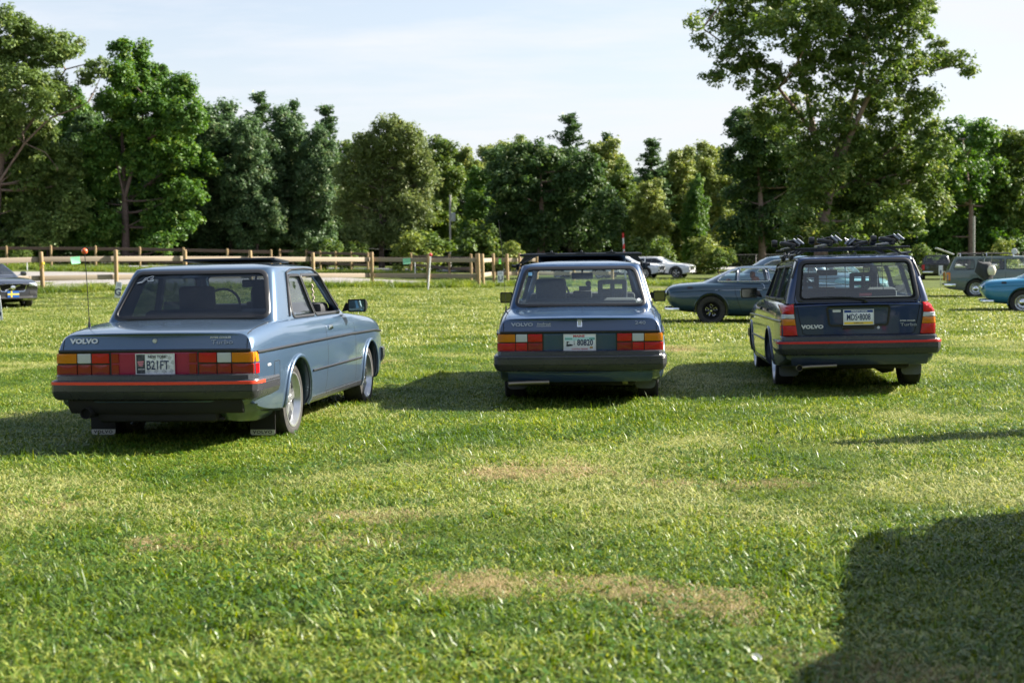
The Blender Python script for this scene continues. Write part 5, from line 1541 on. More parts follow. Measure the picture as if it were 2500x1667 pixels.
# ------------------------------------------------ left: steel blue two-door
A = (-2.6357, 12.0872); t_ = (.0075, -.0068)
carL, S, H = boxy_car('parked_sedan', 'steel blue two door sedan with a red orange bumper stripe and an orange antenna ball', (A[0], A[1], -t_[1]*1.3*1), R(7.502), t_, P_L, 'sedan', True,
                      'five', 'glass_tint', 'glass_tint', 'orange_stripe', .228, flare=.020, category='car')
sedan_rear(carL, S, None, None); sedan_lamps(carL, S, ('lens_darkred', 'lens_darkred', 'lens_darkred'))
v, f = S.slab(densify(rect(-.349, .349, .580, .758, .006), .05), 'y', -1, .005, .02); MB().add(v, f).build('reflector_panel', M['maroon'], carL, 30)
for sd in (-1, 1):
    for z0, z1 in ((.588, .664), (.678, .750)):
        v, f = S.slab(rect(min(sd*.285, sd*.343), max(sd*.285, sd*.343), z0, z1, .004), 'y', -1, .012, .01); MB().add(v, f).build('reflector', M['lens_darkred'], carL, 30)
badge(carL, S, 'VOLVO', .052, -.575, .846, M['silver'], 1.30, .0028)
badge(carL, S, 'INTER COOLER', .0215, .530, .866, M['silver'], 1.12, .0006, shear=.1)
badge(carL, S, 'Turbo', .046, .545, .830, M['darkbadge'], 1.5, .0002)
mb = MB(); h_ = S.hit(0, .845, 'y', -1, 0); mb.lathe([(.001, -.012), (.015, -.012), (.019, -.006), (.019, .004)], 'y', h_, n=20); mb.build('boot_lock', M['silver'], carL, 40)
def ny_extra(o):
    mb = MB(); mb.box((-.1165, -.0035, 0), (.070, .001, .148)); mb.build('picture_panel', principled('plate_picture', (.045, .05, .06), .5, noise=.8, nscale=60), o, 0)
    ck = MB()
    for i in range(7):
        for j in range(4):
            if (i+j) % 2 == 0: ck.box((-.055+i*.031+j*.006, -.0034, -.055+j*.034), (.026, .0006, .028), rot=(0, R(28), 0))
    ck.build('chequer', principled('plate_grey', (.50, .51, .52), .5), o, 0)
    pk = MB(); 
    for i, w_ in enumerate((.052, .044, .034)): pk.box((-.1165, -.0045, .018-i*.014), (w_, .0008, .009), rot=(0, R(-4+4*i), 0))
    pk.build('pink_print', principled('pink_print', (.75, .25, .33), .5), o, 0)
    tn = MB(); tn.add([(p[0]-.112, p[1]-.0048, p[2]-.040) for p in text_geo('NASCAR', .0135, .0003, .0006, 'CENTER', 1.0, .2)[0]], text_geo('NASCAR', .0135, .0003, .0006, 'CENTER', 1.0, .2)[1]); tn.build('small_lettering', M['white_print'], o, 0)
    bl = MB(); [bl.lathe([(.001, -.004), (.006, -.004), (.006, 0)], 'y', (x_, -.003, z_), n=10) for x_, z_ in ((.098, .061), (.085, -.060))]; bl.build('bolt', M['darkbadge'], o, 30)
hy = S.hit(0, .665, 'y', -1, 0).y
plate(carL, (0.015, hy-.022, .668), .305, .152, M['white_print'], M['silver'], [('NEW YORK', .030, .018, .056, M['black_print'], .95, .0008), ('B21FT', .098, .020, -.012, M['navy_print'], .72, .0010)], extras=ny_extra)
ex = MB(); ex.lathe([(.040, .0), (.043, 0), (.043, .26), (.040, .26), (.040, 0)], 'y', (-.54, -1.16, .290), 20); ex.lathe([(.001, .03), (.040, .03)], 'y', (-.54, -1.16, .290), 20, 1); ex.build('exhaust_pipe', [M['under'], M['darkhole']], carL, 40)
for sd in (-1, 1): mudflap(carL, sd*.685-.045, -.395, .215, .035 if sd < 0 else .03, .30, M['under'], txt=True)
mb = MB()
for i in range(7): mb.box((0, -1.02, .365-i*.012), (.62-.02*i, .02, .004))
mb.rbox((0, -.93, .285), (.98, .28, .15), .04); mb.rbox((.10, -.99, .232), (.86, .05, .03), .012); mb.build('diffuser', M['under'], carL, 30)
mb = MB(); mb.hull([(sx_, y_, z_) for sx_, y_, z_ in ((.42, -1.04, .35), (.78, -1.03, .35), (.80, -.62, .35), (.72, -.45, .19), (.50, -.55, .17), (.42, -.9, .22), (.60, -.95, .21), (.55, -.6, .165), (.70, -.75, .19), (.80, -.55, .28))]); mb.build('quarter_valance', P_L, carL, 60)
# sunroof panel tilted open, ducktail antenna
mb = MB(); mb.rbox((.0, .98, 1.472), (.86, .46, .022), .010, rot=(R(-3.5), 0, 0)); mb.build('sunroof_panel', M['trim'], carL, 40)
an = MB(); an.lathe([(.016, 0), (.012, .02), (.009, .05), (.006, .06), (.0045, .09)], 'z', (-.755, -.55, .925), 10); an.tube([(-.755, -.55, .98), (-.762, -.555, 1.30), (-.772, -.56, 1.545)], .0032, 6)
ao = an.build('antenna', M['trim'], carL, 40)
MB().sphere((-.772, -.56, 1.56), .026, 14).build('antenna_ball', principled('orange_ball', (.80, .12, .03), .35, coat=.5), ao, 60)
# fuel flap, sticker, lock, decal and things hanging in the windows
fl = MB(); v, f = S.strip(rect(-.655, -.525, .485, .655, .02), 'x', 1, .005, .0015, closed=True, step=.03); fl.add(v, f); fl.build('fuel_flap', M['darkhole'], carL, 0)
v, f = S.slab(rect(-.80, -.735, .628, .645, .002), 'x', 1, .002, 0); MB().add(v, f).build('sticker', M['white_print'], carL, 0)
dec = [(-.545, 1.288), (-.50, 1.305), (-.482, 1.328), (-.425, 1.345), (-.405, 1.344), (-.412, 1.330), (-.435, 1.322), (-.398, 1.318), (-.400, 1.308), (-.452, 1.306), (-.455, 1.322), (-.475, 1.318), (-.50, 1.293)]
v, f = H.strip(dec, 'y', -1, .0045, .002, closed=True, step=.02); MB().add(v, f).build('window_decal', M['white_print'], carL, 0)
hg = MB()
for i in range(12): hg.sphere((.62+.008*math.sin(i*1.7), 1.28+.004*i, 1.24-.014*i), .012-.003*abs(math.sin(i)), 6)
hg.build('hanging_charm', principled('charm', (.5, .42, .36), .6), carL, 40)
hg = MB()
for i in range(9): hg.sphere((.688, .30+.010*i, 1.12-.013*i), .010, 6)
hg.rbox((.70, .40, .998), (.015, .055, .035), .006); hg.build('trinket_string', principled('trinket', (.65, .62, .58), .6), carL, 40)
# ------------------------------------------------ middle: dark blue four-door with roof rack
t_ = (.0029, .0069)
carC, S, H = boxy_car('parked_sedan', 'dark blue four door sedan with a black roof rack, standing in the middle', (.7279, 14.907, -t_[1]*1.3), R(3.516), t_, P_C, 'sedan', False, 'steel', 'glass_rear', 'glass_clear', None, .19, category='car', mir='C')
sedan_rear(carC, S, None, None); sedan_lamps(carC, S, ('lens_red', 'lens_red', 'lens_darkred'))
badge(carC, S, 'VOLVO', .046, -.560, .842, M['darkbadge'], 1.38, .0020)
badge(carC, S, 'Innsbruck', .036, -.350, .848, M['silver'], .95, .0, shear=.35)
v, f = S.strip([(-.42, .826), (-.28, .826)], 'y', -1, .004, .003); MB().add(v, f).build('badge_line', M['silver'], carC, 0)
badge(carC, S, '240', .046, .590, .850, M['darkbadge'], 1.55, .0004)
v, f = S.slab(rect(-.025, .025, .815, .885, .006), 'y', -1, .006, .01); bo = MB().add(v, f).build('boot_lock', M['chrome'], carC, 30)
v, f = S.slab(rect(-.017, .017, .828, .876, .004), 'y', -1, .009, .004); MB().add(v, f).build('lock_cover', M['silver'], bo, 30)
def maine_extra(o):
    sk = MB(); sk.box((.0, -.0034, .036), (.29, .0006, .035)); sk.build('sky_band', principled('plate_sky', (.48, .72, .74), .5), o, 0)
    tr_ = MB()
    for i in range(9): tr_.add(*hull([(x_+dx_, -.0040-dy_, z_) for x_, z_ in ((-.145+.008*i, .030), (-.135+.008*i, .030), (-.140+.008*i, .046)) for dx_, dy_ in ((0, 0), (0, .0004))]))
    for i in range(6): tr_.add(*hull([(x_, -.0040-dy_, z_) for x_, z_ in ((.09+.009*i, .030), (.104+.009*i, .030), (.097+.009*i, .048)) for dy_ in (0, .0004)]))
    tr_.build('printed_trees', principled('plate_green', (.08, .32, .28), .6), o, 0)
    ln = MB(); ln.add(*hull([(x_, -.0040-dy_, z_) for x_, z_ in ((-.135, -.030), (-.12, -.018), (-.09, -.016), (-.063, -.022), (-.075, -.034), (-.12, -.038)) for dy_ in (0, .0006)]))
    ln.add(*hull([(x_, -.0042-dy_, z_) for x_, z_ in ((-.128, -.022), (-.118, -.020), (-.115, .004), (-.126, .004)) for dy_ in (0, .0006)])); ln.add(*hull([(x_, -.0042-dy_, z_) for x_, z_ in ((-.128, .010), (-.113, .010), (-.110, .003), (-.098, .001), (-.112, -.002), (-.128, -.002)) for dy_ in (0, .0006)]))
    ln.build('printed_bird', M['black_print'], o, 0)
    st_ = MB(); st_.box((.112, -.0042, -.050), (.030, .0008, .020)); st_.build('sticker', principled('tan_sticker', (.45, .28, .10), .5), o, 0)
hy = S.hit(0, .665, 'y', -1, 0).y
plate(carC, (0, hy-.016, .668), .305, .152, M['white_print'], M['silver'], [('MAINE', .030, -.008, .060, M['red_print'], 1.25, .0010), ('80820', .082, .052, -.004, M['navy_print'], .76, .0022), ('C', .028, -.052, .010, M['navy_print'], .8, .0004), ('R', .028, -.052, -.016, M['navy_print'], .8, .0004),
      ('A NATURAL TREASURE', .0165, .0, -.064, M['red_print'], .92, .0003)], extras=maine_extra)
ex = MB(); ex.tube([(-.700, -1.15, .272), (-.64, -1.135, .275), (-.50, -1.13, .280), (-.30, -1.12, .283)], .025, 12); ex.tube([(-.703, -1.151, .272), (-.699, -1.150, .272)], .019, 12, 1); ex.build('exhaust_pipe', [M['exhaust'], M['darkhole']], carC, 40)
for sd in (-1, 1): mudflap(carC, sd*.655, -.385, .21, .145, .34, M['flap'], r=.06)
mb = MB(); mb.tube([(-.28, -.55, .245), (.30, -.55, .245)], .035, 10); mb.rbox((.44, -.95, .295), (.06, .04, .10), .01); mb.tube([(.42, -.9, .25), (.54, -.5, .22)], .015, 8); mb.build('muffler', M['exhaust'], carC, 40)
an = MB(); an.lathe([(.015, 0), (.010, .03), (.007, .07)], 'z', (-.757, -.42, .930), 10); an.tube([(-.757, -.42, .99), (-.785, -.42, 1.50), (-.822, -.42, 1.88)], [.0026, .0022, .0016], 5); an.build('antenna', M['trim'], carC, 40)
rk = empty('roof_rack', (0, 0, 0)); COL.objects.unlink(rk); link(rk, carC)
for yb_ in (.30, 1.15):
    MB().rbox((0, yb_, 1.512 if yb_ < 1 else 1.516), (1.30, .045, .026), .008).build('crossbar', M['trim'], rk, 40)
    for sd in (-1, 1):
        ft = MB(); ft.hull([(sd*.50, yb_-.02, 1.50), (sd*.50, yb_+.02, 1.50), (sd*.60, yb_-.025, 1.50), (sd*.60, yb_+.025, 1.50), (sd*.665, yb_-.03, 1.415), (sd*.665, yb_+.03, 1.415), (sd*.625, yb_-.03, 1.425), (sd*.625, yb_+.03, 1.425)])
        ft.hull([(sd*.655, yb_-.03, 1.42), (sd*.655, yb_+.03, 1.42), (sd*.690, yb_-.03, 1.40), (sd*.690, yb_+.03, 1.40), (sd*.690, yb_, 1.355), (sd*.662, yb_, 1.355)]); ft.tube([(sd*.69, yb_-.03, 1.395), (sd*.735, yb_-.03, 1.40)], .016, 8)
        ft.build('foot', M['trim'], rk, 30)
fa = MB(); fa.grid([[(x_, 1.20+.18*(1-t), 1.435+.062*t) for x_ in np.linspace(-.50, .50, 9)*(1-.02*t)] for t in (0, .5, 1)]); fo = fa.build('fairing', M['trim'], rk, 0); fo.modifiers.new('t', 'SOLIDIFY').thickness = .006
for x_ in (-.32, 0, .32):
    kb = MB(); kb.rbox((x_, .30, 1.530), (.10, .04, .012), .004); kb.sphere((x_+.01, .30, 1.545), .014, 8); kb.build('knob', M['trim'], rk, 40)
ph = MB(); ph.rbox((0.03, 1.60, 1.105), (.14, .02, .075), .008); ph.build('screen', M['trim'], carC, 30)
ar = MB(); ar.sphere((.07, 1.44, 1.175), .033, 10, sc=(1, .3, 1)); ar.sphere((.085, 1.44, 1.135), .018, 8, sc=(1, .3, 1)); ar.tube([(.05, 1.50, 1.28), (.07, 1.44, 1.20)], .002, 4); ar.build('air_freshener', M['trim'], carC, 40)
v, f = H.slab(rect(-.545, -.505, 1.30, 1.335, .002), 'y', -1, .003, 0); MB().add(v, f).build('blue_sticker', principled('blue_sticker', (.25, .52, .70), .5), carC, 0)
v, f = H.slab([(.60+.020*math.cos(a), 1.045+.016*math.sin(a)) for a in [i*.7 for i in range(9)]], 'y', -1, .003, 0); MB().add(v, f).build('white_sticker', M['white_print'], carC, 0)
nt_ = MB()
for i in range(16): v, f = S.slab(rect(-.44+.056*i, -.412+.056*i, -.335, -.315, .002), 'z', 1, .003, .0); nt_.add(v, f)
nt_.build('vent_slots', M['darkhole'], carC, 0)
# ------------------------------------------------ right: navy wagon with bicycle carriers
t_ = (.013, -.0173)
carW, S, H = boxy_car('parked_wagon', 'navy blue wagon with bicycle carriers on its roof and a red bumper stripe', (3.7468, 15.956, -t_[1]*1.3), R(5.43), t_, P_W, 'wagon', False, 'steel', 'glass_wagon', 'glass_clear', 'red_stripe', .225, category='car', slots=True, mir='W')
class Both:
    def __init__(s, a, b): s.a, s.b = a, b
SB = Surf(body_geo([(-1.035,.790,.33,.915),(-.93,.805,.30,.93),(-.6,.835,.24,.95)], SEC_BOXY, .03, 0), house_geo([(.905, -1.008, 2.12, .770, .742, .72, .03, .13, .05, .08), (.98, -.995, 2.05, .755, .728, .70, .03, .13, .05, .08), (1.10, -.955, 1.90, .722, .700, .66, .03, .12, .05, .08), (1.405, -.842, 1.53, .612, .598, .56, .03, .10, .05, .08)], .052, solid=False)[1])
for sd in (-1, 1):
    hsn = MB(); hs = None
    for z0, z1, mt, xi0, xi1 in ((.825, .915, 'lens_red', .668, .665), (.776, .822, 'lens_white', .660, .667), (.706, .773, 'lens_amber', .650, .659), (.598, .703, 'lens_red', .632, .649)):
        xo = .778
        lp = roundpoly([(sd*xi0, z0), (sd*xo, z0), (sd*xo, z1), (sd*xi1, z1)], .006, 3)
        if hs is None:
            l2 = densify(roundpoly([(sd*.628, .590), (sd*.786, .590), (sd*.784, .922), (sd*.660, .922)], .012, 3), .05); v, f = SB.slab(l2, 'y', -1, .010, .04); hs = MB().add(v, f).build('tail_light', M['trim'], carW, 30)
        v, f = SB.slab(densify(lp, .04), 'y', -1, .026, .022, dome=.003); MB().add(v, f).build('lens', M[mt], hs, 30)
        v, f = S.slab(rect(-1.02, -.965, z0, min(z1, .90), .006), 'x', sd, .008, .02); MB().add(v, f).build('side_lens', M[mt], hs, 30)
g_ = MB(); v, f = SB.strip([(-.575, 1.40), (-.655, .97), (-.632, .90), (-.612, .78), (-.575, .62), (-.54, .60), (.54, .60), (.575, .62), (.612, .78), (.632, .90), (.655, .97), (.575, 1.40)], 'y', -1, .007, .002, step=.04); g_.add(v, f); g_.build('tailgate_gap', M['darkhole'], carW, 0)
rc = densify(roundpoly([(-.30, .695), (.30, .695), (.325, .895), (-.325, .895)], .035, 5), .05); v, f = SB.slab(rc, 'y', -1, .004, .01); ro = MB().add(v, f).build('plate_recess', P_W, carW, 30)
v, f = SB.strip(rc, 'y', -1, .022, .009, closed=True, step=.04); MB().add(v, f).build('recess_edge', M['trim'], ro, 0)
def pa_extra(o):
    a_ = MB(); a_.box((0, -.0034, .061), (.295, .0008, .026)); a_.build('blue_band', principled('plate_blue', (.02, .06, .25), .5), o, 0)
    a_ = MB(); a_.box((0, -.0034, -.062), (.295, .0008, .025)); a_.build('yellow_band', principled('plate_yellow', (.85, .58, .06), .5), o, 0)
hy = SB.hit(0, .779, 'y', -1, 0).y
plate(carW, (0, hy-.018, .781), .305, .152, M['white_print'], M['silver'], [('PENNSYLVANIA', .0235, .008, .0605, M['white_print'], 1.0, .0006), ('MDS•8008', .092, 0, -.002, M['navy_print'], .62, .0014), ('visitPA.com', .021, 0, -.061, M['navy_print'], 1.0, .0002)], extras=pa_extra)
v, f = SB.slab(rect(-.265, -.18, .835, .862, .01), 'y', -1, .008, 0); MB().add(v, f).build('round_sticker', M['silver'], carW, 0)
hn = MB(); v, f = SB.slab(rect(-.165, .165, .658, .684, .006), 'y', -1, .016, .02); hn.add(v, f); hn.build('tailgate_handle', M['trim'], carW, 30)
lk = MB(); h_ = SB.hit(.205, .668, 'y', -1, 0); lk.lathe([(.001, -.012), (.014, -.012), (.016, 0)], 'y', h_, n=16); lk.build('tailgate_lock', M['silver'], carW, 40)
badge(carW, SB, 'VOLVO', .052, -.475, .685, M['silver'], 1.30, .0028)
badge(carW, SB, 'INTER COOLER', .0200, .505, .735, M['silver'], 1.12, .0006, shear=.1)
badge(carW, SB, 'Turbo', .046, .515, .694, M['darkbadge'], 1.45, .0006)
wp = MB(); pth = [H.hit(x_, z_, 'y', -1, .036) for x_, z_ in ((.075, .952), (.03, .968), (-.12, .984), (-.30, .990), (-.50, .982))]; wp.tube(pth, [.013, .010, .008, .006, .004], 6); wp.rbox(H.hit(.08, .943, 'y', -1, .02), (.04, .04, .03), .01); wp.build('wiper', M['trim'], carW, 40)
bl_ = H.seal(quad([(-.585, .985), (.585, .985), (.540, 1.350), (-.540, 1.350)], .05), 'y', -1, .028, -.004); MB().add(*bl_).build('glass_border', M['darkhole'], carW, 0)
ns = MB(); ns.rbox((0, -.865, 1.452), (.03, .03, .02), .006); ns.build('washer_jet', M['trim'], carW, 40)
ex = MB(); ex.lathe([(.030, 0), (.033, 0), (.033, .05), (.030, .05), (.030, 0)], 'y', (-.625, -1.17, .262), 18); ex.tube([(-.60, -1.15, .265), (-.50, -1.14, .272), (-.24, -1.13, .278)], .020, 10); ex.lathe([(.001, .02), (.030, .02)], 'y', (-.625, -1.17, .262), 18, 1); ex.build('exhaust_pipe', [M['exhaust'], M['darkhole']], carW, 40)
for sd in (-1, 1): mudflap(carW, sd*.66, -.385, .215, .125, .33, M['flap'], r=.05)
mb = MB(); mb.tube([(-.25, -.55, .245), (.30, -.55, .245)], .04, 10); mb.rbox((.43, -.9, .30), (.06, .05, .12), .01); mb.build('muffler', M['exhaust'], carW, 40)
mb = MB(); mb.hull([(.25, -.5, .20), (.45, -.5, .17), (.48, -.3, .2), (.24, -.3, .25), (.3, -.62, .25), (.45, -.6, .24), (.33, -.5, .15)]); mb.build('tow_bracket', M['under'], carW, 50)
dg_ = MB()
for z_ in (1.05, 1.12, 1.19, 1.26, 1.32): dg_.tube([(-.58+(z_-1.0)*.2, -.1, z_), (.58-(z_-1.0)*.2, -.1, z_)], .004, 5)
for x_ in (-.42, -.21, 0, .21, .42): dg_.tube([(x_, -.1, .97), (x_*.95, -.1, 1.38)], .004, 5)
dg_.build('dog_guard', M['trim'], carW, 40)
v, f = H.slab(rect(.02, .15, 1.005, 1.035, .004), 'y', -1, -.02, 0); MB().add(v, f).build('brake_light', M['lens_darkred'], carW, 0)
rk = empty('roof_rack', (0, 0, 0)); COL.objects.unlink(rk); link(rk, carW)
for yb_ in (-.35, .55):
    MB().rbox((-.02, yb_, 1.518), (1.36, .05, .028), .008).build('crossbar', M['trim'], rk, 40)
    for sd in (-1, 1):
        ft = MB(); ft.hull([(sd*.42, yb_-.02, 1.508), (sd*.42, yb_+.02, 1.508), (sd*.50, yb_-.025, 1.508), (sd*.50, yb_+.025, 1.508), (sd*.600, yb_-.03, 1.43), (sd*.600, yb_+.03, 1.43), (sd*.565, yb_-.03, 1.44), (sd*.565, yb_+.03, 1.44)])
        ft.rbox((sd*.617, yb_, 1.425), (.05, .09, .06), .012); ft.build('foot', M['trim'], rk, 30)
mb = MB(); mb.tube([(-.60, -.80, 1.455), (-.60, 1.1, 1.46)], .012, 6); mb.tube([(.60, -.80, 1.455), (.60, 1.1, 1.46)], .012, 6); mb.build('side_rail', M['trim'], rk, 40)
rr_ = random.Random(4)
def carrier(x, yh, dz, flip, parent):
    c = MB(); c.tube([(x, -.55, 1.555+dz), (x, .95, 1.555+dz)], .016, 8); c.rbox((x, -.35, 1.545+dz), (.06, .10, .03), .01); c.rbox((x, .55, 1.545+dz), (.06, .10, .03), .01)
    o = c.build('bicycle_carrier', M['trim'], parent, 40)
    h = MB(); h.rbox((x-.05*flip, yh, 1.585+dz), (.17, .12, .05), .015, rot=(0, R(10*flip), 0)); h.rbox((x+.05*flip, yh+.02, 1.60+dz), (.07, .09, .07), .015, rot=(0, R(-25), R(20)))
    h.tube([(x-.12*flip, yh, 1.60+dz), (x+.02*flip, yh, 1.63+dz), (x+.10*flip, yh, 1.59+dz)], .013, 8); h.lathe([(.001, -.03), (.035, -.03), (.042, 0), (.035, .03), (.001, .03)], 'x', (x-.19*flip, yh+.02, 1.60+dz), 14)
    h.build('clamp_head', M['trim'], o, 40)
    l = MB()
    for k_ in (-.022, .022): l.tube([(x+.03*flip+k_, yh-.06, 1.645+dz), (x+.10*flip+k_, yh-.07, 1.585+dz)], .011, 8)
    l.build('clamp_lever', principled('grey_lever', (.30, .32, .36), .35, metal=.4), o, 40)
    st = MB(); cx_ = x+.07*flip; st.tube([(cx_+.05*math.cos(a), yh+.02, 1.63+dz+.055*math.sin(a)) for a in [i*math.pi/8 for i in range(9)]], .004, 5)
    for k_ in range(5): st.tube([(x+rr_.uniform(-.1, .1), yh+rr_.uniform(-.05, .1), 1.56+dz), (x+rr_.uniform(-.12, .12), yh+rr_.uniform(-.05, .1), 1.60+dz+rr_.uniform(0, .05))], rr_.uniform(.004, .010), 6)
    st.build('strap', M['trim'], o, 40)
carrier(-.60, -.30, -.012, 1, rk); carrier(-.20, -.34, .012, 1, rk); carrier(.10, -.20, -.018, -1, rk); carrier(.47, -.34, .014, 1, rk)
mb = MB()
for i in range(9): mb.tube([(-.62+rr_.uniform(-.05, .1), -.1+i*.08, 1.44), (-.56+rr_.uniform(-.05, .1), -.1+i*.09, 1.50+rr_.uniform(0, .05))], .009, 6)
mb.build('strap_bundle', M['trim'], rk, 40)
# ---------------------------------------------------------------- cars further back
def soft_car(name, label, loc, yaw, paint_mat, sts, sec, lv, crown_h, windows, wheels, cat='car', bows=(.06, .1), arch=.36, glassm='glass_clear', sill=None, seats=None, group=None, front_w=None, rear_w=None, ybk=.8, yfr=1.0):
    root = empty(name, loc, -yaw, label, cat, group)
    g0 = body_geo(sts, sec, *bows, ny=36)
    yr_, yf_, hub, R_, w_, rim, style, xr_ = wheels
    body = cut(g0, [cyl_x(y, hub, arch, a, b, 28) for y in (yr_, yf_) for a, b in ((xr_-.17, 1.2), (-1.2, -xr_+.17))])
    MB().add(*body).build('body', paint_mat, root, 32); S = Surf(g0)
    cutters = [extrude_cut(q, 'x', -2, 2) for q in windows]
    if rear_w: cutters.append(extrude_cut(rear_w, 'y', -4, ybk))
    if front_w: cutters.append(extrude_cut(front_w, 'y', yfr, 6))
    H, oh = shade_geo_house(root, 'roof_and_pillars', lv, crown_h, cutters, paint_mat)
    def pane(q, ax, sg, nm, gm):
        v, f = H.slab(q, ax, sg, -.008, 0); o = MB().add(v, f).build(nm, M[gm], root, 40); return o
    for sd in (1, -1):
        for q in windows: pane(q, 'x', sd, 'side_window', glassm)
    if rear_w: pane(rear_w, 'y', -1, 'rear_window', glassm)
    if front_w: pane(front_w, 'y', 1, 'windscreen', 'glass_clear')
    for sd in (1, -1):
        wheel(root, sd*xr_, yr_, sd, style, R_, w_, rim, hub); wheel(root, sd*xr_, yf_, sd, style, R_, w_, rim, hub)
    i_ = MB(); ly = (lv[0][1]+lv[0][2])/2; i_.rbox((0, ly, lv[0][0]+.01), (1.25, (lv[0][2]-lv[0][1])*.86, .03), .01); i_.build('interior', M['interior'], root, 40)
    return root, S, H
TEAL_D = paint('petrol_blue_paint', (0.009, 0.044, 0.075), .2, .35, .12)
SLATE = paint('slate_blue_paint', (0.10, 0.17, 0.24), .1, .35)
TURQ = paint('turquoise_paint', (0.010, 0.20, 0.36), .1, .35)
SAGE = paint('grey_green_paint', (0.105, 0.140, 0.125), .0, .5)
WHITE = paint('white_car_paint', (0.78, 0.79, 0.80), .0, .3, .1)
BLACK = paint('black_car_paint', (0.006, 0.007, 0.010), .0, .2, .04)
AQUA = paint('pale_teal_paint', (0.16, 0.36, 0.40), .1, .35)
M['tan'] = principled('tan_leather', (0.22, 0.07, 0.028), .55, noise=.2, nscale=12)
def tube_on(S, pts, ax, sg, r, mat, nm, root, lift=.004, n=6):
    o = MB().tube(S.path(pts, ax, sg, lift), r, n).build(nm, mat, root, 50); return o
COUPE_ST = [(-.985,.50,.61,.735),(-.95,.66,.53,.79),(-.86,.745,.41,.845),(-.70,.79,.30,.88),(-.35,.825,.26,.905),(0,.845,.22,.925),(.6,.85,.17,.935),(1.5,.85,.17,.935),(2.0,.85,.18,.93),(2.5,.83,.2,.90),(2.9,.78,.25,.85),(3.15,.70,.32,.79),(3.30,.52,.42,.68)]
COUPE_LV = [(.90, -.13, 2.12, .76, .66, .66, .14, .20, .14, .14), (.95, .00, 2.05, .74, .64, .64, .14, .19, .14, .14), (1.08, .26, 1.88, .69, .58, .59, .12, .17, .14, .12), (1.18, .46, 1.72, .64, .53, .55, .10, .15, .13, .12), (1.235, .62, 1.58, .60, .49, .52, .08, .13, .12, .12)]
def coupe(loc, yaw, pm, label, wst='fan', tan=True, group=None):
    door = quad([(.60, .955), (1.24, .955), (1.17, 1.215), (.64, 1.225)], [.02, .02, .04, .03]); vent = quad([(1.28, .955), (1.66, .955), (1.44, 1.16), (1.24, 1.205)], .03)
    qw = densify(roundpoly([(.14, .955), (.56, .955), (.59, 1.205), (.40, 1.14), (.20, 1.03)], [.06, .02, .03, .06, .05], 5), .06)
    root, S, H = soft_car('parked_coupe', label, loc, yaw, pm, COUPE_ST, SEC_ROUND, COUPE_LV, .055, [door, vent, qw], (0, 2.45, .315, .32, .19, .195, wst, .685),
                          rear_w=quad([(-.42, .985), (.42, .985), (.36, 1.17), (-.36, 1.17)], .05), front_w=quad([(-.52, .99), (.52, .99), (.44, 1.20), (-.44, 1.20)], .05), bows=(.05, .12), arch=.375, ybk=.9, glassm='glass_clear')
    for sd in (1, -1):
        tube_on(S, [(-.93, .715), (-.6, .735), (-.2, .75), (.05, .742), (.25, .765), (1.2, .77), (1.5, .80), (1.9, .86), (2.1, .90)], 'x', sd, .009, M['chrome'] if False else pm, 'crease', root)
        tube_on(S, [(.08, .755), (1.1, .755)], 'x', sd, .008, M['chrome'], 'chrome_strip', root)
        tube_on(S, [(1.10, .755), (1.16, .80), (1.13, .88), (1.05, .90)], 'x', sd, .006, M['chrome'], 'chrome_sweep', root)
        fr = MB()
        for q in (door, vent, qw): fr.add(*H.seal(q, 'x', sd, .016, .006))
        fr.build('window_frame', M['chrome'], root, 40)
        tube_on(H, [(-.10, .91), (.20, 1.06), (.45, 1.19), (.66, 1.232), (1.2, 1.238), (1.5, 1.20), (1.95, .96)], 'x', sd, .010, M['chrome'], 'roof_moulding', root, .002)
        MB().tube(arch_path(0, .378, .84, S, sd, .325), .012, 6).build('arch_lip', pm, root, 60); MB().tube(arch_path(2.45, .378, .84, S, sd, .325), .012, 6).build('arch_lip', pm, root, 60)
        gp = MB(); gp.add(*S.strip([(.50, .93), (.52, .70), (.66, .28), (1.60, .24), (1.62, .93)], 'x', sd, .008, .002)); gp.build('door_gap', M['darkhole'], root, 0)
        v, f = S.slab(rect(-.52, -.40, .79, .845, .01), 'x', sd, .003, 0); MB().add(v, f).build('side_vent', M['trim'], root, 0)
        tl = MB(); tl.sphere((sd*.56, -.985, .70), .045, 12, sc=(1, .7, 1.3)); tl.build('tail_light', M['chrome'], root, 50)
        bp = MB(); sweep([(sd*.72, -.70), (sd*.70, -.90), (sd*.60, -1.0), (sd*.30, -1.03)], [(-.01, .30), (.012, .305), (.018, .34), (.010, .375), (-.01, .37)], bp); bp.build('bumper', M['chrome'], root, 40)
        fb = MB(); sweep([(sd*.74, 3.0), (sd*.70, 3.2), (sd*.55, 3.36), (sd*.12, 3.44)], [(-.01, .34), (.012, .345), (.018, .38), (.010, .415), (-.01, .41)], fb); fb.build('front_bumper', M['chrome'], root, 40)
        hl = MB(); hl.lathe([(.001, .03), (.085, .025), (.095, 0), (.10, -.05)], 'y', (sd*.56, 3.24, .64), 18); hl.build('headlight', M['headlamp'], root, 50)
    gr = MB(); gr.sphere((0, 3.33, .56), .3, 16, sc=(1.1, .28, .42)); gr.build('grille', M['darkhole'], root, 50)
    st = MB()
    for sx in (-.33, .33): st.rbox((sx, 1.02, .84), (.46, .14, .42), .06, rot=(.22, 0, 0)); st.rbox((sx, .93, 1.075), (.26, .08, .16), .04)
    st.rbox((0, .40, .93), (1.1, .12, .12), .05); st.build('seat', M['tan'] if tan else M['seatcloth'], root, 50)
    return root
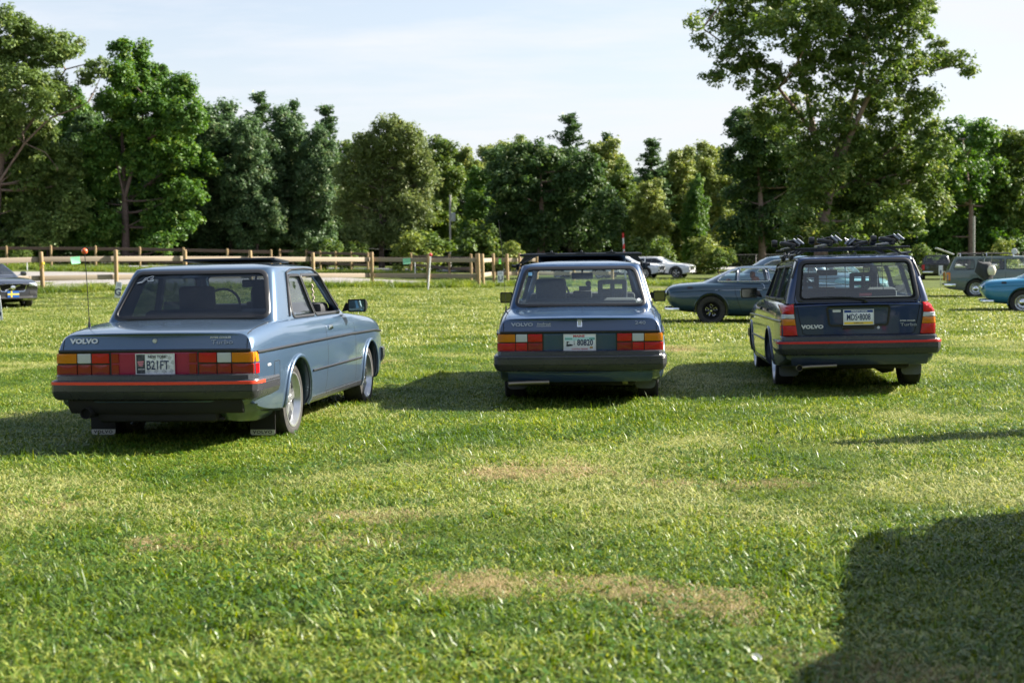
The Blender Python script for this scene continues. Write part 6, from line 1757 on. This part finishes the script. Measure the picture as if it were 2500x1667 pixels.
WST = [(-.92,.80,.33,.90),(-.80,.825,.29,.93),(-.4,.845,.24,.945),(.5,.855,.2,.955),(1.6,.855,.2,.955),(2.1,.85,.2,.94),(2.7,.84,.22,.89),(3.1,.80,.26,.84),(3.3,.76,.32,.80)]
WLV = [(.92, -.86, 2.10, .765, .73, .72, .03, .13, .06, .08), (.98, -.84, 2.02, .755, .72, .70, .03, .13, .06, .08), (1.15, -.77, 1.84, .71, .68, .65, .03, .12, .06, .08), (1.32, -.68, 1.66, .66, .63, .60, .03, .11, .06, .08), (1.375, -.65, 1.60, .63, .60, .57, .03, .10, .06, .08)]
def old_wagon(loc, yaw, pm, label, details=True):
    wins = [quad([(.98, .965), (1.86, .965), (1.60, 1.29), (.98, 1.29)], .04), quad([(.06, .965), (.90, .965), (.90, 1.29), (.06, 1.29)], .04), quad([(-.72, .965), (-.06, .965), (-.06, 1.29), (-.60, 1.29)], .06)]
    root, S, H = soft_car('parked_wagon', label, loc, yaw, pm, WST, SEC_BOXY, WLV, .05, wins, (0, 2.62, .31, .32, .18, .20, 'classic', .68), rear_w=quad([(-.60, .97), (.60, .97), (.54, 1.30), (-.54, 1.30)], .05), front_w=quad([(-.60, .98), (.60, .98), (.52, 1.30), (-.52, 1.30)], .05), bows=(.03, .05), ybk=-.3)
    for sd in (1, -1):
        fr = MB(); [fr.add(*H.seal(q, 'x', sd, .016, .005)) for q in wins]; fr.build('window_frame', M['trim'] if not details else M['seal'], root, 40)
        gp = MB(); gp.add(*S.strip([(.94, .95), (.94, .26), (1.9, .26), (1.95, .94)], 'x', sd, .008, .002)); gp.add(*S.strip([(.94, .26), (.42, .26), (.34, .52), (.02, .70), (.02, .95)], 'x', sd, .008, .002)); gp.build('door_gap', M['darkhole'], root, 0)
        bp = MB(); sweep([(sd*.83, -.66), (sd*.82, -.90), (sd*.74, -1.0), (sd*.2, -1.04)], [(-.01, .38), (.02, .385), (.03, .43), (.02, .475), (-.01, .47)], bp); bp.build('bumper', M['chrome'], root, 40)
        v, f = S.slab(rect(min(sd*.66, sd*.78), max(sd*.66, sd*.78), .56, .86, .02), 'y', -1, .02, .03); tl = MB().add(v, f); v, f = S.slab(rect(-.90, -.83, .58, .85, .01), 'x', sd, .01, .02); tl.add(v, f); tl.build('tail_light', M['lens_amber'] if details else M['lens_red'], root, 30)
        MB().add(*S.slab(rect(1.70, 1.80, .80, .83, .005), 'x', sd, .015, .02)).build('door_handle', M['chrome'], root, 30)
        mm = MB(); mm.rbox((sd*.90, 1.78, 1.0), (.14, .05, .10), .02); mm.build('wing_mirror', M['chrome'] if details else M['trim'], root, 40)
    st = MB()
    for sx in (-.34, .34): st.rbox((sx, .95, .95), (.48, .12, .36), .05, rot=(.15, 0, 0)); st.rbox((sx, .90, 1.17), (.26, .08, .14), .03)
    st.build('seat', M['seatcloth'], root, 50)
    return root, S, H
def beside(u, v, Y, yaw, off=.76):
    p_ = px_at(u, v, Y); return (p_.x - off*math.cos(yaw), p_.y + off*math.sin(yaw))
# petrol blue coupe behind the row, seen from its right side
nearY = 31.2; X = (1736.2-1250)/FOC*nearY
coupe((*beside(1736.2, 700, 31.2, R(97)), terrain(X, nearY)-.03), R(97), TEAL_D, 'petrol blue fastback coupe with tan seats between the dark blue sedan and the navy wagon')
# turquoise coupe at the edge
coupe((*beside(2498, 700, 36.0, R(106)), -.09), R(106), TURQ, 'bright turquoise coupe cut off by the frame, with chrome hubcaps', 'classic', False)
p = px_at(1955, 700, 41); coupe((p.x, p.y, 0), R(157), AQUA, 'pale teal coupe visible through the rear glass of the navy wagon', 'classic', False)
# round roofed sedan
RST = [(-1.02,.60,.50,.88),(-.95,.70,.42,.93),(-.75,.76,.32,.975),(-.3,.79,.26,1.00),(.3,.80,.22,1.01),(1.5,.80,.22,1.01),(2.0,.80,.22,1.0),(2.6,.78,.24,.96),(3.0,.74,.30,.90),(3.2,.64,.38,.84)]
RLV = [(.97, -.28, 2.02, .72, .60, .62, .14, .16, .16, .12), (1.02, -.20, 1.97, .71, .60, .61, .14, .16, .16, .12), (1.18, .02, 1.80, .675, .57, .58, .12, .15, .15, .12), (1.34, .26, 1.62, .625, .52, .54, .10, .13, .14, .12), (1.40, .38, 1.54, .59, .49, .51, .08, .12, .13, .12)]
p = px_at(1843, 700, 38.5)
wq = densify(roundpoly([(.05, 1.02), (.72, 1.02), (.72, 1.35), (.50, 1.335), (.26, 1.22)], [.08, .03, .05, .08, .08], 5), .06); wd = quad([(.80, 1.02), (1.68, 1.02), (1.46, 1.35), (.80, 1.36)], .05)
rs, S, H = soft_car('parked_sedan', 'slate blue round roofed old sedan partly hidden behind the petrol blue coupe', (*beside(1843, 700, 38.5, R(97)), 0), R(97), SLATE, RST, SEC_ROUND, RLV, .075, [wq, wd], (0, 2.6, .32, .33, .17, .2, 'classic', .64),
          rear_w=quad([(-.46, 1.05), (.46, 1.05), (.38, 1.32), (-.38, 1.32)], .06), front_w=quad([(-.50, 1.06), (.50, 1.06), (.42, 1.33), (-.42, 1.33)], .06), ybk=.6)
for sd in (1, -1):
    fr = MB(); [fr.add(*H.seal(q, 'x', sd, .018, .006)) for q in (wq, wd)]; fr.build('window_frame', M['silver'], rs, 40)
st = MB(); st.rbox((-.3, .9, 1.1), (.45, .12, .40), .05); st.rbox((.3, .9, 1.1), (.45, .12, .40), .05); st.build('seat', principled('red_vinyl', (.25, .03, .03), .5), rs, 40)
# grey green wagon with an open tailgate and roof bars
nearY = 48.0; X = (2220+1275/7.84-1250)/FOC*nearY
w_, S, H = old_wagon((*beside(2220+1275/7.84, 700, 48.0, R(103)), terrain(X, nearY)-.02), R(103), SAGE, 'old grey green wagon with roof bars and its white tailgate lifted open')
tg = MB(); tg.rbox((0, -.98, 1.58), (1.15, .62, .03), .012, rot=(R(-22), 0, 0)); tg.rbox((0, -1.25, 1.68), (.3, .05, .05), .01); tg.build('open_tailgate', M['whitepaint'], w_, 30)
for yb_ in (-.50, .35, 1.2):
    rb_ = MB(); rb_.tube([(-.66, yb_, 1.37), (-.62, yb_, 1.47), (-.5, yb_, 1.50), (.5, yb_, 1.50), (.62, yb_, 1.47), (.66, yb_, 1.37)], .014, 6); rb_.build('roof_bar', M['chrome'], w_, 50)
rb_ = MB(); rb_.rbox((0, .35, 1.485), (1.0, 1.75, .05), .02); rb_.build('roof_board', principled('grey_board', (.12, .10, .10), .6), w_, 30)
rb_ = MB(); rb_.lathe([(.001, -.05), (.09, -.05), (.10, 0), (.09, .05), (.001, .05)], 'x', (.5, 1.25, 1.55), 18); rb_.build('roof_lamp', M['silver'], w_, 40)
# things hung at the wagon's side: dark jacket and cream lantern
p = px_at(2403, 655, 46.6)
jk = empty('hanging_jacket', (p.x, p.y, p.z), 0, 'black jacket hanging by the open side of the old grey green wagon', 'jacket')
MB().hull([(x_, y_, z_) for x_, y_, z_ in ((-.16, 0, .18), (.16, 0, .16), (-.22, .08, -.1), (.24, .06, -.3), (.1, -.1, -.46), (-.1, -.08, -.2), (.22, -.05, .0), (-.14, .12, .18), (0, -.12, .1))]).build('cloth', M['interior'], jk, 60).scale = (1.3, 1.2, 1.2)
MB().tube([(0, 0, .16), (0, 0, .28), (.05, 0, .34), (0, 0, .38)], .01, 5).build('hook', M['chrome'], jk, 50)
p = px_at(2421, 660, 46.4)
ln = empty('hanging_lantern', (p.x, p.y, p.z), 0, 'cream lantern hanging from a line beside the black jacket', 'lantern')
MB().lathe([(.001, -.12), (.09, -.15), (.135, -.05), (.135, .05), (.09, .14), (.001, .15)], 'z', n=16).build('shade', principled('cream_enamel', (.72, .66, .52), .4), ln, 40)
MB().tube([(0, 0, .12), (0, 0, .52)], .006, 5).build('line', M['chrome'], ln, 50)
letter_sign(2296.5, 660, 53, .14, .36, 'X', R(0), R(0), 'narrow white parking sign behind the tail of the old grey green wagon') if False else None
c = px_at(2296.5, 660, 53); root = empty('parking_sign', (c.x, c.y, terrain(c.x, c.y)), 0, 'narrow white parking sign beside the tail of the old grey green wagon', 'sign')
MB().rbox((0, 0, c.z-root.location.z), (.15, .01, .36), .004).build('board', principled('sign_board_grey', (.66, .67, .70), .5), root); MB().box((0, .015, (c.z-root.location.z)/2), (.02, .012, c.z-root.location.z)).build('stake', M['chrome'], root)
MB().box((0, -.007, c.z-root.location.z-.06), (.05, .002, .13)).build('letter', M['navy_print'], root, 0)
# black wagon far behind
p = px_at(2296, 680, 81)
bw, S, H = old_wagon((p.x, p.y+.9, terrain(p.x, p.y)), R(14), BLACK, 'black boxy wagon seen from behind at the far end of the field', False)
# white modern crossovers
MST = [(-.95,.76,.48,.92),(-.85,.84,.36,.99),(-.5,.90,.28,1.03),(0,.92,.24,1.04),(1.4,.925,.22,1.02),(2.2,.925,.22,1.02),(2.8,.92,.24,1.01),(3.3,.90,.27,.965),(3.6,.86,.32,.90),(3.76,.79,.38,.82)]
MLV = [(.99, -.82, 2.45, .80, .74, .74, .06, .16, .10, .12), (1.04, -.78, 2.35, .79, .73, .72, .06, .16, .10, .12), (1.20, -.66, 2.02, .74, .69, .67, .06, .15, .10, .12), (1.36, -.52, 1.68, .68, .62, .60, .06, .13, .10, .12), (1.43, -.45, 1.52, .63, .57, .56, .06, .12, .10, .12)]
M['cladding'] = principled('black_cladding', (.02, .02, .021), .6)
def crossover(loc, yaw, pm, label, clad=True, group=None, front='plain', wst='ten'):
    wins = [densify(roundpoly([(-.48, 1.07), (.60, 1.05), (.60, 1.36), (.0, 1.36), (-.36, 1.22)], [.05, .02, .02, .05, .05], 4), .06), densify(roundpoly([(.66, 1.05), (1.98, 1.04), (1.42, 1.36), (.66, 1.37)], [.02, .04, .05, .02], 4), .06)]
    root, S, H = soft_car('parked_crossover' if clad else 'parked_hatchback', label, loc, yaw, pm, MST if clad else [(a_, b_, c_-.06, d_-.05) for a_, b_, c_, d_ in MST], SEC_MOD, MLV if clad else [(q_[0]-.05,)+q_[1:] for q_ in MLV], .06, wins, (0, 2.87, .345, .355, .22, .245, wst, .73), rear_w=quad([(-.58, 1.07), (.58, 1.07), (.50, 1.36), (-.50, 1.36)], .06), front_w=quad([(-.62, 1.06), (.62, 1.06), (.50, 1.38), (-.50, 1.38)], .07),
                          bows=(.10, .16), arch=.395, glassm='glass_dark', group=group, ybk=.4, yfr=1.2)
    for sd in (1, -1):
        for y0 in (0, 2.87): MB().tube(arch_path(y0, .415, .92, S, sd, .355, lift=.002), .026, 7).build('arch_lip', M['cladding'] if clad else pm, root, 60)
        if clad:
            for y0 in (0, 2.87):
                v, f = S.strip([(y0+.445*math.cos(R(a_)), .355+.445*math.sin(R(a_))) for a_ in range(-8, 189, 9)], 'x', sd, .085, .014); MB().add(v, f).build('arch_cladding', M['cladding'], root, 60)
        v, f = S.slab(densify(rect(.48, 2.42, .24, .36, .02), .1), 'x', sd, .008, .02); MB().add(v, f).build('sill_trim', M['cladding'] if clad else M['bumper'], root, 30)
        gp = MB(); gp.add(*S.strip([(.63, 1.02), (.63, .38), (.42, .38), (.40, .60), (.10, .80), (.05, 1.0)], 'x', sd, .008, .002)); gp.add(*S.strip([(.63, .38), (1.78, .38), (1.80, .70), (1.88, 1.0)], 'x', sd, .008, .002)); gp.build('door_gap', M['darkhole'], root, 0)
        v, f = S.slab(densify(roundpoly([(3.02, .84), (3.52, .77), (3.56, .85), (3.20, .90)], .02, 3), .05), 'x', sd, .004, .01, dome=.004); hl = MB().add(v, f)
        v, f = S.slab(densify(roundpoly([(min(sd*.50, sd*.80), .70), (max(sd*.50, sd*.80), .70), (max(sd*.50, sd*.80), .80), (min(sd*.50, sd*.80), .79)], .02, 3), .05), 'y', 1, .006, .02); hl.add(v, f); hl.build('headlight', M['headlamp'], root, 40)
        mm = MB(); mm.rbox((sd*.99, 2.02, 1.08), (.20, .10, .14), .045); mm.hull([(sd*.9, 2.0, 1.04), (sd*.9, 2.1, 1.04), (sd*.80, 1.98, 1.02), (sd*.80, 2.14, 1.02), (sd*.95, 2.05, 1.07), (sd*.9, 2.05, 1.08)]); mm.build('wing_mirror', pm, root, 40)
        v, f = S.slab(densify(roundpoly([(min(sd*.50, sd*.76), .44), (max(sd*.50, sd*.76), .44), (max(sd*.52, sd*.74), .56), (min(sd*.52, sd*.74), .54)], .02, 3), .05), 'y', 1, .006, .02); MB().add(v, f).build('fog_light_surround', M['cladding'], root, 30)
        v, f = S.slab(rect(2.02, 2.04, .93, .94, .002), 'x', sd, .001, 0)
        th = MB(); v, f = S.slab(rect(min(sd*.68, sd*.82), max(sd*.68, sd*.82), .72, .98, .02), 'y', -1, .01, .02); th.add(v, f); th.build('tail_light', M['lens_red'], root, 30)
        MB().tube(H.path([(-.3, 1.425), (.4, 1.435), (1.25, 1.428)], 'x', sd, .01), .014, 6).build('roof_rail', M['chrome'] if not clad else M['trim'], root, 50)
    gl = densify(roundpoly([(-.36, .55), (.36, .55), (.42, .76), (-.42, .76)], .05, 4), .06)
    v, f = S.slab(gl, 'y', 1, .006, .01); go_ = MB().add(v, f).build('grille', M['darkhole'], root, 30)
    MB().add(*S.seal(gl, 'y', 1, .03, .016)).build('grille_frame', M['chrome'] if front != 'plain' or True else M['trim'], go_, 40)
    if front == 'badge':
        sl = MB()
        for i in range(6): v, f = S.strip([(-.36, .58+i*.032), (.36, .58+i*.032)], 'y', 1, .006, .010); sl.add(v, f)
        for i in range(16): v, f = S.strip([(-.36+i*.048, .565), (-.36+i*.048, .75)], 'y', 1, .006, .010); sl.add(v, f)
        sl.build('grille_bars', M['trim'], go_, 0)
    v, f = S.strip([(.24, .575), (-.22, .745)], 'y', 1, .035, .018); MB().add(v, f).build('grille_slash', M['chrome'], go_, 0)
    h_ = S.hit(0, .66, 'y', 1, .02); MB().lathe([(.001, .015), (.045, .015), (.075, .01), (.085, -.01)], 'y', h_, 18).build('grille_badge', M['chrome'], go_, 40)
    if front == 'badge':
        h_ = S.hit(0, .46, 'y', 1, .02); fl = MB().box((0, h_.y+.01, .46), (.36, .006, .20)).build('front_plate', principled('flag_blue', (.01, .10, .38), .5), root, 0)
        MB().box((0, h_.y+.015, .46), (.36, .004, .042)).box((.055, h_.y+.0155, .46), (.042, .004, .20)).build('flag_cross', principled('flag_yellow', (.85, .60, .05), .5), fl, 0)
    else:
        h_ = S.hit(0, .44, 'y', 1, .02); MB().box((0, h_.y+.01, .44), (.34, .006, .15)).build('front_plate', M['white_print'], root, 0)
    v, f = S.slab(densify(rect(-.62, .62, .33, .41, .02), .1), 'y', 1, .012, .02); MB().add(v, f).build('skid_panel', M['cladding'], root, 30)
    return root
def by_front_wheel(u, Y, yaw):     # rear axle position from where the front wheel stands
    p = px_at(u, 690, Y); return (p.x - 2.87*math.sin(yaw) - .0, p.y - 2.87*math.cos(yaw), terrain(p.x, p.y)-.02)
yw = R(114)
crossover(by_front_wheel(1659, 97.5, yw), yw, WHITE, 'white crossover with black wheel arches, standing last in the row of white cars', wst='five')
crossover(by_front_wheel(1584, 95.0, yw), yw, WHITE, 'white crossover half hidden behind the roof edge of the dark blue sedan')
crossover(by_front_wheel(1474, 92.6, yw), yw, WHITE, 'white crossover seen only through the windows of the dark blue sedan')
yw = R(141); p = px_at(26, 745, 44.2)
crossover((p.x-3.55*math.sin(yw), p.y-3.55*math.cos(yw), terrain(p.x, p.y)), yw, BLACK, 'glossy black hatchback with a blue and yellow flag plate at the left edge', clad=False, front='badge')
# off to the right, outside the picture, another crossover and a bystander whose shadows reach in
ofw, S, H = old_wagon((4.02, 7.0, 0), R(195), SAGE, 'grey green wagon parked just outside the picture, casting the big shadow on the grass', False)
MB().hull([(x_, y_, z_) for x_ in (-.42, .42) for y_, z_ in ((1.25, 1.47), (1.55, 1.62), (2.1, 1.66), (2.4, 1.50))]).build('shadow_wedge', M['trim'], ofw, 30)  # wedge added on the unseen wagon's roof only to widen its shadow
def person(loc, rz):
    me = bpy.data.meshes.new('person')
    V = [(0,0,.95),(0,0,1.12),(0,0,1.32),(0,.0,1.46),(0,.01,1.54),(0,.02,1.64),(0,.02,1.72),(.18,0,1.40),(.24,0,1.15),(.23,.08,.92),(.22,.10,.84),(-.18,0,1.40),(-.24,0,1.15),(-.23,.06,.92),(-.22,.08,.84),(.10,0,.88),(.11,.02,.50),(.11,-.01,.10),(.12,.12,.04),(-.10,0,.88),(-.12,0,.50),(-.13,-.03,.10),(-.15,.10,.04)]
    E_ = [(0,1),(1,2),(2,3),(3,4),(4,5),(5,6),(2,7),(7,8),(8,9),(9,10),(2,11),(11,12),(12,13),(13,14),(0,15),(15,16),(16,17),(17,18),(0,19),(19,20),(20,21),(21,22)]
    rad = [(.17,.12),(.15,.11),(.18,.12),(.07,.07),(.07,.08),(.095,.11),(.06,.07),(.07,.07),(.05,.05),(.035,.035),(.04,.025),(.07,.07),(.05,.05),(.035,.035),(.04,.025),(.095,.095),(.065,.065),(.045,.05),(.04,.04),(.095,.095),(.065,.065),(.045,.05),(.04,.04)]
    me.from_pydata(V, E_, []); me.materials.append(principled('dark_clothes', (.03, .04, .06), .9))
    o = bpy.data.objects.new('person', me); COL.objects.link(o); o.modifiers.new('s', 'SKIN'); o.modifiers.new('u', 'SUBSURF').render_levels = 2
    for i, r_ in enumerate(rad): me.skin_vertices[0].data[i].radius = r_
    me.skin_vertices[0].data[0].use_root = True
    o.location = loc; o.rotation_euler = (0, 0, rz)
    return tag(o, 'person in dark clothes standing just outside the picture on the right', 'person')
person((4.85, 11.62, 0), R(60))
